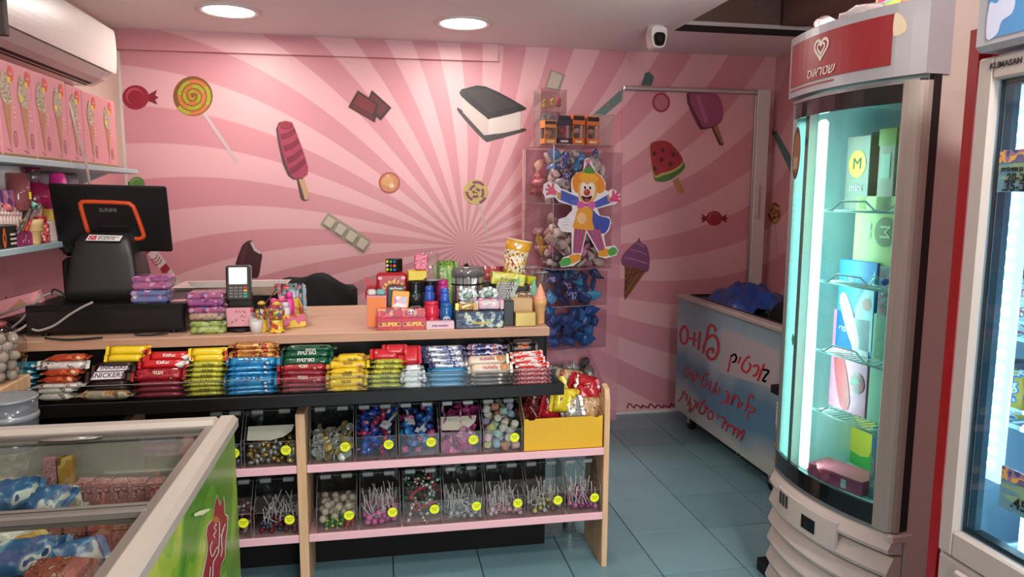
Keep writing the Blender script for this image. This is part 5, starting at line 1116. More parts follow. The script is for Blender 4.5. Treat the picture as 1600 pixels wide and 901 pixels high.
F = Flat(lambda u, v, k: (u, -0.0042 - 0.0003*k, v)); INK = mat('note_ink', '#5a3a44', 0.6)
for s_ in ([(-0.01, 0.075), (-0.006, 0.083), (-0.004, 0.074)], [(0.004, 0.083), (0.004, 0.074)], [(0.012, 0.08), (0.018, 0.08)], [(0.024, 0.084), (0.02, 0.074), (0.028, 0.074)], [(-0.03, 0.035), (-0.022, 0.042), (-0.024, 0.032)], [(-0.014, 0.05), (-0.012, 0.04), (-0.004, 0.052)], [(0.006, 0.055), (0.014, 0.066), (0.018, 0.055), (0.028, 0.06)], [(0.01, 0.045), (0.02, 0.042)]): F.stroke(s_, 0.0018, INK, 1, 3)
F.build('note_writing', nt_)
# small cup, bottle
cx, wd = spanx(389, 412, 510, 2.80); h = ztop(400, 499, 2.80)-ZS
t = thing('paper_cup', 'small white paper cup at the counter edge beside the terminal', 'cup', (cx, 2.80, ZS)); MB().lathe([(wd*0.36, 0), (wd*0.5, h), (wd*0.46, h), (wd*0.33, 0.003), (0, 0.003)], 20).build('wall', mat('white_paper', '#cdc6c2', 0.5), t); MB().tube([(wd*0.5*math.cos(a_), wd*0.5*math.sin(a_), h) for a_ in [2*PI*i/16 for i in range(16)]], 0.0015, 5, closed=True).build('rolled_rim', MATS['white_paper'], t)
cx, wd = spanx(387, 399, 490, 2.87); h = ztop(392, 480, 2.87)-ZS
t = thing('sprinkle_bottle', 'small pink and white bottle behind the white paper cup', 'bottle', (cx, 2.87, ZS)); MB().lathe([(wd*0.45, 0), (wd*0.5, 0.003), (wd*0.5, h*0.7), (wd*0.3, h*0.78)], 16).build('bottle_body', pack('pinkwhite_print', ['#d8c8c8', '#c86a7a', '#8a8a9a'], 110), t); MB().lathe([(wd*0.32, h*0.78), (wd*0.32, h), (0, h)], 14).build('cap', mat('pink_cap', '#c0566c', 0.4), t)
# gumball machines
BALLC = ['#d8a85a', '#b9843c', '#c24a6a', '#3a7ab8', '#dccb4a', '#8a4a3a', '#e0c9a0']
gb = [MB().ball((0, 0, 0), 0.0072, 8, 6).mesh('gumball', mat('gumball_%d' % i, c, 0.3)) for i, c in enumerate(BALLC)]
for k, (px0, px1, pyt, Y, lab) in enumerate(((397, 421, 470, 2.83, 'toy gumball machine with blue and yellow side, nearer the terminal'), (419, 446, 471, 2.80, 'toy gumball machine on a yellow base beside the yellow carton'))):
    cx, wd = spanx(px0, px1, 490, Y); h = ztop((px0+px1)/2, pyt, Y)-ZS; r = wd/2
    t = thing('gumball_machine', lab, 'gumball machine', (cx, Y, ZS), group='toy gumball machines')
    MB().lathe([(r*0.95, 0), (r, 0.004), (r*0.7, h*0.08), (r*0.62, h*0.34), (r*0.75, h*0.40)], 18).build('base', pack('gum_base', ['#d8b83a', '#c4462c', '#e4cf6a', '#8a5a2a'], 60), t)
    MB().ball((0, 0, h*0.40+r*0.92), r*0.97, 18, 12).build('globe', clear('globe_plastic', '#f0ead8', 0.4, 0.03), t)
    MB().lathe([(r*0.55, h*0.90), (r*0.5, h*0.95), (r*0.2, h), (0, h)], 16).build('lid', mat('gum_lid_gold', '#c9a23a', 0.35), t)
    MB().rbox((-0.006, -r*0.8, h*0.12), (0.006, -r*0.55, h*0.26), 0.002).build('dispenser', mat('gum_red', '#b83a2c', 0.4), t)
    for i in range(26):
        a_ = i*2.399; zz = -0.75 + 1.2*(i/26); rr = math.sqrt(max(0, 1-zz*zz))*0.72
        o = put('gumball', gb[(i*3+k) % 7], None, (cx + r*rr*math.cos(a_), Y + r*rr*math.sin(a_), ZS + h*0.40 + r*0.92 + r*0.8*zz)); tag(o, 'tiny coloured gumball in the %s toy gumball machine' % ('blue-sided' if k == 0 else 'yellow-based'), 'gumball', 'gumballs in the toy machines')
# yellow open carton with pink bottles
Y = 2.93; cx, wd = spanx(436, 470, 490, Y); h = ztop(455, 488, Y)-ZS
t = thing('display_carton', 'yellow printed open carton holding pink bottles', 'carton', (cx, Y, ZS), (0, 0, 0.35))
M_yc = pack('yellow_carton_print', ['#d9b23c', '#e2c05a', '#c46a7a', '#b04a3a'], 45, 0.4)
MB().box((-wd*0.6, -0.055, 0), (wd*0.6, -0.052, h)).build('front_wall', M_yc, t); MB().prism([(-0.055, 0), (0.055, 0), (0.055, h*1.9), (-0.055, h)], 0.003, lambda u, v, w_: (wd*0.6-w_, u, v)).build('side_wall', M_yc, t); MB().prism([(-0.055, 0), (0.055, 0), (0.055, h*1.9), (-0.055, h)], 0.003, lambda u, v, w_: (-wd*0.6+w_, u, v)).build('side_wall', M_yc, t); MB().box((-wd*0.6, 0.052, 0), (wd*0.6, 0.055, h*1.9)).build('back_wall', M_yc, t); MB().box((-wd*0.6, -0.055, 0), (wd*0.6, 0.055, 0.003)).build('bottom', M_yc, t)
for px, py, dy, c, lab in ((427, 466, -0.0, '#d9428a', 'hot pink squeeze bottle at the front of the yellow carton'), (452, 456, 0.05, '#d63f94', 'tall hot pink bottle in the yellow carton'), (440, 462, 0.02, '#e0709a', 'rose pink bottle in the yellow carton'), (446, 472, -0.03, '#cfc8cc', 'white capped bottle in the yellow carton')):
    yy = Y+dy; p = on_y(px, py, yy); hh_ = p.z-ZS-0.004
    t = thing('squeeze_bottle', lab, 'bottle', (p.x, yy, ZS+0.004), group='bottles in the yellow carton'); MB().lathe([(0.014, 0), (0.017, 0.004), (0.017, hh_*0.72), (0.011, hh_*0.8)], 14).build('bottle_body', mat('squeeze_' + c[1:], c, 0.35), t); MB().lathe([(0.013, hh_*0.8), (0.013, hh_*0.97), (0.009, hh_), (0, hh_)], 14).build('cap', mat('squeeze_cap_' + c[1:], c, 0.3), t)
p = on_y(456, 462, 3.02); bag('snack_pouch', 'blue-grey patterned pouch behind the pink bottles', 'pouch', (p.x, 3.03, ZS), 0.085, ztop(456, 443, 3.02)-ZS, 0.02, pack('bluegrey_print', ['#5f7a80', '#93a8aa', '#3a4a52', '#b84a4a'], 80), (0, 0, 0.1), seed=11)
p = on_y(433, 450, 3.05); 
t = thing('lollipop_toy', 'red and green toy lollipop on a dark stick behind the gumball machines', 'toy', (p.x, 3.06, ZS)); a_ = p - Vector((p.x, 3.06, ZS)); MB().tube([(-0.09, -0.02, 0.02), a_], 0.003, 6).build('stick', mat('dark_stick', '#5a3a34', 0.5), t); MB().ball(a_ + Vector((0.004, 0, 0.006)), 0.016, 12, 8).build('head', pack('redgreen_print', ['#b8405a', '#4a9a6a', '#d8a0a8'], 110), t)
# steel tray on a scale
Y0s, Y1s = 3.215, 3.435; cx, wd = spanx(282, 446, 452, 3.32); zt_ = ztop(360, 455, 3.23)
t = thing('weighing_scale', 'counter scale with wide shiny steel tray behind the card terminal', 'scale', (cx, (Y0s+Y1s)/2, ZS))
MB().rbox((-wd*0.32, -0.10, 0), (wd*0.32, 0.10, zt_-ZS-0.02), 0.012).build('scale_body', M_blackgl, t)
hs = zt_-ZS-0.02
pr = [(-wd/2, -0.12), (wd/2, -0.12), (wd/2, 0.12), (-wd/2, 0.12)]
mb = MB(); lo = [(-wd*0.42, -0.09, hs), (wd*0.42, -0.09, hs), (wd*0.42, 0.09, hs), (-wd*0.42, 0.09, hs)]; hi = [(x, y, hs+0.04) for x, y in pr]; rim_ = [(x*1.05, y*1.08, hs+0.042) for x, y in pr]
mb.add(lo + hi + rim_, [(0, 1, 2, 3)] + [(i, (i+1) % 4, 4+(i+1) % 4, 4+i) for i in range(4)] + [(4+i, 4+(i+1) % 4, 8+(i+1) % 4, 8+i) for i in range(4)], 0)
mb.build('steel_tray', mat('polished_steel', '#d8d2ca', 0.3, 0.55, vary=0.05), t, fix=False)
t = thing('foil_lump', 'crumpled foil lump on the steel tray of the scale', 'foil', (on_y(300, 446, 3.32).x, 3.32, zt_-0.018)); MB().ball((0, 0, 0.014), 0.016, 8, 6, sc=(1.4, 1, 0.8)).build('foil', mat('polished_steel', '#cfc8bf'), t); MB().ball((0.018, 0.004, 0.012), 0.011, 7, 5).build('fold', mat('polished_steel', '#cfc8bf'), t)
# cables
M_cw = mat('grey_cable', '#9a938c', 0.45); M_cb = mat('black_cable', '#171515', 0.45)
def cable(px, Y, r, m, label):
    pts = []
    for i, (x, y) in enumerate(px):
        yy = Y[i] if isinstance(Y, (list, tuple)) else Y; p = on_y(x, y, yy); p.z = max(p.z, ZS + r); pts.append(p)
    o = MB().tube([Vector(q) for q in curve([tuple(p) for p in pts], 6, False)], r, 7).build('cable', m); return tag(o, label, 'cable', 'cables around the cash register')
cable([(145, 472), (128, 480), (108, 492), (85, 508), (62, 516), (50, 514)], 2.815, 0.0045, M_cw, 'light grey cable curving down the cash drawer front')
cable([(0, 492), (30, 480), (55, 468), (80, 458), (98, 462)], [2.9, 2.9, 2.95, 3.0, 3.05], 0.0042, M_cw, 'light grey cable running up behind the drawer')
cable([(18, 512), (35, 498), (50, 478), (62, 466), (60, 460)], 2.87, 0.004, M_cw, 'light grey cable looping left of the drawer')
cable([(2, 524), (28, 516), (50, 500), (54, 486), (46, 480)], 2.84, 0.0045, mat('pale_grey_cable', '#b5aea6', 0.45), 'pale grey cable looping at the worktop end')
for i, (pp, yy) in enumerate((([(80, 460), (84, 452), (95, 456), (103, 466)], 3.0), ([(0, 506), (20, 502), (45, 506), (60, 500)], 2.9), ([(0, 516), (25, 522), (48, 518), (56, 508)], 2.86), ([(5, 500), (24, 512), (40, 516), (52, 498)], 2.88), ([(70, 528), (100, 536), (130, 535), (160, 527)], 2.742), ([(210, 522), (222, 530), (240, 525), (262, 520)], 2.79))):
    cable(pp, yy, 0.004, M_cb, ('black cable arching behind the drawer', 'black cable lying flat at the worktop end', 'black cable tangled at the frame edge', 'black cable looping among the grey ones', 'thin black cable drooping over the worktop edge', 'short black cable under the drawer corner')[i])
# pink leaflet box at frame edge
pc = on_y(24, 478, 2.93)
t = thing('power_box', 'flat black power box among the cables', 'power box', (pc.x-0.02, 2.955, ZS)); MB().rbox((-0.09, -0.05, 0), (0.05, 0.05, pc.z-ZS-0.052), 0.004).build('case', M_blackgl, t); MB().box((-0.02, -0.051, 0.01), (0.0, -0.05, 0.02)).build('socket', M_cb, t)
t = thing('cone_carton', 'pink printed cone carton lying tilted beside the cables', 'box', (pc.x, 2.93, pc.z), (0.0, -0.25, 0.15)); MB().rbox((-0.13, -0.02, -0.03), (0.09, 0.03, 0.035), 0.002).build('box_body', M_cbox, t); MB().prism([(-0.02, -0.005), (0.03, 0.022), (0.05, -0.012)], 0.001, lambda u, v, w_: (u, -0.021+w_*0.5, v)).build('cone_print', mat('cone_tan', '#b9855c'), t); MB().box((-0.11, -0.0208, -0.02), (-0.08, -0.0202, 0.02)).build('barcode', mat('barcode_pale', '#caa6a4', 0.5), t)
t = thing('desk_phone', 'small grey device leaning behind the pink cone carton', 'device', (on_y(15, 470, 3.2).x, 3.2, ZS)); MB().rbox((-0.03, -0.01, 0), (0.03, 0.01, 0.16), 0.006).build('shell', mat('device_dark', '#2c2a2c', 0.4), t, rot=(-0.3, -0.35, 0.6)); MB().rbox((-0.022, -0.0108, 0.03), (0.022, -0.0095, 0.15), 0.001).build('screen', mat('device_screen', '#8d8a90', 0.3), t, rot=(-0.3, -0.35, 0.6))
t = thing('paper_stack', 'stack of greyish papers beside the cash register', 'paper', (on_y(75, 460, 3.25).x, 3.25, ZS))
for i in range(4): MB().box((-0.12, -0.09, 0.012*i), (0.12, 0.09, 0.012*i+0.011)).build('sheet_bundle', mat('greyish_paper', '#a8969a', 0.6, vary=0.08), t, rot=(0, 0, 0.05*i))

# ================================================================ office chair with a black jacket, behind the counter
CY = 3.72
cx, wd = spanx(415, 560, 470, CY); zt_ = ztop(482, 429, CY)
t = thing('office_chair', 'office chair draped with a black jacket behind the counter', 'chair', (cx, CY+0.1, 0))
mb = MB(); nx, nz = 16, 10; V = []; Fq = []
for i in range(nx+1):
    u = i/nx*2-1
    top = zt_ * (1 - 0.085*abs(u-0.0)**2.6) + 0.012*math.sin(u*7)
    for j in range(nz+1):
        v = j/nz; z = 0.52 + (top-0.52)*v; y = -0.10 + 0.06*u*u + 0.014*math.sin(u*9+v*5)*math.sin(v*6+1) - 0.02*math.sin(PI*v)
        V.append((u*wd*0.5*(1-0.04*v), y, z))
for i in range(nx):
    for j in range(nz): a_ = i*(nz+1)+j; Fq.append((a_, a_+nz+1, a_+nz+2, a_+1))
o = mb.add(V, Fq, 0, True).build('jacket', mat('black_cloth', '#131212', 0.85, vary=0.3, scale=30, bump=0.3), t, fix=False)
so = o.modifiers.new('thick', 'SOLIDIFY'); so.thickness = 0.05; so.offset = -1
MB().rbox((-0.22, -0.05, 0.5), (0.22, 0.0, zt_-0.06), 0.03).build('backrest', mat('chair_black', '#161515', 0.6), t); MB().rbox((-0.24, 0.0, 0.44), (0.24, 0.46, 0.52), 0.03).build('seat', mat('chair_black', '#161515', 0.6), t); MB().cyl((0, 0.22, 0.1), (0, 0.22, 0.44), 0.03).build('column', M_silver, t)
for k in range(5):
    a_ = 2*PI*k/5; lg = MB().tube([(0, 0.22, 0.10), (0.26*math.cos(a_), 0.22+0.26*math.sin(a_), 0.07)], [0.025, 0.016], 8).build('foot_arm', M_blackgl, t); MB().cyl((0.26*math.cos(a_)-0.012, 0.22+0.26*math.sin(a_), 0.03), (0.26*math.cos(a_)+0.012, 0.22+0.26*math.sin(a_), 0.03), 0.03, n=14).build('castor', M_blackgl, lg)
# ================================================================ goods at the right end of the worktop
GG = 'toys and sweets at the end of the worktop'
def G(px0, px1, pyt, Y, base=ZS): cx, wd = spanx(px0, px1, pyt+15, Y); return cx, wd, ztop((px0+px1)/2, pyt, Y)-base
def gcarton(name, label, px0, px1, pyt, Y, dep, body, rot=0, base=ZS, **k):
    cx, wd, h = G(px0, px1, pyt, Y, base); return carton(name, label, k.pop('cat', 'box'), (cx, Y+dep/2, base), (wd, dep, h), rot, body, group=GG, **k)
SUPER = pack('super_print', ['#c02f5a', '#d84a4a', '#d9763a', '#b02a6a'], 30, 0.3, kind='noise'); YEL = mat('yellow_letters', '#e8cf4a', 0.4)
for a_, b_, lab in ((589, 628, 'pink and red gum display box, nearer the middle of the counter'), (627, 666, 'pink and orange gum display box with a toy mask on it')):
    cx, wd, h = G(a_, b_, 484, 2.775)
    t = thing('gum_box', lab, 'box', (cx, 2.80, ZS), group=GG)
    MB().rbox((-wd/2, -0.025, 0), (wd/2, 0.045, h*0.58), 0.002).build('box_body', SUPER, t)
    MB().box((-wd/2+0.002, 0.005, h*0.58), (wd/2-0.002, 0.045, h)).build('raised_back', pack('super_back', ['#b8324a', '#d9a070', '#c85a6a', '#7a4a5a'], 60, 0.3), t)
    MB().box((-wd*0.47, -0.0258, 0.004), (wd*0.47, -0.0252, h*0.54)).build('front_print', mat('super_red', '#b8283c' if a_ < 600 else '#c43a2c', 0.35, vary=0.12), t)
    text('title_print', 'SUPER', YEL, t, (0.002, -0.0264, h*0.27), FRONT, 0.021, bold=0.0005)
    F = Flat(lambda u, v, k: (u, -0.0262-0.0003*k, v))
    for s_ in (-1, 1):
        F = Flat(lambda u, v, k: (u, -0.0262-0.0003*k, v)); F.poly(ell(s_*wd*0.36, h*0.27, 0.008, 0.0085, 12), mat('gum_tan', '#c98a5a', 0.4), 1); F.poly(ell(s_*wd*0.36, h*0.29, 0.005, 0.005, 10), mat('gum_dark', '#5a2a2a', 0.4), 2); F.build('gum_picture', t)
cx, wd, h = G(636, 648, 479, 2.80)
t = thing('toy_mask', 'small white and purple toy mask lying on the gum display box', 'toy', (on_y(642, 486, 2.80).x, 2.795, ztop(642, 492, 2.80))); MB().ball((0, 0, 0.013), 0.014, 12, 8, sc=(1.1, 0.6, 0.9)).build('face', mat('mask_white', '#d8ccd2', 0.35), t)
for s_ in (-1, 1): MB().ball((s_*0.006, -0.008, 0.014), 0.0035, 8, 6).build('eye', mat('mask_purple', '#7a2a5a', 0.4), t)
gcarton('toy_blister', 'orange and pink toy pack with clear bubble at the end of the goods row', 573, 604, 462, 2.83, 0.04, mat('toy_pink', '#d58aa0', 0.45), front=mat('toy_orange', '#d9772c', 0.4), inset=0.05)
cx, wd, h = G(573, 604, 456, 2.83); t = thing('toy_figure', 'white and teal toy figure on top of the orange toy pack', 'toy', (cx, 2.85, ztop(588, 462, 2.83)+0.001), group=GG); MB().rbox((-wd*0.45, -0.015, 0), (-0.002, 0.015, 0.022), 0.006).build('shell', mat('toy_white', '#cfccc6', 0.4), t); MB().rbox((0.0, -0.015, 0), (wd*0.45, 0.015, 0.022), 0.006).build('teal_half', mat('toy_teal', '#6aa8a6', 0.4), t)
# red sweet-shaped box
Y = 2.90; cx, wd, h = G(588, 637, 426, Y)
t = thing('sweet_shaped_box', 'big red sweet-shaped box with yellow lettering', 'box', (cx, Y, ZS), group=GG)
MB().rbox((-wd/2, 0, 0), (wd/2, 0.07, h), 0.012).build('box_body', mat('candy_red', '#a51e28', 0.3, vary=0.06), t)
MB().prism(curve([(-wd/2, h*0.55), (-wd/2-0.022, h*0.42), (-wd/2-0.042, h*0.48), (-wd/2-0.045, h*0.62), (-wd/2-0.038, h*0.74), (-wd/2-0.048, h*0.88), (-wd/2-0.034, h*0.90), (-wd/2, h*0.74)], 3), 0.012, lambda u, v, w_: (u, 0.03+w_, v)).build('twisted_end', mat('candy_red', '#a51e28'), t)
LT_ = 'candita'
for i, ch in enumerate(LT_):
    a_ = math.radians(155 - i*22); text('letter', ch, YEL, t, (0.0 + 0.045*math.cos(a_) + 0.006, -0.0012, h*0.62 + 0.045*math.sin(a_)), (PI/2, -(a_-PI/2), 0), 0.026, bold=0.0008)
F = Flat(lambda u, v, k: (u, -0.0008-0.0003*k, v)); 
for s_ in (-0.38, 0.36): F.poly(ell(s_*wd, h*0.90, 0.009, 0.007, 14), mat('pale_pink_oval', '#dca0a4', 0.4))
F.build('oval_print', t)
# puzzle cube
Y = 2.915; cx, wd, _ = G(601, 631, 409, Y); b0 = ZS + G(588, 637, 426, 2.90)[2] + 0.0006; hc = 0.052
t = thing('puzzle_cube', 'black gear puzzle cube with coloured stickers on the red box', 'toy', (cx, Y+0.03, b0), (0, 0, -0.5), GG)
c3_ = ['#e0d83a', '#e08a2a', '#3ab85a', '#d8d8d0', '#3a6ac8', '#c83a30']
MB().rbox((-hc/2, -hc/2, 0), (hc/2, hc/2, hc), 0.003).build('core', M_blackgl, t)
for i in range(3):
    for j in range(3):
        for s_ in range(2):
            u, v = (i-1)*hc*0.31, hc*0.5+(j-1)*hc*0.31; k_ = mat('cube_' + c3_[(i*2+j*3+s_*2) % 6][1:], c3_[(i*2+j*3+s_*2) % 6], 0.35); e = hc*0.12
            if s_ == 0: MB().prism([(u-e, v-e*0.4), (u-e*0.3, v-e), (u+e*0.6, v-e*0.6), (u+e, v+e*0.3), (u+e*0.2, v+e), (u-e*0.7, v+e*0.6)], 0.0008, lambda a, b, w_: (a, -hc/2-0.001+w_, b)).build('sticker', k_, t)
            else: MB().prism([(u-e, v-e*0.4), (u-e*0.3, v-e), (u+e*0.6, v-e*0.6), (u+e, v+e*0.3), (u+e*0.2, v+e), (u-e*0.7, v+e*0.6)], 0.0008, lambda a, b, w_: (-hc/2-0.001+w_, a, b)).build('sticker', k_, t)
# yellow framed photo box, black tag
t = gcarton('photo_box', 'yellow framed box with pink photo window leaning on the red box', 608, 635, 455, 2.84, 0.03, mat('warm_yellow', '#d99a2e', 0.4), rot=(-0.06, 0.1, 0.0), front=pack('pink_photo', ['#d8cfc8', '#cf8a9a', '#9aa0a8', '#b84a6a'], 60), inset=0.22)
t = gcarton('name_tag', 'small black tag with white lettering above the yellow framed box', 606, 632, 446, 2.865, 0.012, mat('tag_black', '#1a1a1c', 0.35), base=ZS, title='AirPhone', tmat=mat('tag_white', '#d8d8d8', 0.4), tsize=0.013, toff=0.93)
# black cans with green claw marks
M_canb = mat('can_black', '#151617', 0.25, 0.3); M_canl = mat('can_lid', '#2c2c2c', 0.25, 0.6)
for a_, b_, pt, Y, lab in ((637, 661, 438, 2.90, 'black drinks can with green mark beside the yellow box'), (660, 682, 438, 2.96, 'black drinks can behind the small blue bottle')):
    cx, wd, h = G(a_, b_, pt, Y); t = can('drinks_can', lab, 'can', (cx, Y, ZS), wd/2, h, M_canb, M_canl, GG, mat('can_grey_band', '#222625', 0.3))
    text('can_print', '5', mat('can_green', '#4a8a6a', 0.4), t, (0, -wd/2-0.0016, h*0.72), FRONT, 0.03); text('can_caption', 'MONSTER', mat('tag_white', '#d8d8d8', 0.4), t, (0, -wd/2-0.0016, h*0.42), FRONT, 0.009)
b1 = ZS + G(637, 661, 438, 2.90)[2]
cx, wd, h = G(637, 666, 418, 2.895, b1); carton('small_box', 'yellow and black box lying on the drinks cans', 'box', (cx, 2.915, b1+0.0012), (wd, 0.06, h*0.75), 0.08, pack('yellowblack_print', ['#d8bc2a', '#d8bc2a', '#2a2620'], 30, 0.4, frac=[0, 0.4, 0.72]), group=GG)
Y = 2.965; cx, wd, h = G(645, 683, 395, Y); b2 = ZS + G(660, 682, 438, 2.96)[2]
t = thing('clear_cup', 'tall clear plastic cup upside down on the black can', 'cup', (cx+0.02, Y, b2+0.0012), group=GG); hh = h-(b2-ZS); MB().lathe([(0.046, 0), (0.045, 0.004), (0.034, hh), (0.032, hh), (0.043, 0.006), (0, 0.006)] if False else [(0.045, 0.0), (0.036, hh), (0.0, hh)], 24).build('wall', clear('cup_clear', '#f4ece8', 0.4, 0.04, 0.08), t); MB().lathe([(0.045, 0.0), (0.047, 0.002), (0.047, 0.005), (0.045, 0.006)], 24).build('rim', clear('cup_rim', '#e4dcd8', 0.5, 0.05, 0.4), t)
Y = 2.90; b3 = b1 + G(637, 666, 418, 2.895, b1)[2]*0.75+0.003; cx, wd, _ = G(648, 668, 397, Y)
carton('gift_box', 'small crimson patterned box on the yellow box', 'box', (cx, 2.915, b3), (wd, 0.035, ztop(658, 397, Y)-b3), 0, pack('crimson_swirl', ['#c23a5c', '#c23a5c', '#e0a0b0', '#a02040'], 120, 0.35, kind='noise'), group=GG)
# green pouch
p = on_y(697, 440, 3.0); bag('snack_pouch', 'green snack pouch standing behind the pink bottle', 'pouch', (p.x, 3.0, ZS), 0.075, ztop(697, 407, 3.0)-ZS, 0.025, pack('green_pouch', ['#6f9a3a', '#8db85a', '#4a7a2a', '#c8b85a'], 40, 0.3, kind='noise'), (0, 0, 0.05), GG, 21)
# ribbed bottles
def ribbed(px0, px1, pyt, Y, c, lab, skull=False):
    cx, wd, h = G(px0, px1, pyt, Y); r = wd/2; t = thing('ribbed_bottle', lab, 'bottle', (cx, Y+r, ZS), group=GG)
    prof = [(r*0.9, 0), (r, 0.004)]; nrib = max(2, int(h/0.035))
    for i in range(nrib): prof += [(r, h*0.8*(i+0.15)/nrib), (r, h*0.8*(i+0.7)/nrib), (r*0.86, h*0.8*(i+0.9)/nrib)]
    prof += [(r*0.9, h*0.82), (r*0.75, h*0.88)]
    MB().lathe(prof, 20).build('bottle_body', mat('ribbed_' + c[1:], c, 0.18, vary=0.08), t); MB().lathe([(r*0.78, h*0.86), (r*0.82, h*0.9), (r*0.8, h*0.98), (r*0.5, h), (0, h)], 18).build('cap', mat('ribbed_cap_' + c[1:], c, 0.25), t)
    if skull:
        F = Flat(lambda u, v, k: (u, -math.sqrt(max(0, r*r-u*u))-0.001-0.0004*k, v)); F.poly(curve([(-0.014, 0.026), (-0.012, 0.04), (0, 0.046), (0.012, 0.04), (0.014, 0.026), (0.007, 0.018), (0.006, 0.006), (-0.006, 0.006), (-0.007, 0.018)], 3), mat('skull_pale', '#b8c8d8', 0.4))
        for s_ in (-1, 1): F.poly(ell(s_*0.006, 0.03, 0.004, 0.005, 10), mat('skull_hole', '#1c3a70', 0.4), 4)
        F.build('skull_print', t)
    else: MB().lathe([(r*1.008, h*0.12), (r*1.008, h*0.3)], 20).build('label', mat('ribbed_label_' + c[1:], '#d0c4cc' if c != '#c8283e' else '#d05068', 0.35), t)
ribbed(681, 703, 437, 2.94, '#b8307a', 'magenta bottle behind the blue bottles'); ribbed(663, 679, 447, 2.86, '#2a52b0', 'small blue ribbed bottle in front of the black cans'); ribbed(688, 703, 451, 2.86, '#2f5cba', 'small blue ribbed bottle in front of the magenta bottle'); ribbed(662, 688, 472, 2.80, '#c8283e', 'red ribbed bottle beside the gum display box'); ribbed(687, 709, 475, 2.80, '#1f5c9a', 'blue bottle with a white skull print', True)
gcarton('long_box', 'long pale pink box with purple lettering in front of the bottles', 666, 710, 502, 2.755, 0.03, mat('pale_pink_card', '#dcb8bc', 0.45), title='fruity sensation', tmat=mat('purple_ink', '#7a4a8a', 0.4), tsize=0.010)
# holographic jar
Y = 2.95; cx, wd, h = G(704, 760, 416, Y)
m, nt, b = _new('holographic_film'); b.inputs['Roughness'].default_value = 0.18; b.inputs['Metallic'].default_value = 0.85
tc = nt.nodes.new('ShaderNodeTexCoord'); sp = nt.nodes.new('ShaderNodeSeparateXYZ'); nt.links.new(tc.outputs['Object'], sp.inputs[0]); at = nt.nodes.new('ShaderNodeMath'); at.operation = 'ARCTAN2'; nt.links.new(sp.outputs[1], at.inputs[0]); nt.links.new(sp.outputs[0], at.inputs[1])
ml = nt.nodes.new('ShaderNodeMath'); ml.operation = 'MULTIPLY'; ml.inputs[1].default_value = 2.3; nt.links.new(at.outputs[0], ml.inputs[0]); fr_ = nt.nodes.new('ShaderNodeMath'); fr_.operation = 'FRACT'; nt.links.new(ml.outputs[0], fr_.inputs[0]); rp = nt.nodes.new('ShaderNodeValToRGB'); nt.links.new(fr_.outputs[0], rp.inputs[0])
els = rp.color_ramp.elements; els[0].color = lin('#9a9a9e'); els[1].position = 1.0; els[1].color = lin('#b0b0b0')
for p_, c_ in ((0.15, '#d8c89a'), (0.3, '#8a7ac0'), (0.42, '#e6e6e8'), (0.55, '#7ab8c0'), (0.7, '#4a4a50'), (0.85, '#e0dcd0')): e = els.new(p_); e.color = lin(c_)
nt.links.new(rp.outputs[0], b.inputs['Base Color']); MATS['holographic_film'] = m
r = wd/2
t = thing('holographic_jar', 'large round silver jar with rainbow shimmer', 'jar', (cx, Y+r, ZS), group=GG)
MB().lathe([(r*0.97, 0), (r, 0.004), (r, h*0.86)], 36).build('jar_wall', m, t); MB().lathe([(r*1.03, h*0.80), (r*1.03, h*0.9), (r*0.95, h*0.96), (0, h*0.97)], 36).build('lid', clear('jar_lid_clear', '#d8d4d4', 0.5, 0.05, 0.45, '#8a8488'), t); MB().tube([(r*1.01*math.cos(a_), r*1.01*math.sin(a_), h*0.66) for a_ in [2*PI*i/30 for i in range(30)]], 0.003, 6, closed=True).build('dark_ring', M_blackgl, t)
MB().tube([(-r*0.98, -0.02, h*0.85), (-r*1.1, -0.03, h*0.8), (-r*1.08, -0.03, h*0.6), (-r*0.99, -0.02, h*0.55)], 0.003, 6).build('side_clip', M_blackgl, t); MB().ball((0.0, 0, h*0.985), 0.01, 10, 6).build('lid_knob', M_blackgl, t)
# front right row: navy card box with packs on it
t = gcarton('card_box', 'navy blue trading card display box at the front edge', 712, 787, 487, 2.755, 0.085, pack('navy_print', ['#1c2a44', '#2a4a7a', '#8aa080', '#c8c8a8', '#5a6aa8'], 34, 0.3, kind='noise'), lid=mat('navy_lid', '#202b40', 0.4), title='Pokémon', tmat=mat('card_gold', '#d8b84a', 0.4), tsize=0.017, toff=0.35)
text('caption', 'TRADING CARD GAME', mat('tag_white', '#d8d8d8'), t, (-0.02, -0.0435, 0.008), FRONT, 0.0045)
b4 = ZS + G(712, 787, 487, 2.755)[2] + 0.003
def gpack(px0, px1, pyt, Y, base, m, lab, rot=0.0, H=0.014, tilt=0.0, seed=3):
    cx, wd, h = G(px0, px1, pyt, Y, base); return bag('card_pack', lab, 'card pack', (cx, Y, base), wd-0.02, max(0.012, h), H, m, (tilt, 0, rot), GG, seed)
gpack(713, 744, 473, 2.78, b4, pack('gold_pack', ['#c09a5a', '#8a6a3a', '#d8c83a', '#d8b080'], 60, 0.2, 0.3), 'gold and brown card pack standing on the navy box'); gpack(743, 786, 469, 2.785, b4, pack('pony_pack', ['#dcb6c0', '#b8d0b0', '#9ac0d0', '#e0a0c0'], 40, 0.2), 'pale rainbow card pack standing on the navy box', seed=5); gpack(741, 785, 466, 2.81, b4, mat('pink_foil', '#d48ab0', 0.2, 0.2), 'pink foil card pack behind the rainbow one', seed=6)
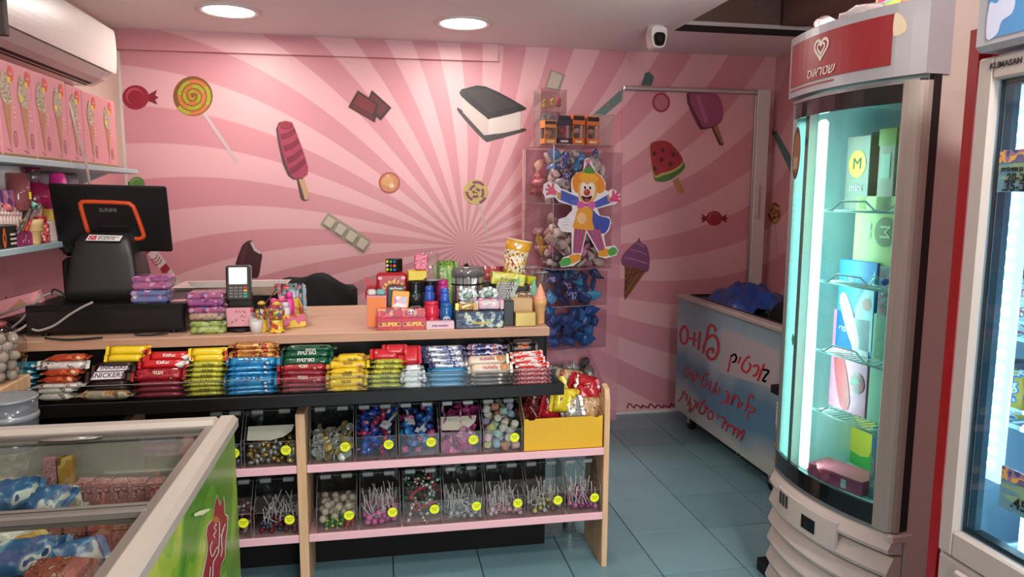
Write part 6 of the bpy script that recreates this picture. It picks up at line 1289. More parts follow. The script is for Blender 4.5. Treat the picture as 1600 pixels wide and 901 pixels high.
# silver wafers
M_sil = pack('silver_wrap', ['#b0b4b0', '#8a9a92', '#d8dcd8', '#4a4e4c'], 110, 0.22, 0.5)
for i, (px0, px1, pyb, pyt, lab) in enumerate(((716, 746, 472, 450, 'grey scalloped sweet pack before the silver jar'), (748, 778, 468, 449, 'grey scalloped sweet pack behind the rainbow card pack'))):
    Y = 2.855; cx, wd, _ = G(px0, px1, pyt, Y); zb_, zt_ = ztop((px0+px1)/2, pyb, Y), ztop((px0+px1)/2, pyt, Y); h = zt_-zb_
    t = thing('sweet_pack', lab, 'sweet', (cx, Y, zb_), group=GG); R_ = wd/2
    MB().prism([(R_*(1+0.08*math.cos(a_*9))*math.cos(a_), h/2 + h*0.55*(1+0.08*math.cos(a_*9))*math.sin(a_)) for a_ in [2*PI*k/45 for k in range(45)]], 0.02, lambda u, v, w_: (u, w_-0.01, v)).build('wrapper', pack('grey_lace', ['#9aa29c', '#5a605c', '#c4ccc6'], 130, 0.3, 0.3), t); MB().ball((0, -0.012, h/2), R_*0.55, 12, 8, sc=(1, 0.3, 0.7)).build('centre', pack('green_lace', ['#8aa898', '#a8b8b0', '#5a7068'], 130, 0.3), t)
    st_ = thing('card_stack', 'stack of flat boxes under the %s' % lab, 'box', (cx, Y+0.012, ZS), group=GG); MB().rbox((-wd*0.45, -0.025, 0), (wd*0.45, 0.03, zb_-ZS-0.001), 0.002).build('box_body', pack('orange_stack', ['#c8704a', '#d8a07a', '#8a4a3a'], 50), st_); MB().box((-wd*0.4, -0.0258, 0.004), (wd*0.4, -0.0252, zb_-ZS-0.006)).build('front_print', pack('stack_front', ['#b85a4a', '#d8b09a', '#6a3a34'], 80), st_)
for i in range(6):
    Y = 2.87+0.012*i; cx, wd, _ = G(772+i*1.5, 800+i*1.5, 450, Y); zb_ = ztop(786, 470-i*4, Y)
    t = bag('silver_sachet', ('lowest silver sachet of the fanned pile', 'second silver sachet up the fanned pile', 'third silver sachet up the fanned pile', 'fourth silver sachet up the fanned pile', 'fifth silver sachet up the fanned pile', 'topmost silver sachet of the fanned pile')[i], 'sachet', (cx, Y, zb_), 0.06, 0.03, 0.006, M_sil, (-0.6, 0.05*((i % 3)-1), 0.1*((i % 2)-0.5)), GG, 30+i)
cx, wd, h = G(776, 804, 470, 2.87); carton('sachet_box', 'plain dark box under the silver sachets', 'box', (cx, 2.905, ZS), (wd, 0.07, h-0.002), 0, mat('dark_card', '#2c2a2c', 0.45), lid=mat('dark_card_lid', '#3a3836', 0.45), group=GG)
cx, wd, h = G(800, 830, 458, 2.90); carton('sachet_box', 'brown and cream patterned box beside the sachets', 'box', (cx, 2.93, ZS), (wd, 0.06, h), 0, pack('brown_cream', ['#8a6a4a', '#c8b8a0', '#4a3a30', '#d8d0c4'], 90), group=GG)
cx, wd, h = G(760, 782, 440, 3.05); carton('tall_box', 'tall black box behind the fanned sachets', 'box', (cx, 3.07, ZS), (wd*1.6, 0.05, h), 0, mat('tall_black', '#1b1918', 0.4), lid=mat('tall_black_lid', '#2a2624', 0.4), group=GG)
# sour sweet boxes, popcorn cup
Y = 2.99; cx, wd, h = G(768, 820, 427, Y); bz = ztop(790, 447, Y)
carton('support_box', 'plain dark carton under the yellow-green sour boxes', 'box', (cx+0.01, Y+0.05, ZS), (wd*1.15, 0.08, bz-ZS), 0, mat('support_dark', '#2e2a2a', 0.5), lid=mat('support_lid', '#3a3434', 0.5), group=GG)
M_sour = pack('sour_print', ['#c8c42e', '#c8c42e', '#6ab02e', '#d8a02a'], 22, 0.25, kind='noise', frac=[0, 0.3, 0.58, 0.68])
carton('sour_box', 'long yellow-green sour sweet box under the popcorn cup', 'box', (cx, Y+0.03, bz+0.0025), (wd, 0.05, ztop(795, 428, Y)-bz), (0, 0.10, -0.04), M_sour, group=GG, title='SOUR STRIPS', tmat=mat('sour_ink', '#5a5a1c', 0.4), tsize=0.012)
cx2, wd2, _ = G(818, 833, 433, Y); carton('sour_box', 'short yellow-green sour sweet box beside the long one', 'box', (cx2+0.012, Y+0.05, bz+0.0025), (wd2, 0.05, ztop(825, 434, Y)-bz), (0, 0.10, 0.35), M_sour, group=GG)
Y = 3.04; pb, pt = on_y(803, 427, Y), on_y(807, 375, Y); h = (pt-pb).length
t = thing('popcorn_cup', 'yellow popcorn cup tilted on the sour boxes', 'cup', (pb.x, Y+0.03, pb.z-0.001), (0, math.radians(11), 0), GG)
r0, r1 = (on_y(818, 425, Y).x-on_y(784, 418, Y).x)/2, (on_y(830, 380, Y).x-on_y(789, 373, Y).x)/2
def pcup(f): return r0*0.92 + (r1-r0*0.92)*f
MB().lathe([(pcup(0), 0), (pcup(0.52), h*0.52)], 30).build('popcorn_print', pack('popcorn_blobs', ['#e6d8b8', '#f0e8d8', '#d8a83a', '#c23a30', '#5a3a1c'], 130, 0.4, frac=[0, 0.3, 0.62, 0.82, 0.9]), t); MB().lathe([(pcup(0.52), h*0.52), (pcup(1), h), (pcup(1)*0.97, h), (pcup(0.5)*0.95, h*0.4), (0, h*0.4)], 30).build('yellow_wall', mat('popcorn_yellow', '#dfa22a', 0.4, vary=0.05), t); MB().tube([(r1*math.cos(a_), r1*math.sin(a_), h) for a_ in [2*PI*i/26 for i in range(26)]], 0.0028, 6, closed=True).build('rim', mat('rim_cream', '#e6d2a0', 0.45), t)
tm = text_mesh('POPCORN', 0.034, 0.0004, bold=0.001)
for v in tm.vertices:
    z = h*0.60 + v.co.y; R_ = pcup(z/h) + 0.0016; a_ = v.co.x/R_ - 0.05; v.co = Vector((R_*math.sin(a_), -R_*math.cos(a_) - v.co.z, z))
tm.materials.clear(); tm.materials.append(mat('popcorn_white', '#f0ece4', 0.4)); put('title_print', tm, t)
F = Flat(lambda u, v, k: (u, -math.sqrt(max(1e-6, pcup(v/h)**2-u*u))-0.001-0.0004*k, v))
for (u, v) in ((-0.02, h*0.88), (-0.008, h*0.80), (0.0, h*0.86)): F.poly([(u + 0.008*(1+0.3*math.cos(5*a_))*math.cos(a_), v + 0.007*(1+0.3*math.cos(5*a_))*math.sin(a_)) for a_ in [2*PI*i/20 for i in range(20)]], mat('popcorn_white', '#f0ece4', 0.4))
F.build('popped_corn_print', t)
# black stand, gold box, cone toys
gcarton('black_box', 'narrow black box between the card box and gold box', 787, 803, 470, 2.80, 0.05, mat('narrow_black', '#141416', 0.35), lid=mat('narrow_black_lid', '#1f1f22', 0.35))
Y = 2.77; cx, wd, h = G(805, 838, 488, Y)
t = thing('gold_box', 'shiny gold gift box with a raised back, near the worktop corner', 'box', (cx, Y, ZS), group=GG); M_gold = mat('gold_foil', '#c9b06a', 0.22, 0.75, vary=0.08); MB().rbox((-wd/2, 0, 0), (wd/2, 0.05, h), 0.003).build('box_body', M_gold, t); MB().rbox((-wd/2-0.004, 0.052, 0), (wd/2-0.004, 0.09, ztop(820, 469, Y)-ZS), 0.003).build('raised_back', mat('gold_card', '#c09a6a', 0.4), t); MB().box((wd/2-0.006, -0.0008, 0.002), (wd/2-0.004, -0.0002, h-0.002)).build('seam', mat('gold_seam', '#a88a48', 0.3, 0.6), t)
def cone_toy(px, pyb, pyt, wpx, Y, c, lab, base=ZS):
    p = on_y(px, pyt, Y); h = p.z-base; r = (on_y(px+wpx/2, 480, Y).x-on_y(px-wpx/2, 480, Y).x)/2
    t = thing('ice_cream_toy', lab, 'toy', (p.x, Y+r, base), group=GG); MB().lathe([(r*0.66, 0), (r*0.7, 0.004), (r*0.72, h*0.30), (r*0.86, h*0.33), (r*0.88, h*0.45), (r, h*0.47), (r*1.02, h*0.60), (r*0.9, h*0.62)], 22).build('wafer_cup', mat('toy_wafer', '#d2a06a', 0.45, vary=0.06), t)
    prof = []
    for i in range(14): f = i/13; prof.append((max(0.0, r*(0.98*(1-f)**0.8)*(1+0.05*math.sin(f*20))), h*0.60 + h*0.40*f))
    MB().lathe(prof, 22).build('ice_swirl', mat('toy_ice_' + c[1:], c, 0.4), t)
cone_toy(846.5, 508, 443, 20, 2.80, '#e89a7e', 'ice cream cone toy with salmon pink swirl at the worktop corner'); cone_toy(836, 500, 438, 17, 2.92, '#7cc2aa', 'ice cream cone toy with mint swirl behind the salmon one')
for i, (px, pyt, lab) in enumerate(((828, 416, 'empty clear plastic tub behind the popcorn cup'), (843, 424, 'empty clear plastic tub beside the acrylic tower'))):
    Y = 3.16; cx, wd, h = G(px-12, px+12, pyt, Y); t = thing('clear_tub', lab, 'tub', (cx, Y, ZS), group=GG); MB().lathe([(wd*0.42, 0), (wd*0.5, h), (wd*0.47, h), (wd*0.39, 0.003), (0, 0.003)], 20).build('wall', clear('tub_clear', '#efe6e4', 0.5, 0.05, 0.06), t); MB().lathe([(wd*0.5, h*0.97), (wd*0.54, h*0.98), (wd*0.54, h), (wd*0.47, h)], 20).build('rim', clear('tub_rim', '#e4dcd8', 0.5, 0.05, 0.4), t)
t = bag('snack_pouch', 'red film pouch behind the silver jar', 'pouch', (on_y(768, 430, 3.2).x, 3.2, ZS), 0.10, ztop(768, 416, 3.2)-ZS, 0.05, mat('red_film', '#b0484c', 0.2, vary=0.2), (0, 0, 0), GG, 44)
# ================================================================ chocolate bars in the tray
def style(nm):
    S = {
     'teal': pack('wrap_teal', ['#1f7a8c', '#2a8fa0', '#165a6c', '#b8c8c0'], 45, 0.22, 0.1, kind='noise'),
     'wafer': pack('wrap_wafer', ['#a03a24', '#c4622c', '#8a2a20', '#d8a070'], 40, 0.3, kind='noise'),
     'white': pack('wrap_white', ['#c9c2b8', '#d8d2c8', '#7a5a4a', '#b0a698'], 50, 0.25, 0.1, kind='noise', frac=[0, 0.4, 0.62, 0.7]),
     'snick': mat('wrap_dark_brown', '#3a2622', 0.28, vary=0.2), 'snickw': mat('wrap_snick_white', '#ddd2d2', 0.3),
     'yellowred': pack('wrap_yellow_red', ['#e0c022', '#e0c022', '#a82a1e'], 26, 0.25, kind='noise', frac=[0, 0.3, 0.64]),
     'dkbrown': mat('wrap_brown', '#33241f', 0.25, 0.15, vary=0.25),
     'beige': pack('wrap_beige', ['#a5947e', '#c4b8a4', '#b8823e', '#6a5a48'], 40, 0.3, kind='noise'),
     'redwhite': pack('wrap_red_white', ['#c01e24', '#c01e24', '#e0d8d0'], 26, 0.22, kind='noise', frac=[0, 0.3, 0.6]),
     'darkred': pack('wrap_dark_red', ['#8f1a26', '#a82430', '#6f1420', '#c88a5a'], 36, 0.22, 0.1, kind='noise', frac=[0, 0.5, 0.6, 0.72]),
     'burg': mat('wrap_burgundy', '#7c2432', 0.25, 0.15, vary=0.2),
     'lime': pack('wrap_lime', ['#b3b03a', '#c9c455', '#8a8a2a', '#5a6a24'], 70, 0.2, 0.25, kind='noise', stretch=(3, 1, 1)),
     'gold': pack('wrap_gold_brown', ['#a8682e', '#d8a24a', '#5a3022', '#c03a2a'], 40, 0.25, 0.1, kind='noise'),
     'blue': pack('wrap_blue', ['#1f74a6', '#2f8abc', '#185a88', '#c8dce0'], 30, 0.2, 0.15, kind='noise', frac=[0, 0.45, 0.6, 0.74]),
     'green': pack('wrap_green', ['#134a32', '#1a5c3e', '#0d3626'], 30, 0.2, 0.15, kind='noise'),
     'yellow': pack('wrap_yellow', ['#d8b21e', '#e4c436', '#b8862a', '#5a3a20'], 34, 0.25, kind='noise', frac=[0, 0.45, 0.62, 0.76]),
     'silver': pack('wrap_silver', ['#b9bcc8', '#d8dae0', '#3a3a6a', '#8a90a8'], 44, 0.18, 0.45, kind='noise'), 'navyfin': mat('wrap_navy', '#1c2058', 0.25),
     'blue2': mat('wrap_flat_blue', '#2a7aa6', 0.25, 0.1, vary=0.12), 'dkblue': pack('wrap_dkblue', ['#2a2a5a', '#c0b8c8', '#3a3a7a', '#b0683a'], 44, 0.22, 0.2, kind='noise'),
     'nut': mat('wrap_cream', '#dcc9b4', 0.3, vary=0.05), 'nutb': pack('wrap_brown_white', ['#4a342a', '#5a4034', '#c8c0bc'], 40, 0.25, 0.1, kind='noise', frac=[0, 0.5, 0.66]),
     'mars': mat('wrap_black', '#1a1714', 0.3), 'kinder': pack('wrap_kinder', ['#cf3a2e', '#d8d0cc', '#c02a24'], 34, 0.3, kind='noise', stretch=(1, 1, 3)),
     'redpat': pack('wrap_red_pattern', ['#b83a48', '#d8b8b8', '#9a2436', '#c85a62'], 150, 0.3), 'red': mat('wrap_plain_red', '#c0202c', 0.25, vary=0.08), 'whitebl': pack('wrap_white_blue', ['#c4ccd0', '#d8dcdc', '#7a8a94', '#c84a4a'], 50, 0.25, kind='noise', frac=[0, 0.4, 0.62, 0.74])}
    return S[nm]
NAMES = {'teal': 'teal chocolate bar', 'wafer': 'red and orange wafer bar', 'white': 'white-wrapped bar', 'snick': 'dark brown white-banded bar', 'yellowred': 'yellow bar with red ends', 'dkbrown': 'plain dark brown bar', 'beige': 'beige and orange bar', 'redwhite': 'red and white bar', 'darkred': 'dark red bar', 'burg': 'burgundy bar', 'lime': 'lime-gold foil bar', 'gold': 'gold and brown bar', 'blue': 'blue wafer bar', 'green': 'dark green bar with white lettering', 'yellow': 'yellow bar', 'silver': 'silver bar with navy ends', 'blue2': 'plain blue bar', 'dkblue': 'dark blue and white bar', 'nut': 'cream bar with biscuit picture', 'nutb': 'brown and silver bar', 'mars': 'black bar with orange lettering', 'kinder': 'red and white layered bar', 'redpat': 'red and white patterned bar', 'red': 'red snack sachet', 'whitebl': 'pale blue-white bar'}
TXT = {'snick': ('SNICKERS', '#3a2a4a', 0.024, False), 'nut': ('nutella', '#a8202a', 0.022, False), 'mars': ('Mars', '#d0642c', 0.026, False), 'green': ('טורטית', '#e0dcd0', 0.022, True), 'blue': ('כיף כף', '#3a2a1c', 0.024, True), 'darkred': ('אגוזי', '#d8c8a8', 0.020, True), 'lime': ('מקופלת', '#5a5420', 0.012, True), 'yellow': ('טעמי', '#5a3420', 0.016, True), 'silver': ('OREO', '#23306a', 0.016, False), 'redwhite': ('KitKat', '#e0d8d0', 0.016, False), 'kinder': ('kinder', '#d8d0cc', 0.014, False), 'gold': ('אגו', '#8a2a20', 0.016, True)}
_bm = {}
_tx = {}
TZ = 0.7655
def bar(sty, px0, px1, pyt, pyb, face=0, dy=0.0, where='', tilt=0.0, n=0):
    pc = (px0+px1)/2
    yb = 2.632 + dy
    z0 = max(TZ + 0.001, on_y(pc, pyb, yb).z); yb = 2.632 + dy + 0.30*max(0, z0-TZ)
    a, b = on_y(px0, pyb, yb), on_y(px1, pyb, yb); z0 = max(TZ + 0.001, on_y(pc, pyb, yb).z); z1 = on_y(pc, pyt, yb).z
    L = round((b.x-a.x)*0.90, 3); H = max(0.010, z1-z0)
    if face: W = round(H/math.cos(0.5), 3); key = (sty, L, W, 'f'); th = 0.016; rx = -0.5
    else: W = 0.052; th = round(H, 3); key = (sty, L, th, 'b'); rx = -PI/2 + 0.06
    if key not in _bm:
        fin = style('navyfin') if sty == 'silver' else style(sty)
        _bm[key] = pillow_mb(L, W, th, 9, 4, 0.010, 0.0015, wob=0.0012, seed=len(_bm)).mesh('wrapper', [style(sty), fin])
    loc = ((a.x+b.x)/2, yb + (0.012 if face else 0.0), z0 + (0.004 if face else th/2))
    t = thing('chocolate_bar', where, 'chocolate bar', loc, (rx, tilt, 0), 'chocolate bars in the black tray')
    put('wrapper', _bm[key], t)
    if sty in TXT and (face or th > 0.016):
        s, c, sz, hb = TXT[sty]; sz = min(sz, (W if face else th)*0.62); k2 = (s, round(sz, 4))
        if sty == 'snick': MB().prism([(-L*0.42, W*0.16), (L*0.36, W*0.16), (L*0.43, W*0.84), (-L*0.34, W*0.84)], 0.0006, lambda u, v, w_: (u, -th/2-0.0016+w_, v)).build('title_band', style('snickw'), t)
        if k2 not in _tx:
            me = text_mesh(s, sz, 0.0, heb=hb, bold=0.0004, shear=0.15 if sty in ('snick', 'mars') else 0); me.materials.clear(); me.materials.append(mat('bar_ink_' + c[1:], c, 0.35)); _tx[k2] = me
        if face: put('title_print', _tx[k2], t, (0.0, -th/2-0.0022, W*0.5), FRONT)
        else: put('title_print', _tx[k2], t, (0.005, 0.0, -0.0012), (PI, 0, 0))
        if sty == 'nut' and face: MB().ball((L*0.34, -th/2, W*0.5), W*0.3, 10, 6, sc=(1.2, 0.12, 1)).build('biscuit_print', mat('biscuit_tan', '#b9783e', 0.4), t)
    return t
COLS = [
 # (column place, [(style, x0, x1, top, bottom, face)...] from the bottom up)
 ('at the frame edge', [('teal', 2, 52, 606, 616, 0), ('teal', 5, 50, 597, 606, 0), ('teal', 8, 55, 588, 597, 0), ('teal', 4, 52, 578, 588, 0), ('teal', 12, 56, 569, 578, 0)]),
 ('beside the teal bars', [('white', 54, 112, 617, 628, 0), ('white', 48, 118, 607, 617, 0), ('white', 50, 130, 601, 609, 0), ('wafer', 60, 118, 590, 601, 0), ('wafer', 62, 128, 579, 590, 0), ('white', 55, 136, 567, 580, 1), ('wafer', 70, 136, 557, 567, 0)]),
 ('between the white and dark red bars', [('beige', 116, 208, 612, 627, 0), ('dkbrown', 136, 202, 604, 612, 0), ('dkbrown', 138, 200, 597, 604, 0), ('snick', 132, 200, 584, 599, 1), ('snick', 142, 208, 573, 585, 1), ('dkbrown', 150, 212, 567, 574, 0), ('yellowred', 162, 224, 557, 568, 1), ('yellowred', 164, 232, 544, 557, 1)]),
 ('beside the dark brown bars', [('burg', 208, 290, 614, 623, 0), ('burg', 206, 288, 605, 614, 0), ('burg', 206, 288, 597, 605, 0), ('darkred', 202, 288, 577, 598, 1), ('redwhite', 214, 292, 564, 578, 1), ('redwhite', 228, 298, 553, 566, 1)]),
 ('between the burgundy and blue bars', [('lime', 290, 350, 613, 620, 0), ('lime', 288, 348, 605, 613, 0), ('lime', 286, 348, 598, 605, 0), ('lime', 288, 350, 591, 598, 0), ('lime', 290, 350, 583, 591, 0), ('lime', 292, 352, 575, 583, 0), ('lime', 294, 352, 566, 575, 0), ('yellowred', 298, 352, 557, 567, 1), ('yellowred', 294, 352, 547, 559, 1)]),
 ('beside the lime-gold foil bars', [('blue', 350, 434, 610, 618, 0), ('blue', 350, 432, 604, 610, 0), ('blue', 348, 432, 588, 606, 1), ('blue', 350, 432, 581, 588, 0), ('blue', 350, 430, 573, 581, 0), ('blue', 352, 436, 560, 574, 1), ('gold', 358, 434, 553, 562, 1), ('gold', 360, 435, 546, 553, 0), ('gold', 356, 434, 538, 547, 0)]),
 ('beside the blue wafer bars', [('burg', 434, 512, 607, 614, 0), ('burg', 434, 512, 600, 607, 0), ('darkred', 432, 512, 587, 602, 1), ('burg', 434, 512, 580, 588, 0), ('darkred', 432, 514, 571, 582, 1), ('green', 436, 518, 561, 573, 1), ('green', 438, 520, 549, 562, 1), ('green', 440, 526, 542, 550, 0)]),
 ('beside the dark green bars', [('yellow', 512, 572, 606, 613, 0), ('yellow', 510, 572, 595, 607, 1), ('yellow', 510, 574, 584, 595, 1), ('yellow', 512, 572, 577, 585, 0), ('yellow', 510, 576, 566, 578, 1), ('yellow', 522, 576, 556, 567, 0)]),
 ('under the red sachets', [('lime', 574, 630, 600, 608, 0), ('lime', 574, 628, 593, 600, 0), ('lime', 572, 628, 586, 593, 0), ('lime', 576, 630, 578, 586, 0), ('lime', 578, 634, 570, 578, 0), ('lime', 580, 634, 562, 570, 0), ('red', 580, 625, 549, 564, 1), ('red', 600, 634, 542, 557, 1)]),
 ('between the lime-gold and silver bars', [('whitebl', 630, 662, 600, 608, 0), ('whitebl', 628, 664, 592, 600, 1), ('whitebl', 630, 662, 582, 592, 1), ('whitebl', 632, 660, 572, 582, 0), ('red', 630, 656, 545, 572, 1)]),
 ('beside the pale blue-white bars', [('blue2', 668, 728, 598, 606, 0), ('blue2', 666, 728, 590, 598, 0), ('blue2', 668, 730, 583, 590, 0), ('blue2', 670, 732, 576, 583, 0), ('silver', 672, 732, 568, 578, 1), ('silver', 664, 730, 560, 569, 1), ('silver', 662, 728, 551, 560, 1), ('silver', 660, 722, 543, 552, 1)]),
 ('beside the silver bars', [('nutb', 732, 800, 597, 603, 0), ('nutb', 730, 800, 591, 597, 0), ('nutb', 732, 802, 584, 591, 0), ('nut', 732, 802, 570, 586, 1), ('nut', 728, 796, 557, 572, 1), ('dkblue', 724, 794, 549, 557, 0), ('dkblue', 724, 794, 540, 549, 0)]),
 ('at the end of the tray', [('redpat', 804, 862, 596, 602, 0), ('redpat', 804, 862, 589, 596, 0), ('redpat', 806, 862, 582, 589, 0), ('redpat', 806, 860, 576, 582, 0), ('kinder', 808, 858, 569, 577, 1), ('kinder', 802, 852, 560, 570, 1), ('kinder', 800, 848, 551, 561, 1), ('mars', 796, 840, 540, 552, 1), ('mars', 800, 838, 533, 541, 0)])]
ORD = ['lowest', 'second', 'third', 'fourth', 'fifth', 'sixth', 'seventh', 'eighth', 'topmost']
for where, lst in COLS:
    cnt = {}
    for k, (sty, a, b, c, d, f) in enumerate(lst): cnt[sty] = cnt.get(sty, 0) + 1
    seen = {}
    for k, (sty, a, b, c, d, f) in enumerate(lst):
        seen[sty] = seen.get(sty, 0) + 1
        if cnt[sty] == 1: lab = '%s in the stack %s' % (NAMES[sty], where)
        elif cnt[sty] == 2: lab = '%s %s in the stack %s' % ('lower' if seen[sty] == 1 else 'upper', NAMES[sty], where)
        else: lab = '%s %s in the stack %s' % (ORD[seen[sty]-1] if seen[sty] < cnt[sty] else 'topmost', NAMES[sty], where)
        bar(sty, a, b, c, d, f, where=lab, tilt=rnd.uniform(-0.02, 0.02))
# ================================================================ sweets in the bins
def drop(cx0, cx1, cy0, cy1, z0, rs, n, seed=1, zmax=9, tries=14):
    r_ = random.Random(seed); out = []
    for i in range(n):
        r = rs[i % len(rs)] if isinstance(rs, (list, tuple)) else rs; best = None
        for _ in range(tries):
            x, y = r_.uniform(cx0+r, cx1-r), r_.uniform(cy0+r, cy1-r); z = z0+r
            for (a, b, c, q) in out:
                d2 = (x-a)**2+(y-b)**2; R = (r+q)*0.96
                if d2 < R*R: z = max(z, c+math.sqrt(R*R-d2))
            if best is None or z < best[2]: best = (x, y, z, r)
        if best[2]+r < zmax: out.append(best)
    return out
def inside(key, fr=0.004): x0, x1, y, z = bins[key]; return x0+fr, x1-fr, y+fr+0.002, y+BD-fr-0.02, z+0.0035
def fill(key, rs, n, seed, hfrac=0.8):
    x0, x1, y0, y1, z = inside(key); zt = bins[key][3] + BH*hfrac
    out = []
    for p in drop(x0, x1, y0, y1, z, rs, n, seed, zt):
        y = p[1]-bins[key][2]; lim = bins[key][3] + (BF + (BH-BF)*max(0, min(1, (y-0.012)/0.085))) - 0.006
        if p[2]+p[3]*0.9 < lim: out.append(p)
    return out
def sweets(key, name, cat, label, group, meshes, rs, n, seed, hfrac=0.8, flat=False, names=None):
    pts = fill(key, rs, n, seed, hfrac); r_ = random.Random(seed+50)
    for i, (x, y, z, r) in enumerate(pts):
        parts = meshes[i % len(meshes)]; lb = label % names[i % len(meshes)] if names else label
        rot = (r_.uniform(-0.5, 0.5), r_.uniform(-0.5, 0.5), r_.uniform(0, 6.3)) if flat else (r_.uniform(0, 6.3), r_.uniform(0, 6.3), r_.uniform(0, 6.3))
        if len(parts) == 1: o = put(name, parts[0][1], None, (x, y, z), rot); tag(o, lb, cat, group)
        else:
            t = thing(name, lb, cat, (x, y, z), rot, group)
            for nm, me in parts: put(nm, me, t)
    return pts
# coins
def coin(m, r=0.0175): return MB().lathe([(0, -0.0022), (r*0.9, -0.0022), (r, -0.0012), (r, 0.0012), (r*0.9, 0.0022), (r*0.86, 0.0016), (0, 0.0016)], 20).mesh('coin', m)
Cg, Cs = mat('gold_coin_foil', '#c4a456', 0.28, 0.4, vary=0.15, scale=120, bump=0.4), mat('silver_coin_foil', '#c2bfb8', 0.28, 0.4, vary=0.15, scale=120, bump=0.4)
sweets('U1', 'chocolate_coin', 'chocolate coin', '%s foil chocolate coin in the coin bin', 'coins in the coin bin', [[('coin', coin(Cg))], [('coin', coin(Cs))], [('coin', coin(Cs, 0.0165))]], 0.0125, 120, 3, 0.95, names=('gold', 'silver', 'small silver'))
def wrapped(nm, m1, m2, r=0.015):
    a = MB().ball((0, 0, 0), r*0.72, 9, 6, sc=(1.15, 0.9, 0.9)).mesh('sweet', m1); b = MB()
    for e in (-1, 1):
        n = 8; pts = [(e*r*0.72, r*0.25*math.cos(2*PI*k/n), r*0.25*math.sin(2*PI*k/n)) for k in range(n)] + [(e*r*1.25, r*(0.6+0.15*(k % 2))*math.cos(2*PI*k/n), r*(0.4)*math.sin(2*PI*k/n)) for k in range(n)]
        b.add(pts, [(k, (k+1) % n, n+(k+1) % n, n+k) for k in range(n)], 0, True)
    return [('sweet_body', a), ('wrapper_twists', b.mesh('twist', m2))]
fm = lambda c, metal=0.2: mat('foil_' + c[1:], c, 0.22, metal, vary=0.15, scale=60)
BL = pack('blue_sweet_print', ['#1f4aa8', '#2a5fc0', '#163a88', '#c84a50', '#d8d0c8'], 90, 0.22, 0.1)
sweets('U2', 'wrapped_sweet', 'sweet', '%s wrapped sweet in the bin beside the coins', 'blue sweets', [wrapped('a', BL, BL, 0.024), wrapped('b', BL, fm('#2a52b0'), 0.024), wrapped('c', fm('#a83a5a'), fm('#a83a5a'), 0.02)], 0.0205, 60, 5, 0.97, names=('printed blue', 'plain blue', 'crimson'))
def tub(m, c): return [('cup', MB().lathe([(0.011, -0.008), (0.014, 0.006), (0.014, 0.008)], 14).mesh('cup', m)), ('lid', MB().lathe([(0.0155, 0.008), (0.0155, 0.0105), (0, 0.0105)], 14).mesh('lid', c))]
sweets('U3', 'candy_tub', 'sweet', 'small %s candy tub in the bin with white scoops', 'candy tubs', [tub(fm('#2f6ab8', 0), fm('#3a8ac8', 0)), tub(fm('#24408a', 0), fm('#2a52a0', 0)), tub(fm('#b8487a', 0), fm('#c85a8a', 0)), tub(fm('#1c2a5a', 0), fm('#2a3a7a', 0))], 0.0165, 80, 6, 0.95, names=('blue', 'dark blue', 'pink', 'navy'))
pp = [[('sachet_body', pillow_mb(0.038, 0.032, 0.008, 6, 4, 0.005, 0.001, wob=0.003, seed=s).mesh('sachet', [m, m]))] for s, m in ((1, fm('#cf5a92', 0.1)), (2, fm('#b83a78', 0.1)), (3, pack('pink_sachet', ['#d87aa8', '#c8508c', '#e8b8cc', '#a8a0a8'], 120, 0.22)))]
sweets('U4', 'candy_sachet', 'sweet', '%s sachet in the bin beside the marshmallows', 'pink sachets', pp, 0.0165, 80, 7, 0.9, names=('bright pink', 'magenta', 'pink printed'))
def marsh(c): return [('marshmallow_body', MB().lathe([(0.0125, -0.015), (0.015, -0.012), (0.015, 0.012), (0.0125, 0.015)], 14).mesh('marsh', mat('marsh_' + c[1:], c, 0.75, vary=0.05)))]
sweets('U5', 'marshmallow', 'marshmallow', '%s marshmallow in the bin beside the yellow carton', 'marshmallows', [marsh(c) for c in ('#d8cfc4', '#d8a8a8', '#cdc486', '#a8c4b4', '#d8cfc4', '#c8886a', '#a89ab8', '#d8cfc4', '#9ab8c4', '#6a6a58')], 0.0178, 80, 8, 0.97, names=('white', 'pink', 'lemon', 'mint', 'white', 'orange', 'lilac', 'white', 'pale blue', 'olive'))
nug = lambda c: [('nugget_body', MB().ball((0, 0, 0), 0.011, 8, 6, sc=(1.3, 0.9, 0.8)).mesh('nugget', mat('nugget_' + c[1:], c, 0.22, 0.5, vary=0.2, scale=90, bump=0.5)))]
sweets('P2', 'foil_nugget', 'sweet', '%s foil nugget in the bin with a cream card', 'foil nuggets', [nug('#b8964a'), nug('#a8a29a'), nug('#c4a45a'), nug('#8a8680'), nug('#7a5a34')], 0.0112, 150, 9, 0.85, names=('gold', 'silver', 'pale gold', 'grey', 'bronze'))
sweets('P1', 'foil_sweet', 'sweet', '%s foil sweet in the bin partly hidden by the freezer', 'purple sweets', [nug('#4a3a52'), nug('#8a7a96'), nug('#2c2430')], 0.0112, 70, 10, 0.8, names=('purple', 'lilac', 'dark purple'))
sweets('Q1', 'red_sweet', 'sweet', 'dark red sweet in the bin half hidden by the freezer', 'dark red sweets', [wrapped('r', fm('#7a1c28'), fm('#9a3a40'), 0.015), wrapped('r2', fm('#5a141e'), fm('#b8a8a4'), 0.015)], 0.0148, 40, 11, 0.8)
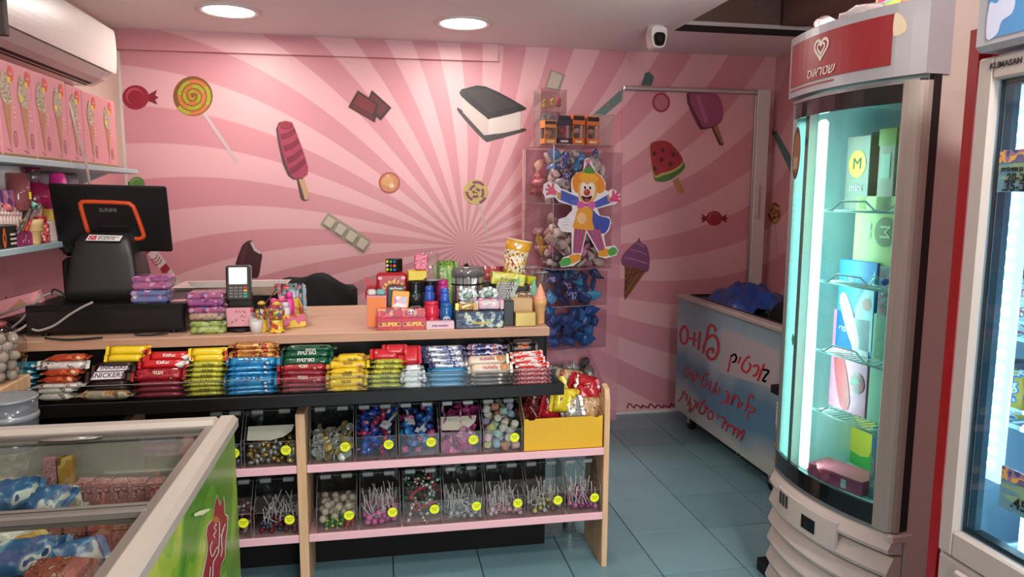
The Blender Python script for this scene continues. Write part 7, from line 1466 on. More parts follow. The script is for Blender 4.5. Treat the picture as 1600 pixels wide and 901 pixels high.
# lollipops
M_stk = mat('white_stick', '#d2c8c4', 0.45)
def lolly(m, r=0.011, L=0.075, wrap=None, flat=1.0):
    a = [('candy_head', MB().ball((0, 0, 0), r, 10, 7, sc=(1, flat, 1)).mesh('head', m)), ('stick', MB().cyl((0, 0, r*0.6), (0, 0, L), 0.0017, n=6).mesh('stick', M_stk))]
    if wrap: a.append(('film', MB().lathe([(r*0.25, r*0.7), (r*0.7, r*1.5), (r*0.15, r*0.9)], 8).mesh('film', wrap)))
    return a
M_film = clear('sweet_film', '#efe9e9', 0.5, 0.12, 0.25, '#d8d0d0')
def lollies(key, label, group, meshes, n, seed, r=0.012, hf=0.62, up=0.7, extra=0, names=None):
    pts = fill(key, r, n, seed, hf); r_ = random.Random(seed)
    x0, x1, y0, y1, z = inside(key)
    for i, (x, y, zz, q) in enumerate(pts):
        for tr_ in range(25):
            a, b = r_.uniform(0, 2*PI), (r_.uniform(0.05, 0.6) if r_.random() < up else r_.uniform(1.1, 2.0))
            d = Vector((math.sin(b)*math.cos(a), math.sin(b)*math.sin(a), math.cos(b))); e = Vector((x, y, zz)) + d*0.075
            yl = e.y-bins[key][2]; lim = bins[key][3] + (BF + (BH-BF)*max(0, min(1, (yl-0.012)/0.085))) - 0.004
            if extra: lim += extra
            if x0 < e.x < x1 and y0 < e.y < y1 and z < e.z < lim: break
        else: d = Vector((0, 1, 0)) if y < (y0+y1)/2 else Vector((0, -1, 0))
        t = thing('lollipop', label % names[i % len(meshes)] if names else label, 'lollipop', (x, y, zz), d.to_track_quat('Z', 'Y').to_euler(), group)
        for nm, me in meshes[i % len(meshes)]: put(nm, me, t)
lc = lambda c: mat('lolly_' + c[1:], c, 0.15, vary=0.1)
lollies('B2', '%s ball lollipop in its bin', 'pink ball lollipops', [lolly(lc('#c8508c'), 0.0125), lolly(lc('#d86aa0'), 0.0125), lolly(lc('#a8407a'), 0.0125, wrap=M_film)], 60, 21, 0.0128, 0.8, names=('bright pink', 'rose pink', 'magenta'))
lollies('B4', 'colourless lollipop with white stick in its bin', 'colourless lollipops', [lolly(mat('lolly_glassy', '#77757a', 0.1), 0.010, wrap=M_film), lolly(mat('lolly_glassy2', '#a5a3a4', 0.1), 0.010, wrap=M_film)], 60, 22, 0.0115, 0.62, 0.3)
lollies('B5', 'pale pink lollipop in its bin', 'pale pink lollipops', [lolly(lc('#c8929a'), 0.010, wrap=M_film), lolly(lc('#b8767e'), 0.010), lolly(lc('#d8b4b6'), 0.010, wrap=M_film)], 56, 23, 0.0115, 0.62, 0.4)
lollies('B6', '%s lollipop in the yellow and brown lollipop bin', 'yellow and brown lollipops', [lolly(lc('#c8b45a'), 0.010, wrap=M_film), lolly(lc('#6a4a34'), 0.011), lolly(lc('#a8a0a0'), 0.010, wrap=M_film)], 46, 24, 0.0118, 0.52, 0.5, names=('yellow', 'brown', 'grey'))
lollies('B7', 'magenta wrapped lollipop in the overflowing open bin', 'magenta lollipops', [lolly(fm('#a83a72'), 0.011, wrap=M_film), lolly(fm('#c86a98'), 0.011, wrap=M_film), lolly(fm('#7a2450'), 0.011)], 40, 25, 0.0122, 0.95, 0.6, 0.05)
lollies('Q2', '%s lollipop with white stick beside the wooden post', 'dark red lollipops', [lolly(lc('#7a1c2c'), 0.0105, wrap=M_film), lolly(lc('#5a1a24'), 0.0105), lolly(lc('#3a3a5a'), 0.010, wrap=M_film)], 56, 26, 0.0118, 0.66, 0.4, names=('dark red', 'maroon', 'slate'))
# candy canes
def cane(c1, c2):
    pts = [(0, 0, z*0.075-0.04) for z in [i/6 for i in range(7)]] + [(0.010-0.010*math.cos(a), 0, 0.035+0.010*math.sin(a)) for a in [PI*i/6 for i in range(1, 7)]]
    mb = MB(); 
    for i in range(len(pts)-1): mb.tube(pts[i:i+2], 0.0055, 7, mi=i % 2, caps=True)
    return [('cane', mb.mesh('cane', [lc(c1), lc(c2)]))]
sweets('B3', 'candy_cane', 'candy cane', '%s candy cane in its bin', 'candy canes', [cane('#a8202c', '#d8d0cc'), cane('#1f5a34', '#d8d0cc'), cane('#b82a34', '#a8202c'), cane('#2a4a30', '#1a3a2a')], 0.0225, 40, 31, 0.92, names=('red and white', 'green and white', 'all red', 'all green'))
# cream balls over green and red sweets
x0, x1, y0, y1, z = inside('B1')
low = drop(x0, x1, y0, y1, z, 0.0125, 34, 41, z+0.055)
for i, (x, y, zz, r) in enumerate(low):
    t = thing('wrapped_sweet', '%s wrapped sweet at the bottom of the cream ball bin' % ('green' if x < x0+(x1-x0)*0.65 else 'red'), 'sweet', (x, y, zz), (i, i*0.7, i*1.9), 'sweets under the cream balls')
    for nm, me in (wrapped('g', fm('#3f7a2a'), fm('#b8b83a'), 0.014) if i == 0 else (_wg if x < x0+(x1-x0)*0.65 else _wr)): put(nm, me, t)
    if i == 0: _wg = [(c.name.split('.')[0], c.data) for c in t.children]; _wr = wrapped('r', fm('#b02a2a'), fm('#c85a4a'), 0.014)
r_ = random.Random(3); cb = MB().ball((0, 0, 0), 0.0145, 12, 8).mesh('cream_ball', mat('cream_sweet', '#b7a48e', 0.5, vary=0.1))
placed = [p for p in low]
for i in range(38):
    best = None
    for _ in range(14):
        r = 0.0145; x, y = r_.uniform(x0+r, x1-r), r_.uniform(y0+0.02, y1-r); zz = z+r
        for (a, b, c, q) in placed:
            d2 = (x-a)**2+(y-b)**2; R = (r+q)*0.97
            if d2 < R*R: zz = max(zz, c+math.sqrt(R*R-d2))
        if best is None or zz < best[2]: best = (x, y, zz, r)
    if best[2] < z+0.13: placed.append(best); tag(put('cream_ball', cb, None, best[:3]), 'round cream sweet in the cream ball bin', 'sweet', 'cream balls')
# white scoops, a cream card, and a cream sheet painting in a reflection
M_scoop = mat('white_scoop', '#cfcdcf', 0.3)
def scoop(key, fx, zf, rz, label, yo=0.045):
    x0, x1, y, z = bins[key]; t = thing('candy_scoop', label, 'scoop', (x0+(x1-x0)*fx, y+yo, z+BH*zf), (0.5, 0.2, rz), 'white plastic scoops in the bins')
    MB().prism([(-0.018, -0.012), (0.018, -0.012), (0.020, 0.018), (0.0, 0.026), (-0.020, 0.018)], 0.003, lambda u, v, w_: (u, v, w_)).build('blade', M_scoop, t); MB().rbox((-0.005, 0.018, 0.0), (0.005, 0.07, 0.004), 0.001).build('handle', M_scoop, t)
scoop('U2', 0.72, 0.62, -0.7, 'white scoop lying in the blue sweets bin', 0.055); scoop('U3', 0.3, 0.66, 0.3, 'white scoop at the top of the blue and pink tubs', 0.06); scoop('U3', 0.55, 0.5, -0.5, 'white scoop lower among the blue and pink tubs', 0.04)
for key, lab in (('U4', 'cream sheet standing in for a bright reflection in the pink sachet bin'), ('P2', 'cream round-cornered card standing in the gold nugget bin')):
    x0, x1, y, z = bins[key]; wd = x1-x0
    t = thing('cream_sheet', lab, 'card', (x0+0.006, y+0.028, z+BF*0.98), (-0.75, 0, 0))
    MB().prism([(0, 0.06), (wd*0.9, 0.06), (wd*0.86, 0.035), (wd*0.7, 0.012), (wd*0.45, 0.0), (0, 0.004)], 0.0012, lambda u, v, w_: (u, w_, v)).build('card', mat('cream_card_white', '#e0d4c4', 0.5), t); MB().box((wd*0.1, -0.0006, 0.03), (wd*0.12, -0.0001, 0.032)).build('speck', mat('card_speck', '#a89a88', 0.6), t)

# ---------------------------------------------------------------- yellow carton of snack bags
YC = 2.668; xa, xb = on_y(819, 675, YC).x, on_y(952, 670, YC).x-0.028; zt = on_y(880, 652, YC).z; z0_ = 0.5085
t = thing('snack_carton', 'open yellow cardboard carton of snack bags on the upper pink shelf', 'carton', (xa, YC, z0_))
M_yb = mat('yellow_cardboard', '#d9a81e', 0.5, vary=0.04); M_kraft = mat('kraft_inside', '#b0885c', 0.6); wd, hh = xb-xa, zt-z0_
fp = [(0, 0), (wd, 0), (wd, hh), (wd-0.015, hh), (wd-0.02, hh-0.006), (wd-0.035, hh-0.006), (wd-0.04, hh), (0.045, hh), (0.04, hh-0.006), (0.02, hh-0.006), (0.015, hh), (0, hh)]
MB().prism(fp, 0.003, lambda u, v, w_: (u, w_-0.0, v)).build('front_wall', M_yb, t)
MB().prism([(0.003, 0), (0.2, 0), (0.2, hh*1.7), (0.12, hh*1.6), (0.003, hh)], 0.003, lambda u, v, w_: (w_, u, v)).build('side_wall', M_kraft, t); MB().prism([(0.003, 0), (0.2, 0), (0.2, hh*1.75), (0.09, hh*1.75), (0.06, hh*1.15), (0.003, hh)], 0.003, lambda u, v, w_: (wd-w_, u, v)).build('side_wall', M_kraft, t); MB().box((0, 0.2, 0), (wd, 0.203, hh*1.6)).build('back_wall', M_kraft, t); MB().box((0, 0.003, 0), (wd, 0.2, 0.003)).build('bottom', M_kraft, t)
SB = 'snack bags in the yellow carton'
sb = [('yellow', pack('snack_yellow', ['#d8bc2a', '#e4cf4a', '#b8922a', '#3a5a9a'], 34, 0.2, 0.1, kind='noise')), ('red', pack('snack_red', ['#a81e2a', '#c43038', '#7a141e', '#d8c8b8'], 40, 0.2, 0.1, kind='noise')), ('silver', pack('snack_silver', ['#a8a29c', '#c8c4be', '#6a625c', '#b89a5a'], 50, 0.2, 0.4, kind='noise')), ('tan', pack('snack_tan', ['#b8946a', '#d0b490', '#8a6a48', '#a83a34'], 40, 0.25, kind='noise')), ('maroon', pack('snack_maroon', ['#5a1a20', '#8a2a30', '#3a1014', '#c8b8b0'], 40, 0.2, 0.1, kind='noise'))]
spec = [(838, 640, 0.07, 0.09, 4, -0.6, 'dark maroon snack bag at the edge of the carton'), (832, 630, 0.09, 0.11, 4, 0.5, 'maroon and white snack bag leaning beside the marshmallow bin'), (880, 622, 0.04, 0.12, 0, 0.15, 'bright yellow snack bag, biggest in the carton'), (872, 612, 0.11, 0.12, 0, -0.3, 'yellow snack bag behind the biggest one'), (898, 635, 0.035, 0.09, 2, -0.2, 'silver snack bag in front of the yellow ones'), (905, 605, 0.12, 0.13, 1, 0.3, 'red crinkled snack bag in the carton'), (925, 612, 0.09, 0.12, 1, -0.35, 'red snack bag beside the wooden end panel'), (918, 636, 0.05, 0.09, 3, 0.1, 'tan snack bag at the front of the carton'), (885, 598, 0.16, 0.12, 3, 0.2, 'tan snack bag standing highest in the carton'), (858, 634, 0.06, 0.1, 1, 0.3, 'small red and white snack bag between maroon and yellow')]
for i, (px, py, yo, L_, mi, rz, lab) in enumerate(spec):
    p = on_y(px, py, YC+yo); bag('snack_bag', lab, 'snack bag', (p.x, YC+yo, max(z0_+0.006, p.z-0.06)), L_*0.8, 0.10 if yo < 0.1 else 0.115, 0.035, sb[mi][1], (-0.12, rz, rz*0.6), SB, 60+i)
# tin can and clear box on the floor behind the end panel
t = thing('metal_tin', 'shiny metal tin on the floor behind the wooden end panel', 'tin', (on_z(893, 834, 0.0).x, on_z(893, 834, 0.0).y+0.04, 0.0005)); MB().lathe([(0.03, 0), (0.032, 0.004), (0.032, 0.15), (0.03, 0.155), (0.028, 0.15), (0, 0.15)], 22).build('can_wall', mat('tin_steel', '#b9bcb8', 0.2, 0.9), t); MB().lathe([(0.0325, 0.12), (0.0335, 0.125), (0.0325, 0.13)], 22).build('ridge', mat('tin_steel', '#b9bcb8'), t)
p = on_z(870, 838, 0.0); t = thing('clear_box', 'clear acrylic box on the floor beside the metal tin', 'box', (p.x-0.03, p.y, 0.0005)); 
for a_, b_ in (((-0.055, 0, 0), (-0.052, 0.12, 0.13)), ((0.052, 0, 0), (0.055, 0.12, 0.13)), ((-0.055, 0, 0), (0.055, 0.003, 0.13)), ((-0.055, 0.117, 0), (0.055, 0.12, 0.13)), ((-0.055, 0, 0), (0.055, 0.12, 0.003))): MB().box(a_, b_).build('panel', clear('box_acrylic', '#dfe4e4', 0.4, 0.04, 0.08), t)
t = thing('clear_jar', 'narrow clear jar standing inside the acrylic floor box', 'jar', (p.x-0.03, p.y+0.06, 0.0045)); MB().lathe([(0.02, 0), (0.022, 0.1), (0.02, 0.11)], 16).build('glass', clear('box_jar', '#d0d8d8', 0.6, 0.04, 0.2, '#c8d0d0'), t); MB().lathe([(0.022, 0.105), (0.022, 0.12), (0, 0.12)], 16).build('lid', mat('jar_cap_silver', '#a8aaa8', 0.3, 0.6), t)
# ================================================================ acrylic tower of balloons with clown sticker
TO = Vector((0.97, 4.0, 0)); TAng = math.radians(13.0)
Tx = Vector((math.cos(TAng), math.sin(TAng), 0)); Ty = Vector((-math.sin(TAng), math.cos(TAng), 0))
def tw(px, py, yl):
    """local coordinates where the sight line meets the tower plane y = yl"""
    d = ray(px, py); P0 = TO + Ty*yl; k = (P0-CAM).dot(Ty)/d.dot(Ty); q = CAM + d*k - TO; return q.dot(Tx), q.z
TW_, TD, TZ1 = tw(957, 300, 0)[0], 0.385, tw(900, 226, 0)[1]
t = thing('balloon_tower', 'tall clear acrylic tower on a pink board, pockets full of balloons', 'display tower', TO, TAng)
M_tp = sunburst('tower_pink', '#d79aa4', '#cd8e99')
bw = tw(967, 500, TD)[0]
MB().box((-0.01, TD+0.002, 0.0), (bw, TD+0.022, TZ1*0.995)).build('back_board', M_tp, t)
lv = [tw(900, y, 0)[1] for y in (545, 478, 420, 318, 226)]   # pocket floors, bottom to top
th = 0.004
AC = clear('tower_acrylic', '#f8f5f6', 0.16, 0.03)
def pnl(lo, hi, nm='panel'): return MB().box(lo, hi).build(nm, AC, t)
pnl((0, 0, lv[2]), (th, TD, TZ1), 'side_panel'); pnl((TW_-th, 0, lv[2]), (TW_, TD, TZ1), 'side_panel'); pnl((th, 0, lv[2]), (TW_-th, th, TZ1), 'front_panel')
for z in lv[2:]: pnl((th, th, z-0.004), (TW_-th, TD, z), 'pocket_floor')
for z0_, z1_ in ((lv[0], lv[1]-0.03), (lv[1], lv[2]-0.02)):
    pnl((th, 0, z0_), (TW_-th-0.02, th, z1_), 'pocket_front'); pnl((0, 0, z0_-0.004), (TW_-0.02, 0.20, z0_), 'pocket_floor'); pnl((0, 0, z0_), (th, 0.20, z1_), 'pocket_side'); pnl((TW_-0.024, 0, z0_), (TW_-0.02, 0.2, z1_), 'pocket_side'); pnl((0, 0.2, z0_), (TW_-0.02, 0.204, z1_+0.03), 'pocket_back')
# column that carries the lower pockets
MB().box((0.02, 0.205, 0.0), (TW_-0.04, TD+0.001, lv[2]-0.006)).build('column', M_tp, t)
e = MB()
for (x, y) in ((0, 0), (TW_, 0), (0, TD), (TW_, TD)): e.tube([(x, y, lv[2]-0.003), (x, y, TZ1)], 0.0022, 5)
for z in (TZ1, lv[2], lv[3]): e.tube([(0, 0, z), (TW_, 0, z)], 0.0018, 5); e.tube([(0, 0, z), (0, TD, z)], 0.0018, 5)
for z in (lv[0], lv[1]): e.tube([(0, 0, z), (TW_-0.02, 0, z)], 0.0018, 5)
e.build('panel_edges', clear('tower_edges', '#d8d0d0', 0.5, 0.1, 0.45, '#d8c8c8'), t)
# slanted lowest pocket
zl0, zl1 = tw(905, 625, 0)[1], tw(905, 560, 0)[1]
MB().box((0, 0, zl0-0.004), (TW_-0.03, 0.2, zl0)).build('pocket_floor', AC, t); MB().prism([(0, zl0), (0.2, zl0), (0.2, zl1+0.02), (0, zl0+0.09)], 0.004, lambda u, v, w_: (w_, u, v)).build('pocket_side', AC, t); MB().prism([(0, zl0), (0.2, zl0), (0.2, zl1+0.02), (0, zl0+0.09)], 0.004, lambda u, v, w_: (TW_-0.034+w_, u, v)).build('pocket_side', AC, t); MB().box((0.004, 0, zl0), (TW_-0.034, 0.004, zl0+0.09)).build('pocket_front', AC, t)
# balloons
def limp(seed, r=0.04):
    r_ = random.Random(seed); mb = MB(); n, m_ = 16, 11; V = []; ph = [r_.uniform(0, 6) for _ in range(6)]
    sx, sy = r_.uniform(0.8, 1.2), r_.uniform(0.45, 0.8)
    for i in range(m_+1):
        v = i/m_; rad = math.sin(PI*v)**0.7*(1-0.45*v)
        for k in range(n):
            a = 2*PI*k/n; w_ = 1 + 0.16*math.sin(3*a+ph[0]+v*4) + 0.07*math.sin(5*a+ph[1]-v*7) + 0.1*math.sin(2*a+ph[2]+v*11)
            V.append((r*rad*w_*math.cos(a)*sx, r*rad*w_*math.sin(a)*sy, r*(2.1*v-0.9) + 0.12*r*math.sin(a*2+ph[3])))
    mb.add(V, [(i*n+k, i*n+(k+1) % n, (i+1)*n+(k+1) % n, (i+1)*n+k) for i in range(m_) for k in range(n)], 0, True)
    return mb
def rubber(c): return mat('rubber_' + c[1:], c, 0.28, vary=0.12, scale=20)
def balloons(x0, x1, y0, y1, z0, n, cols, names, place, seed, r=0.042, zmax=9):
    r_ = random.Random(seed); ms = {}
    for i, (x, y, z, q) in enumerate(drop(x0, x1, y0, y1, z0, r*0.76, n, seed, zmax, 8)):
        ci = r_.randrange(len(cols)); key = (ci, i % 3)
        if key not in ms: c = cols[ci]; ms[key] = limp(seed*10+ci*3+i % 3, r).mesh('balloon_skin', c if not isinstance(c, str) else rubber(c))
        w_ = TO + Tx*x + Ty*y + Vector((0, 0, z))
        tt = thing('balloon', 'limp %s balloon %s' % (names[ci], place), 'balloon', w_, (r_.uniform(0, 6), r_.uniform(0, 6), r_.uniform(0, 6)), 'balloons in the acrylic tower')
        put('balloon_skin', ms[key], tt); put('neck', _neck(cols[ci]), tt, (0, 0, r*1.15))
_nk = {}
def _neck(c):
    k = c if isinstance(c, str) else c.name
    if k not in _nk: _nk[k] = MB().lathe([(0.004, -0.01), (0.004, 0.004), (0.008, 0.008), (0.006, 0.009)], 8).mesh('neck', c if not isinstance(c, str) else rubber(c))
    return _nk[k]
pb = pack('spotted_rubber', ['#26479a', '#26479a', '#d8d4d4'], 120, 0.3, frac=[0, 0.4, 0.8]); pw = pack('printed_white_rubber', ['#cfc4ba', '#cfc4ba', '#5a4a4a', '#b8a894'], 90, 0.35, frac=[0, 0.4, 0.82, 0.9])
balloons(th, TW_-th, 0.01, 0.20, lv[3], 84, [pw, '#c4b6a8', '#2a262a', '#3a8ac0', pw, '#cfc6bc', '#d6cec6', pb], ['printed white', 'beige', 'black', 'sky blue', 'printed cream', 'white', 'pale white', 'spotted blue'], 'in the top pocket of the tower', 71, 0.040, TZ1-0.01)
balloons(th, TW_-th, 0.01, 0.20, lv[2], 60, [pw, '#b9a898', '#c8bcae', '#2c2a30', '#d08aa8'], ['printed white', 'beige', 'cream', 'black', 'pink'], 'in the second pocket of the tower', 72, 0.040, lv[3]-0.01)
balloons(th, TW_-th, 0.21, TD-0.01, lv[3], 40, ['#c25a62', '#cf7a6a', '#c8a08a', '#a84a5a'], ['rose', 'coral', 'peach', 'crimson'], 'at the back of the top pocket', 75, 0.042, TZ1-0.06); balloons(th, TW_-th, 0.21, TD-0.01, lv[2], 30, ['#a87a80', '#c09a92', '#c8a04a', '#8a6a70'], ['mauve', 'peach', 'amber', 'dull mauve'], 'at the back of the second pocket', 76, 0.042, lv[3]-0.02)
balloons(th, TW_-0.03, 0.01, 0.195, lv[1], 34, ['#3a96c8', '#24467c', '#1c3a6a', pb, '#48a8d4'], ['sky blue', 'navy', 'dark navy', 'spotted blue', 'bright blue'], 'in the third pocket of the tower', 73, 0.046, lv[2]-0.005); balloons(th, TW_-0.03, 0.01, 0.195, lv[0], 40, ['#2560a4', '#1f5498', '#3070b4', '#1a4480'], ['blue', 'deep blue', 'mid blue', 'dark blue'], 'in the fourth pocket of the tower', 74, 0.046, lv[1]-0.005)
balloons(th, TW_-0.04, 0.01, 0.195, zl0, 24, [mat('grey_rubber_film', '#6a625e', 0.2, 0.2), mat('silver_rubber', '#9a9694', 0.2, 0.3), '#4a4444'], ['grey', 'silver grey', 'charcoal'], 'in the lowest slanted pocket', 77, 0.044, zl1+0.03)

# clown sticker (generic clown) on the front panel
cc = lambda p: crop(p, 840, 230, 4.507)
def clf(u, v, k): x, z = tw(u, v, -0.001-0.0006*k); return (x, -0.001-0.0006*k, z)
st = t
def cp(nm, polys):
    F = Flat(clf)
    for pts, col, k in polys: F.poly(cc(pts), mat('clown_' + col[1:], col, 0.35, vary=0.03), k)
    return F.build(nm, st)
sil = [(330, 85), (355, 72), (378, 95), (410, 175), (450, 200), (480, 250), (476, 300), (500, 310), (515, 295), (545, 300), (585, 335), (580, 375), (545, 402), (505, 410), (420, 432), (440, 480), (505, 490), (520, 530), (500, 590), (465, 620), (480, 700), (545, 690), (570, 725), (555, 760), (480, 782), (430, 770), (425, 740), (345, 600), (310, 750), (300, 800), (250, 835), (165, 845), (152, 810), (180, 775), (240, 755), (238, 600), (170, 592), (140, 545), (150, 505), (200, 490), (245, 440), (240, 410), (150, 385), (120, 350), (60, 358), (36, 320), (42, 260), (80, 238), (140, 262), (165, 290), (240, 320), (235, 270), (240, 220), (270, 180), (320, 168)]
st = cp('clown_sticker', [(sil, '#e6e2e4', 1)]); st['label'] = 'cut-out cartoon clown sticker with white outline'
F = Flat(clf)
for s_ in ([(180, 510), (225, 505)], [(165, 530), (230, 525)], [(170, 548), (225, 545)], [(190, 562), (215, 580)]): F.stroke(cc(s_), 0.5, mat('clown_grey', '#9a9aa4', 0.4), 3)
F.build('sparkle_patch', st)
cp('hair', [(curve([(250, 215), (270, 185), (320, 172), (400, 178), (445, 205), (472, 255), (470, 305), (440, 325), (410, 320), (290, 322), (262, 310), (246, 265)], 3), '#dc8a2e', 2)])
cp('hair_highlight', [(curve([(290, 200), (340, 180), (400, 190), (430, 225), (400, 245), (320, 240)], 3), '#e6a83e', 3)])
cp('hat', [([(355, 95), (410, 182), (365, 186), (318, 176)], '#4f8a3a', 4), ([(355, 95), (375, 128), (345, 150), (335, 140)], '#8a5a8a', 5)]); cp('hat_bobble', [(ell(354, 98, 18, 16, 14), '#cf7a8a', 6)])
cp('face', [(curve([(285, 270), (300, 245), (350, 235), (400, 245), (418, 285), (415, 340), (385, 380), (345, 390), (305, 375), (285, 330)], 3), '#d8a45a', 4), (curve([(300, 275), (320, 245), (350, 262), (380, 245), (402, 275), (402, 320), (390, 355), (345, 380), (305, 350)], 3), '#ecd9c4', 5)])
cp('eyes', [(ell(332, 278, 15, 22, 16), '#f2efe8', 6), (ell(370, 280, 15, 22, 16), '#f2efe8', 6), (ell(334, 284, 8, 13, 12), '#2a2420', 7), (ell(370, 286, 8, 13, 12), '#2a2420', 7)])
cp('nose', [(ell(348, 318, 23, 24, 18), '#a8383a', 8), (ell(342, 310, 7, 7, 10), '#c86a64', 9)]); cp('mouth', [(curve([(308, 340), (345, 350), (385, 340), (370, 372), (345, 384), (322, 372)], 3), '#2c1a1a', 7), (curve([(330, 368), (345, 362), (362, 368), (348, 380)], 3), '#b8505a', 8)])
cp('jacket', [([(165, 300), (285, 350), (300, 395), (280, 410), (240, 405), (158, 370)], '#4a5aa8', 3), ([(400, 385), (500, 330), (510, 395), (420, 425), (395, 420)], '#4a5aa8', 3), (curve([(385, 440), (430, 480), (500, 500), (508, 540), (480, 600), (440, 605), (400, 580), (380, 520)], 3), '#3f4f9e', 3), ([(240, 370), (285, 365), (280, 400), (235, 395)], '#5a6ab8', 4)])
cp('cuffs', [([(140, 315), (165, 320), (160, 372), (138, 360)], '#b8935a', 4), ([(488, 330), (505, 335), (510, 382), (496, 380)], '#b8935a', 4)])
hand = lambda cx, cy, s: [(cx-22*s, cy+30), (cx-52*s, cy+38), (cx-54*s, cy+22), (cx-34*s, cy+8), (cx-60*s, cy-2), (cx-56*s, cy-16), (cx-30*s, cy-8), (cx-48*s, cy-36), (cx-34*s, cy-46), (cx-14*s, cy-20), (cx-10*s, cy-50), (cx+4*s, cy-46), (cx+6*s, cy-10), (cx+24*s, cy+10), (cx+20*s, cy+36)]
cp('hands', [(hand(112, 302, 1), '#d4667e', 4), (hand(530, 352, -1), '#cf4f76', 4)])
cp('shirt', [(curve([(285, 430), (330, 420), (385, 440), (385, 520), (395, 578), (320, 580), (250, 565), (262, 510)], 3), '#dc9a3a', 5), (ell(310, 500, 34, 40, 14), '#e6bd8a', 6)])
cp('bow_tie', [(curve([(280, 385), (300, 378), (340, 398), (340, 412), (295, 432), (280, 420)], 3), '#c8609a', 7), (curve([(348, 398), (390, 378), (405, 395), (402, 425), (385, 440), (348, 414)], 3), '#c8609a', 7), (ell(344, 405, 11, 13, 10), '#a8487e', 8)])
legs = [([(258, 572), (342, 582), (305, 745), (248, 745)], 4), ([(345, 582), (440, 580), (475, 715), (430, 730)], 4)]
cp('trousers', [(legs[0][0], '#c4524e', 4), (legs[1][0], '#c4524e', 4)] + [([(258+f*84, 573+f*9), (258+(f+.14)*84, 573+(f+.14)*9), (248+(f+.14)*57, 745), (248+f*57, 745)], '#6a5aa0', 5) for f in (0.12, 0.42, 0.72)] + [([(345+f*95, 582), (345+(f+.14)*95, 582), (430+(f+.14)*45, 728), (430+f*45, 730)], '#6a5aa0', 5) for f in (0.12, 0.42, 0.72)])
cp('shoes', [(curve([(225, 765), (295, 752), (300, 790), (240, 820), (215, 815)], 3), '#d8953a', 5), (curve([(160, 800), (190, 780), (228, 782), (232, 822), (180, 838), (160, 830)], 3), '#4fa04a', 6), (curve([(428, 735), (490, 712), (505, 755), (470, 770), (432, 762)], 3), '#d8953a', 5), (curve([(500, 720), (535, 702), (562, 725), (550, 752), (510, 765), (498, 745)], 3), '#4fa04a', 6)])

# ---------------------------------------------------------------- boxes and toys on top of the tower
TT = 'little boxes on top of the acrylic tower'
def top(px, py, yl): x, z = tw(px, py, yl); return x, z
MB().box((-0.005, -0.005, TZ1), (TW_+0.005, TD, TZ1+0.004)).build('top_panel', AC, t)
ztp = TZ1 + 0.0045
def tw_world(x, y, z): return TO + Tx*x + Ty*y + Vector((0, 0, z))
for i, (a, b, pt, c1, hd_, lab) in enumerate(((851, 870, 188, '#c87a3e', '#7a5a3a', 'orange figure box with tan window, first on the tower'), (872, 892, 181, '#33263e', '#a82a34', 'dark purple figure box with a red head'), (895, 914, 180, '#c8622a', '#2c2422', 'orange figure box with a black-haired head'), (917, 937, 182, '#c8683a', '#4a2c24', 'orange figure box with a brown-haired head'))):
    xa, zb_ = top(a, 222, 0.05); xb, zt_ = top(b, pt, 0.05); wd = xb-xa; h = zt_-ztp
    tt = thing('figure_box', lab, 'toy box', tw_world((xa+xb)/2, 0.05+0.03, ztp), TAng, TT)
    mo = mat('figbox_' + c1[1:], c1, 0.4)
    MB().box((-wd/2, -0.03, 0), (wd/2, 0.03, h*0.22)).build('lower_band', mo, tt); MB().box((-wd/2, -0.03, h*0.68), (wd/2, 0.03, h)).build('upper_band', mo, tt); MB().box((-wd/2, 0.022, h*0.22), (wd/2, 0.03, h*0.68)).build('back_card', mat('figbox_back', '#8a7a70', 0.5), tt)
    for s_ in (-1, 1): MB().box((s_*wd/2-0.004*(s_ > 0), -0.03, h*0.22), (s_*wd/2+0.004*(s_ < 0), -0.026, h*0.68)).build('frame', mo, tt)
    MB().box((-wd/2+0.002, -0.0296, h*0.22), (wd/2-0.002, -0.029, h*0.68)).build('window', clear('fig_window', '#f0ecea', 0.4, 0.04), tt)
    MB().box((-wd/2+0.003, -0.0308, h*0.82), (wd/2-0.003, -0.0302, h*0.96)).build('top_label', mat('figbox_label', '#221d22', 0.4), tt); MB().box((-wd*0.3, -0.0308, h*0.07), (wd*0.3, -0.0302, h*0.14)).build('caption', mat('figbox_caption', '#d8c0a8', 0.4), tt)
    fg = thing('toy_figure', ('tan', 'red', 'black-haired', 'brown-haired')[i] + ' big-headed toy figure inside its window box', 'toy', tw_world((xa+xb)/2, 0.078, ztp+h*0.225), TAng, 'toy figures in window boxes')
    MB().lathe([(0.012, 0), (0.01, h*0.12), (0.006, h*0.16)], 10).build('figure_body', mat('fig_body_%d' % i, ('#8a5a34', '#8a1c28', '#3a3a40', '#5a3a30')[i], 0.4), fg); MB().ball((0, 0, h*0.27), wd*0.30, 12, 8, sc=(1, 0.75, 0.85)).build('figure_head', mat('fig_head_%d' % i, ('#b8905a', '#a82430', '#d8b49a', '#c89a80')[i], 0.35), fg)
    if i > 1: MB().ball((0, 0.004, h*0.31), wd*0.31, 12, 6, sc=(1.05, 0.8, 0.7)).build('figure_hair', mat('fig_hair_%d' % i, hd_, 0.5), fg)
xa, _ = top(846, 200, 0.20); xb, zt_ = top(887, 140, 0.20)
tt = thing('clear_case', 'tall clear case of yellow and pink soft toys behind the figure boxes', 'case', tw_world((xa+xb)/2, 0.26, ztp), TAng, TT); wd, h = xb-xa, zt_-ztp
for lo, hi in (((-wd/2, -0.05, 0), (-wd/2+0.003, 0.05, h)), ((wd/2-0.003, -0.05, 0), (wd/2, 0.05, h)), ((-wd/2, -0.05, 0), (wd/2, -0.047, h)), ((-wd/2, 0.047, 0), (wd/2, 0.05, h))): MB().box(lo, hi).build('case_wall', clear('case_clear', '#f0e8e8', 0.4, 0.04, 0.06), tt)
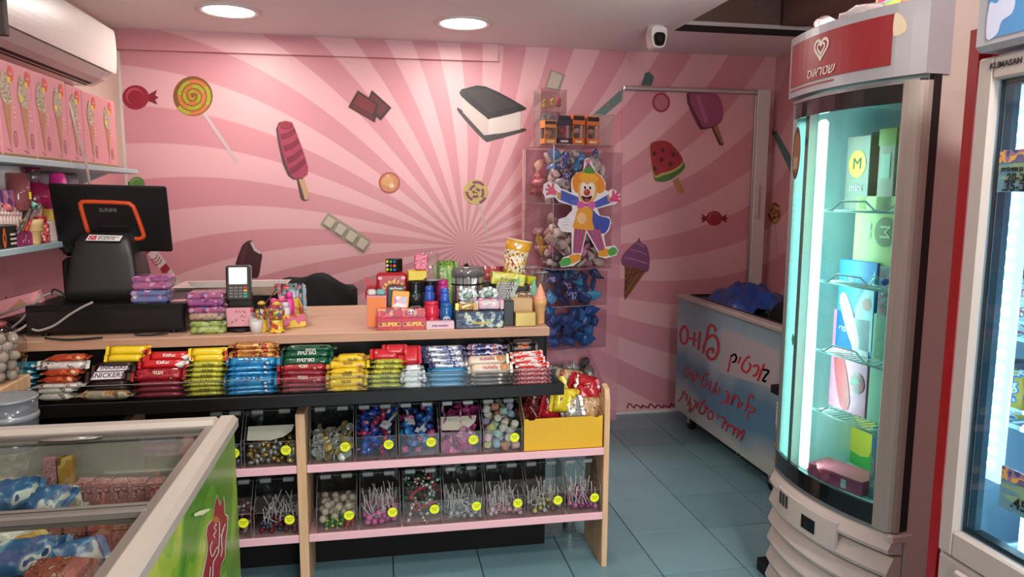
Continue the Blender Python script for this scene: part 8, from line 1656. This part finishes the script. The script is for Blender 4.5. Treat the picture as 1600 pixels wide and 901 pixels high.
MB().box((-wd/2+0.003, -0.047, 0), (wd/2-0.003, 0.047, 0.003)).build('case_floor', mat('case_floor', '#b8707c', 0.5), tt); MB().box((-wd/2-0.001, -0.052, 0.0), (wd*0.1, -0.0505, h*0.2)).box((-wd/2-0.001, -0.052, h*0.2), (wd*0.1, -0.0505, h*0.42), 1).build('base_print', [mat('case_magenta', '#b83a86', 0.4), mat('case_blue', '#3a7a9a', 0.4)], tt)
for i, (fx, fz, c, n_) in enumerate(((-0.25, 0.72, '#d8bc3a', 'yellow'), (0.05, 0.74, '#dcc44a', 'pale yellow'), (0.3, 0.76, '#c83a4c', 'red'), (-0.25, 0.48, '#7ab8b4', 'teal'), (0.02, 0.47, '#8ac0b8', 'pale teal'), (0.28, 0.5, '#d88a9a', 'pink'))):
    ft = thing('soft_toy', '%s small soft toy in the clear case on the tower' % n_, 'toy', tw_world((xa+xb)/2+fx*wd, 0.25, ztp+h*fz-0.02), TAng, 'soft toys in the clear case'); MB().ball((0, 0, 0.016), 0.018, 10, 7, sc=(1, 0.8, 0.9)).build('toy_body', mat('soft_' + c[1:], c, 0.8), ft); MB().ball((0, -0.004, 0.042), 0.015, 10, 7).build('toy_head', mat('soft_' + c[1:], c, 0.8), ft)
    for s_ in (-1, 1): MB().ball((s_*0.006, -0.018, 0.044), 0.0028, 6, 5).build('eye', mat('toy_eye', '#2a2220', 0.4), ft)
x_, _ = top(867, 200, 0.25)
for zz in (0.40, 0.64): MB().box((-wd/2+0.004, -0.046, h*zz-0.012), (wd/2-0.004, 0.046, h*zz-0.009)).build('case_shelf', clear('case_clear', '#f0e8e8'), tt)
xa, _ = top(934, 200, 0.12); xb, zt_ = top(959, 181, 0.12)
tt = thing('clear_cup', 'empty clear square cup at the corner of the tower top', 'cup', tw_world((xa+xb)/2-0.01, 0.15, ztp), TAng, TT); wd, h = xb-xa, zt_-ztp
mb = MB(); lo = [(-wd*0.36, -wd*0.36, 0), (wd*0.36, -wd*0.36, 0), (wd*0.36, wd*0.36, 0), (-wd*0.36, wd*0.36, 0)]; hi = [(-wd*0.5, -wd*0.5, h), (wd*0.5, -wd*0.5, h), (wd*0.5, wd*0.5, h), (-wd*0.5, wd*0.5, h)]
mb.add(lo+hi, [(0, 1, 2, 3)] + [(i, (i+1) % 4, 4+(i+1) % 4, 4+i) for i in range(4)], 0).build('cup_wall', clear('square_cup', '#ece4e4', 0.5, 0.04, 0.12), tt); MB().tube(hi, 0.003, 6, closed=True).build('rim', clear('cup_rim', '#e4dcd8', 0.5, 0.05, 0.4), tt)
# ================================================================ goods inside and around the fridges
F1x = (pB-pA).normalized(); F1y = Vector((-F1x.y, F1x.x, 0)); 
def f1(px, py, yl): d = ray(px, py); P0 = pA + F1y*yl; k = (P0-CAM).dot(F1y)/d.dot(F1y); q = CAM + d*k - pA; return q.dot(F1x), q.z
def f1w(x, y, z): return pA + F1x*x + F1y*y + Vector((0, 0, z))
FG = 'ice cream packs in the curved-glass freezer'
def f1box(pa, pb_, pyt, sh, yl, dep, body, lab, front=None, rot=0.0, name='ice_cream_box', **k):
    xa, _ = f1(pa, (pyt+300)/2 if False else pyt, yl); xb, zt_ = f1(pb_, pyt, yl); base = (shelf_z[sh]+0.003 if sh is not None else 0.4755); xb = min(xb, W1-0.04)
    t = carton(name, lab, 'ice cream', f1w((xa+xb)/2, yl+dep/2, base), (xb-xa, dep, zt_-base), (0, 0, ang1+rot), body, front, group=FG, **k); return t, xb-xa, zt_-base
C1 = lambda n, c, r=0.4: mat('pk_' + n, c, r, vary=0.05)
INKD = C1('dark_ink', '#4a4038')
# top shelf
t, w_, h_ = f1box(1325, 1362, 210, 0, 0.14, 0.10, C1('taupe', '#8a7f74'), 'taupe carton with a yellow round emblem on the top shelf'); F = Flat(lambda u, v, k: (u, -0.051-0.0004*k, v)); F.poly(ell(0, h_*0.62, w_*0.36, w_*0.42), C1('lemon', '#d4cf4a')); F.build('round_emblem', t); text('emblem_letter', 'M', INKD, t, (0, -0.0525, h_*0.62), FRONT, w_*0.5); text('title_print', 'mini', C1('offwhite', '#d8d8cc'), t, (0, -0.0525, h_*0.3), FRONT, w_*0.32)
f1box(1338, 1358, 185, 0, 0.30, 0.05, C1('slate', '#4a5450'), 'dark slate carton behind the taupe one on the top shelf')
t, w_, h_ = f1box(1376, 1402, 200, 0, 0.14, 0.10, C1('sand', '#b3a088'), 'sand-coloured carton with olive top on the top shelf', lid=C1('olive', '#8a9a34')); MB().box((-w_/2-0.001, -0.0515, h_*0.80), (w_/2+0.001, 0.05, h_+0.002)).build('olive_cap', C1('olive', '#8a9a34'), t); MB().box((-w_*0.3, -0.0515, h_*0.4), (w_*0.25, -0.0505, h_*0.7)).build('pale_panel', C1('mintpaper', '#b8c8b4'), t)
f1box(1362, 1378, 205, 0, 0.26, 0.08, pack('dark_green_print', ['#3a4a3c', '#5a6a54', '#a8b4a0', '#2a3028'], 40, 0.35, kind='noise'), 'dark green patterned carton between the taupe and sand ones'); f1box(1404, 1424, 225, 0, 0.16, 0.09, C1('palegrey', '#b0b8b4'), 'pale grey carton at the door edge of the top shelf')
# second shelf
t, w_, h_ = f1box(1338, 1412, 306, 1, 0.14, 0.08, C1('limecard', '#b9bf74'), 'pale lime carton with a round dark emblem'); F = Flat(lambda u, v, k: (u, -0.041-0.0004*k, v)); F.poly(ell(w_*0.18, h_*0.6, w_*0.22, w_*0.24), C1('khaki', '#7a7a4a')); F.build('round_emblem', t); text('emblem_letter', 'M', C1('limelight', '#c8cc9a'), t, (w_*0.18, -0.0425, h_*0.6), (PI/2, PI/2, 0), w_*0.3); text('title_print', 'mini', C1('limelight', '#c8cc9a'), t, (-w_*0.14, -0.0425, h_*0.6), (PI/2, PI/2, 0), w_*0.16)
xx, zz = f1(1372, 372, 0.10); t = thing('plastic_bottle', 'small clear bottle with blue cap lying on the second shelf', 'bottle', f1w(xx, 0.09, shelf_z[1]+0.022), (0, PI/2, ang1), FG); MB().lathe([(0.016, 0.0), (0.017, 0.03), (0.01, 0.045)], 14).build('bottle_body', clear('lying_bottle', '#d8f0f0', 0.5, 0.05, 0.15, '#c8e0e0'), t); MB().lathe([(0.012, 0.042), (0.012, 0.062), (0, 0.062)], 12).build('cap', C1('bluecap', '#2f5fb0'), t)
# third shelf
t, w_, h_ = f1box(1312, 1372, 411, 2, 0.13, 0.07, C1('azure', '#3f7fc0'), 'blue ice lolly carton with a pale lolly picture'); F = Flat(lambda u, v, k: (u, -0.036-0.0004*k, v)); F.poly([(w_*0.0, h_*0.5), (w_*0.46, h_*0.92), (w_*0.48, h_*0.05), (w_*0.1, h_*0.05)], C1('paleblue', '#b4ccd4')); F.poly(curve([(-w_*0.42, h_*0.52), (-w_*0.25, h_*0.62), (w_*0.16, h_*0.16), (w_*0.02, h_*0.04)], 3), C1('creamlolly', '#d8e0a8')); F.poly(ell(w_*0.3, h_*0.55, w_*0.12), C1('flower', '#c88a8a')); F.build('lolly_picture', t); text('title_print', 'פרי', C1('white', '#dce8ec'), t, (-w_*0.18, -0.0385, h_*0.8), FRONT, 0.03, heb=True)
t, w_, h_ = f1box(1374, 1414, 420, 2, 0.13, 0.07, pack('berry_photo', ['#7a8a88', '#a85a68', '#5a6a5a', '#c8c0b8'], 40, 0.35, kind='noise'), 'grey carton with berry photo beside the blue one')
# fourth shelf
t, w_, h_ = f1box(1302, 1362, 494, 3, 0.13, 0.07, C1('rosecard', '#d27a96'), 'pink ice lolly carton with a berry picture'); F = Flat(lambda u, v, k: (u, -0.036-0.0004*k, v)); F.poly([(-w_*0.1, h_*0.95), (w_*0.48, h_*0.95), (w_*0.48, h_*0.5), (w_*0.1, h_*0.6)], C1('palerose', '#d8c0c4')); F.poly(curve([(-w_*0.4, h_*0.5), (-w_*0.15, h_*0.55), (w_*0.1, h_*0.1), (-w_*0.15, h_*0.04)], 3), C1('redlolly', '#b84a50')); F.poly(ell(w_*0.26, h_*0.32, w_*0.18, w_*0.2), pack('berries', ['#8a2a34', '#b84a4a', '#4a6a3a'], 70)); F.build('lolly_picture', t); text('title_print', 'פרי', C1('white', '#dce8ec'), t, (-w_*0.2, -0.0385, h_*0.82), FRONT, 0.028, heb=True)
f1box(1364, 1412, 498, 3, 0.13, 0.07, C1('palegreen', '#9ab49a'), 'pale green plain carton beside the pink one')
# bottom
t, w_, h_ = f1box(1318, 1384, 632, None, 0.30, 0.09, C1('mango', '#4f9a3e'), 'green carton with yellow mango picture at the freezer bottom'); F = Flat(lambda u, v, k: (u, -0.046-0.0004*k, v)); F.poly(curve([(-w_*0.42, h_*0.75), (-w_*0.1, h_*0.9), (w_*0.3, h_*0.7), (w_*0.2, h_*0.2), (-w_*0.4, h_*0.25)], 3), C1('mangoyellow', '#d8b83a')); F.poly(ell(w_*0.12, h_*0.85, w_*0.1), C1('mangored', '#b83a3a')); F.build('mango_picture', t)
zz = 0.4755 + h_ + 0.004; xa, _ = f1(1322, 615, 0.30); xb, zt_ = f1(1382, 603, 0.30); carton('ice_cream_box', 'crimson carton lying on the mango carton', 'ice cream', f1w((xa+xb)/2, 0.345, zz), (xb-xa, 0.09, max(0.04, zt_-zz)), (0, 0, ang1), C1('crimson', '#c8345c'), group=FG, title='פרי', thb=True, tmat=C1('white', '#dce8ec'), tsize=0.02)
xa, _ = f1(1254, 690, 0.06); xb, zt_ = f1(1352, 682, 0.06); t = carton('ice_cream_box', 'large crimson carton lying open at the freezer bottom', 'ice cream', f1w((xa+xb)/2-0.01, 0.13, 0.4755), (min(0.22, xb-xa), 0.12, 0.05), (0, 0, ang1+0.25), C1('crimson', '#a82a4c'), group=FG, lid=C1('rosetray', '#c85a6a')); MB().box((0.03, -0.0608, 0.008), (0.05, -0.0602, 0.04)).build('barcode', C1('barcode', '#d0c8c8'), t)
f1box(1362, 1400, 682, None, 0.12, 0.06, pack('grey_box_print', ['#6a6a68', '#8a8a86', '#b84a50', '#3a6a9a', '#d0d0cc'], 30, 0.4, frac=[0, 0.5, 0.8, 0.88, 0.94]), 'grey carton with small emblems at the freezer bottom corner')
# things on top of the curved-glass freezer
for i, (px, py, lab, rz) in enumerate(((1285, 8, 'clear plastic bottle lying at the far corner of the freezer top', 0.5), (1340, 22, 'clear plastic bottle hanging over the freezer header edge', -0.9))):
    x, z = f1(px, py, 0.03); t = thing('clear_bottle', lab, 'bottle', f1w(x, 0.05, 2.056+0.034), (PI/2, 0, ang1+rz), 'clear bottles on the freezer top'); MB().lathe([(0.02, -0.07), (0.032, -0.062), (0.034, 0.02), (0.016, 0.05), (0.014, 0.07)], 20).build('bottle_body', clear('cloudy_bottle', '#d8cfcf', 0.4, 0.1, 0.4, '#b8aeae'), t); MB().box((-0.012, -0.045, 0.0335) if False else (-0.03, -0.02, 0.0), (-0.0345, 0.02, 0.02)).build('paper_label', C1('paperlabel', '#c8c4bc'), t)
x, z = f1(1370, 10, 0.05); t = bag('snack_package', 'magenta, yellow and aqua package lying on the freezer top', 'package', f1w(x, 0.10, 2.056), 0.16, 0.13, 0.04, pack('rainbow_print', ['#d02a8a', '#e0c83a', '#7ac8a8', '#d86ab0'], 12, 0.25, kind='noise', stretch=(0.3, 1, 3)), (-0.3, 0, ang1), None, 91, title='5891', tmat=C1('white', '#dce8ec'), ts=0.02)
x, z = f1(1402, 5, 0.08); carton('orange_box', 'small orange box beside the magenta package on the freezer top', 'box', f1w(x+0.02, 0.12, 2.056), (0.05, 0.05, 0.06), (0, 0, ang1), C1('orangebox', '#c8823e'), lid=C1('orangelid', '#d89a50'))
# cone stack in a holder on the freezer's far side
p = f1w(-0.058, 0.055, 0); t = thing('cone_dispenser', 'stack of waffle cones in a dark holder beside the curved-glass freezer', 'dispenser', (p.x, p.y, 0))
zt_ = 0.76
MB().box((-0.035, -0.04, zt_-0.02), (0.045, 0.04, zt_+0.012)).build('holder', M_blackgl, t); MB().box((0.03, -0.03, 0.05), (0.045, 0.03, zt_)).build('back_plate', M_blackgl, t); MB().box((-0.05, -0.05, 0.0), (0.05, 0.05, 0.05)).build('foot', M_blackgl, t)
for i in range(6): MB().lathe([(0.018, 0.57+i*0.016), (0.026, 0.62+i*0.016), (0.027, 0.625+i*0.016)], 16).build('paper_cup', C1('papercup', '#c8b8ac'), t)
wf = pack('waffle', ['#b07840', '#8a5a2c'], 90, 0.6)
for i in range(9): MB().lathe([(0.008, 0.06+i*0.055), (0.027, 0.15+i*0.055), (0.028, 0.155+i*0.055)], 14).build('waffle_cone', wf, t)
# flat-door fridge contents
F2 = Vector((ox, oyf, 0))
def f2(px, py, yl): p = on_x(px, py, ox+yl); return oyf-p.y, p.z
def f2w(x, y, z): return Vector((ox+y, oyf-x, z))
for z, x, c, c2, lab, h in ((1.190, 0.0, '#b8c8cc', '#c84a50', 'white tub with red lettering on the upper wire shelf', 0.13), (1.338, 0.0, '#3a8ac0', '#d0dce0', 'blue and white tub stacked on the white one', 0.10), (0.987, 0.0, '#b8a03a', '#2a6ab0', 'yellow and blue tub on the lower wire shelf', 0.12), (1.190, 0.09, '#5a9a5a', '#d0dce0', 'green and white tub further along the upper wire shelf', 0.13), (0.987, 0.09, '#b05a6a', '#d8d0c8', 'rose tub further along the lower wire shelf', 0.12)):
    t = thing('dairy_tub', lab, 'tub', f2w(x, 0.18, z), -PI/2, 'tubs in the flat-door fridge'); MB().lathe([(0.028, 0), (0.032, h)], 18).build('tub_body', pack('dairy_' + c[1:], [c, c2, '#d8dcdc', c], 50, 0.35, kind='noise'), t); MB().lathe([(0.034, h), (0.034, h+0.012), (0, h+0.014)], 18).build('lid', C1('dairylid', '#3a3a40'), t)
# price posters on the flat door
def poster(pa, pb_, pyt, pyb, lines, lab, top_c):
    xa, zt_ = f2(pa, pyt, 0.017); _, zb_ = f2(pa, pyb, 0.017); w_ = 0.13; h = zt_-zb_
    t = thing('price_poster', lab, 'poster', f2w(xa, 0.0165, zb_), -PI/2, 'price posters on the fridge door')
    MB().box((0, -0.001, 0), (w_, 0, h)).build('paper', pack('poster_ground_%s' % pa, ['#5a8a9a', '#7a9a7a', '#4a6a9a', '#b89a5a'], 9, 0.4, kind='noise', stretch=(0.4, 1, 2.0)), t); MB().box((0.0, -0.0016, h*0.70), (w_, -0.001, h)).build('photo_strip', pack('poster_photo_%s' % pa, ['#5a5a7a', '#c89a4a', '#8a6a8a', '#3a4a6a'], 30, 0.4, kind='noise'), t)
    for s, u, v, sz, hb in lines: text('price_print', s, mat('poster_ink', '#141a22', 0.5), t, (w_*u, -0.0022, h*v), FRONT, sz, heb=hb, bold=0.0006, align='LEFT')
poster(1564, 1600, 235, 300, [('גלידות בן אנד ג\'ריס', 0.06, 0.54, 0.011, True), ('.20-ב', 0.14, 0.34, 0.024, False), ('.35-ב', 0.10, 0.13, 0.028, False)], 'blue and gold price poster reading 20 and 35 on the fridge door', '#333')
poster(1567, 1600, 726, 793, [('.45', 0.22, 0.25, 0.034, False)], 'blue and gold price poster reading 45 low on the fridge door', '#333')
# white basket and clear tray at the fridge bottom
x, z = f2(1550, 835, 0.10); t = thing('white_basket', 'white slotted plastic basket on the fridge floor', 'basket', f2w(x, 0.12, 0.6405), -PI/2)
MB().rbox((0, 0, 0), (0.36, 0.01, 0.055), 0.003).build('front_wall', C1('whiteplastic', '#c8dce4'), t); MB().rbox((0, 0.01, 0), (0.01, 0.2, 0.055), 0.003).build('side_wall', C1('whiteplastic', '#c8dce4'), t); MB().box((0.01, 0.01, 0), (0.36, 0.2, 0.004)).build('bottom', C1('whiteplastic', '#c8dce4'), t)
for k in range(5): MB().box((0.025+k*0.05, -0.0008, 0.02), (0.06+k*0.05, -0.0001, 0.032)).build('slot', C1('slotgrey', '#7a8e98'), t)
t = thing('cake_box', 'pale carton with red rose print standing in the white basket', 'carton', f2w(x+0.16, 0.20, 0.6455), -PI/2); MB().rbox((-0.14, -0.05, 0), (0.16, 0.05, 0.145), 0.003).build('box_body', C1('palemint', '#b4c8c0'), t); F = Flat(lambda u, v, k: (u, -0.051-0.0004*k, v)); F.poly(ell(-0.08, 0.04, 0.018, 0.016, 10), C1('rosered', '#b0283a')); F.poly(ell(0.03, 0.035, 0.022), C1('rosepink', '#c86a80')); F.poly(ell(0.03, 0.035, 0.014), C1('palemint', '#b4c8c0')); F.stroke([(-0.07, 0.05), (-0.04, 0.03), (-0.02, 0.02), (0.0, 0.03)], 0.003, INKD, None, 4); F.build('rose_print', t)

# ================================================================ things in the open chest freezer
CF = 'things heaped in the open chest freezer'
bl = mat('blue_plastic_bag', '#1d3f86', 0.3, vary=0.2, scale=10)
def crumple(cx, cy, cz, sx, sy, sz, seed, m, name, label, cat):
    r_ = random.Random(seed); nx, ny = 22, 18; V = []; ph = [r_.uniform(0, 6) for _ in range(8)]
    for i in range(nx+1):
        for j in range(ny+1):
            u, v = i/nx*2-1, j/ny*2-1; d = max(0, 1-(u*u+v*v)*0.62); z = sz*(d**0.7) + sz*0.075*(math.sin(7*u+5*v+ph[0])+math.sin(11*v-6*u+ph[1])+0.7*math.sin(15*u+ph[2])*math.sin(13*v+ph[3]))*(d**0.4)
            V.append((u*sx*(1+0.06*math.sin(5*v+ph[4])), v*sy*(1+0.06*math.sin(6*u+ph[5])), z))
    t = thing(name, label, cat, (cx, cy, cz), 0, CF); MB().add(V, [(i*(ny+1)+j, (i+1)*(ny+1)+j, (i+1)*(ny+1)+j+1, i*(ny+1)+j+1) for i in range(nx) for j in range(ny)], 0, True).build('crumpled_film', m, t, fix=False); return t
b0 = FZ0 + 0.301
cb_ = on_z(1140, 468, 0.86)
for k_, (yy_, lab_) in enumerate(((3.45, 'grey carton at the near end of the chest freezer'), (3.85, 'grey carton under the blue plastic bag'), (4.18, 'grey carton at the far end of the chest freezer'))):
    carton('stock_carton', lab_, 'carton', (FX+0.31, yy_, b0), (0.46, 0.3, 0.34), 0, mat('stock_grey', '#5a4a4a', 0.6), lid=mat('stock_grey_lid', '#6a5854', 0.6), group=CF)
ST_ = b0 + 0.345
crumple(FX+0.30, 4.05, ST_, 0.215, 0.26, 0.22, 5, bl, 'plastic_bag', 'crumpled blue plastic bag heaped on the chest freezer', 'bag'); crumple(FX+0.42, 3.64, ST_, 0.11, 0.13, 0.19, 8, mat('blue_bag_light', '#2f5f9a', 0.3, vary=0.2), 'plastic_bag', 'smaller lighter blue plastic bag beside the black bowl', 'bag')
p = on_z(1212, 488, 0.86); t = thing('black_bowl', 'round black bowl tilted in the chest freezer', 'bowl', (FX+0.24, 3.42, ST_+0.10), (0.5, -0.6, 0), CF); MB().lathe([(0.05, -0.05), (0.10, -0.03), (0.13, 0.03), (0.135, 0.035), (0.125, 0.032), (0.095, -0.022), (0, -0.03)], 30).build('bowl_wall', M_blackgl, t); MB().tube([(0.133*math.cos(a), 0.133*math.sin(a), 0.035) for a in [2*PI*i/30 for i in range(30)]], 0.004, 6, closed=True).build('rim', M_blackgl, t)
rr_ = pack('red_snack', ['#8a2a2c', '#d0c4bc', '#5a1a1e', '#b8483c'], 60, 0.3, kind='noise')
for i, (px, py, lab) in enumerate(((1150, 478, 'red and white snack bag beside the blue bag'), (1168, 486, 'red and white snack bag before the black bowl'), (1180, 478, 'red and white snack bag tucked under the black bowl'))):
    p = on_z(px, py, 0.80); bag('snack_bag', lab, 'snack bag', (FX+0.15, 3.76-0.09*i, ST_+0.01), 0.10, 0.09, 0.04, rr_, (-0.9, 0, 0.5*i+0.6), CF, 95+i)
t = thing('red_ball', 'small glossy red ball at the near end of the chest freezer', 'ball', (FX+0.115, 3.30, ST_+0.052), group=CF); MB().ball((0, 0, 0), 0.05, 16, 10).build('skin', mat('gloss_red', '#b01c28', 0.15), t); MB().ball((0, 0, 0.05), 0.008, 8, 6).build('stem', mat('stem_dark', '#3a1c18', 0.5), t)
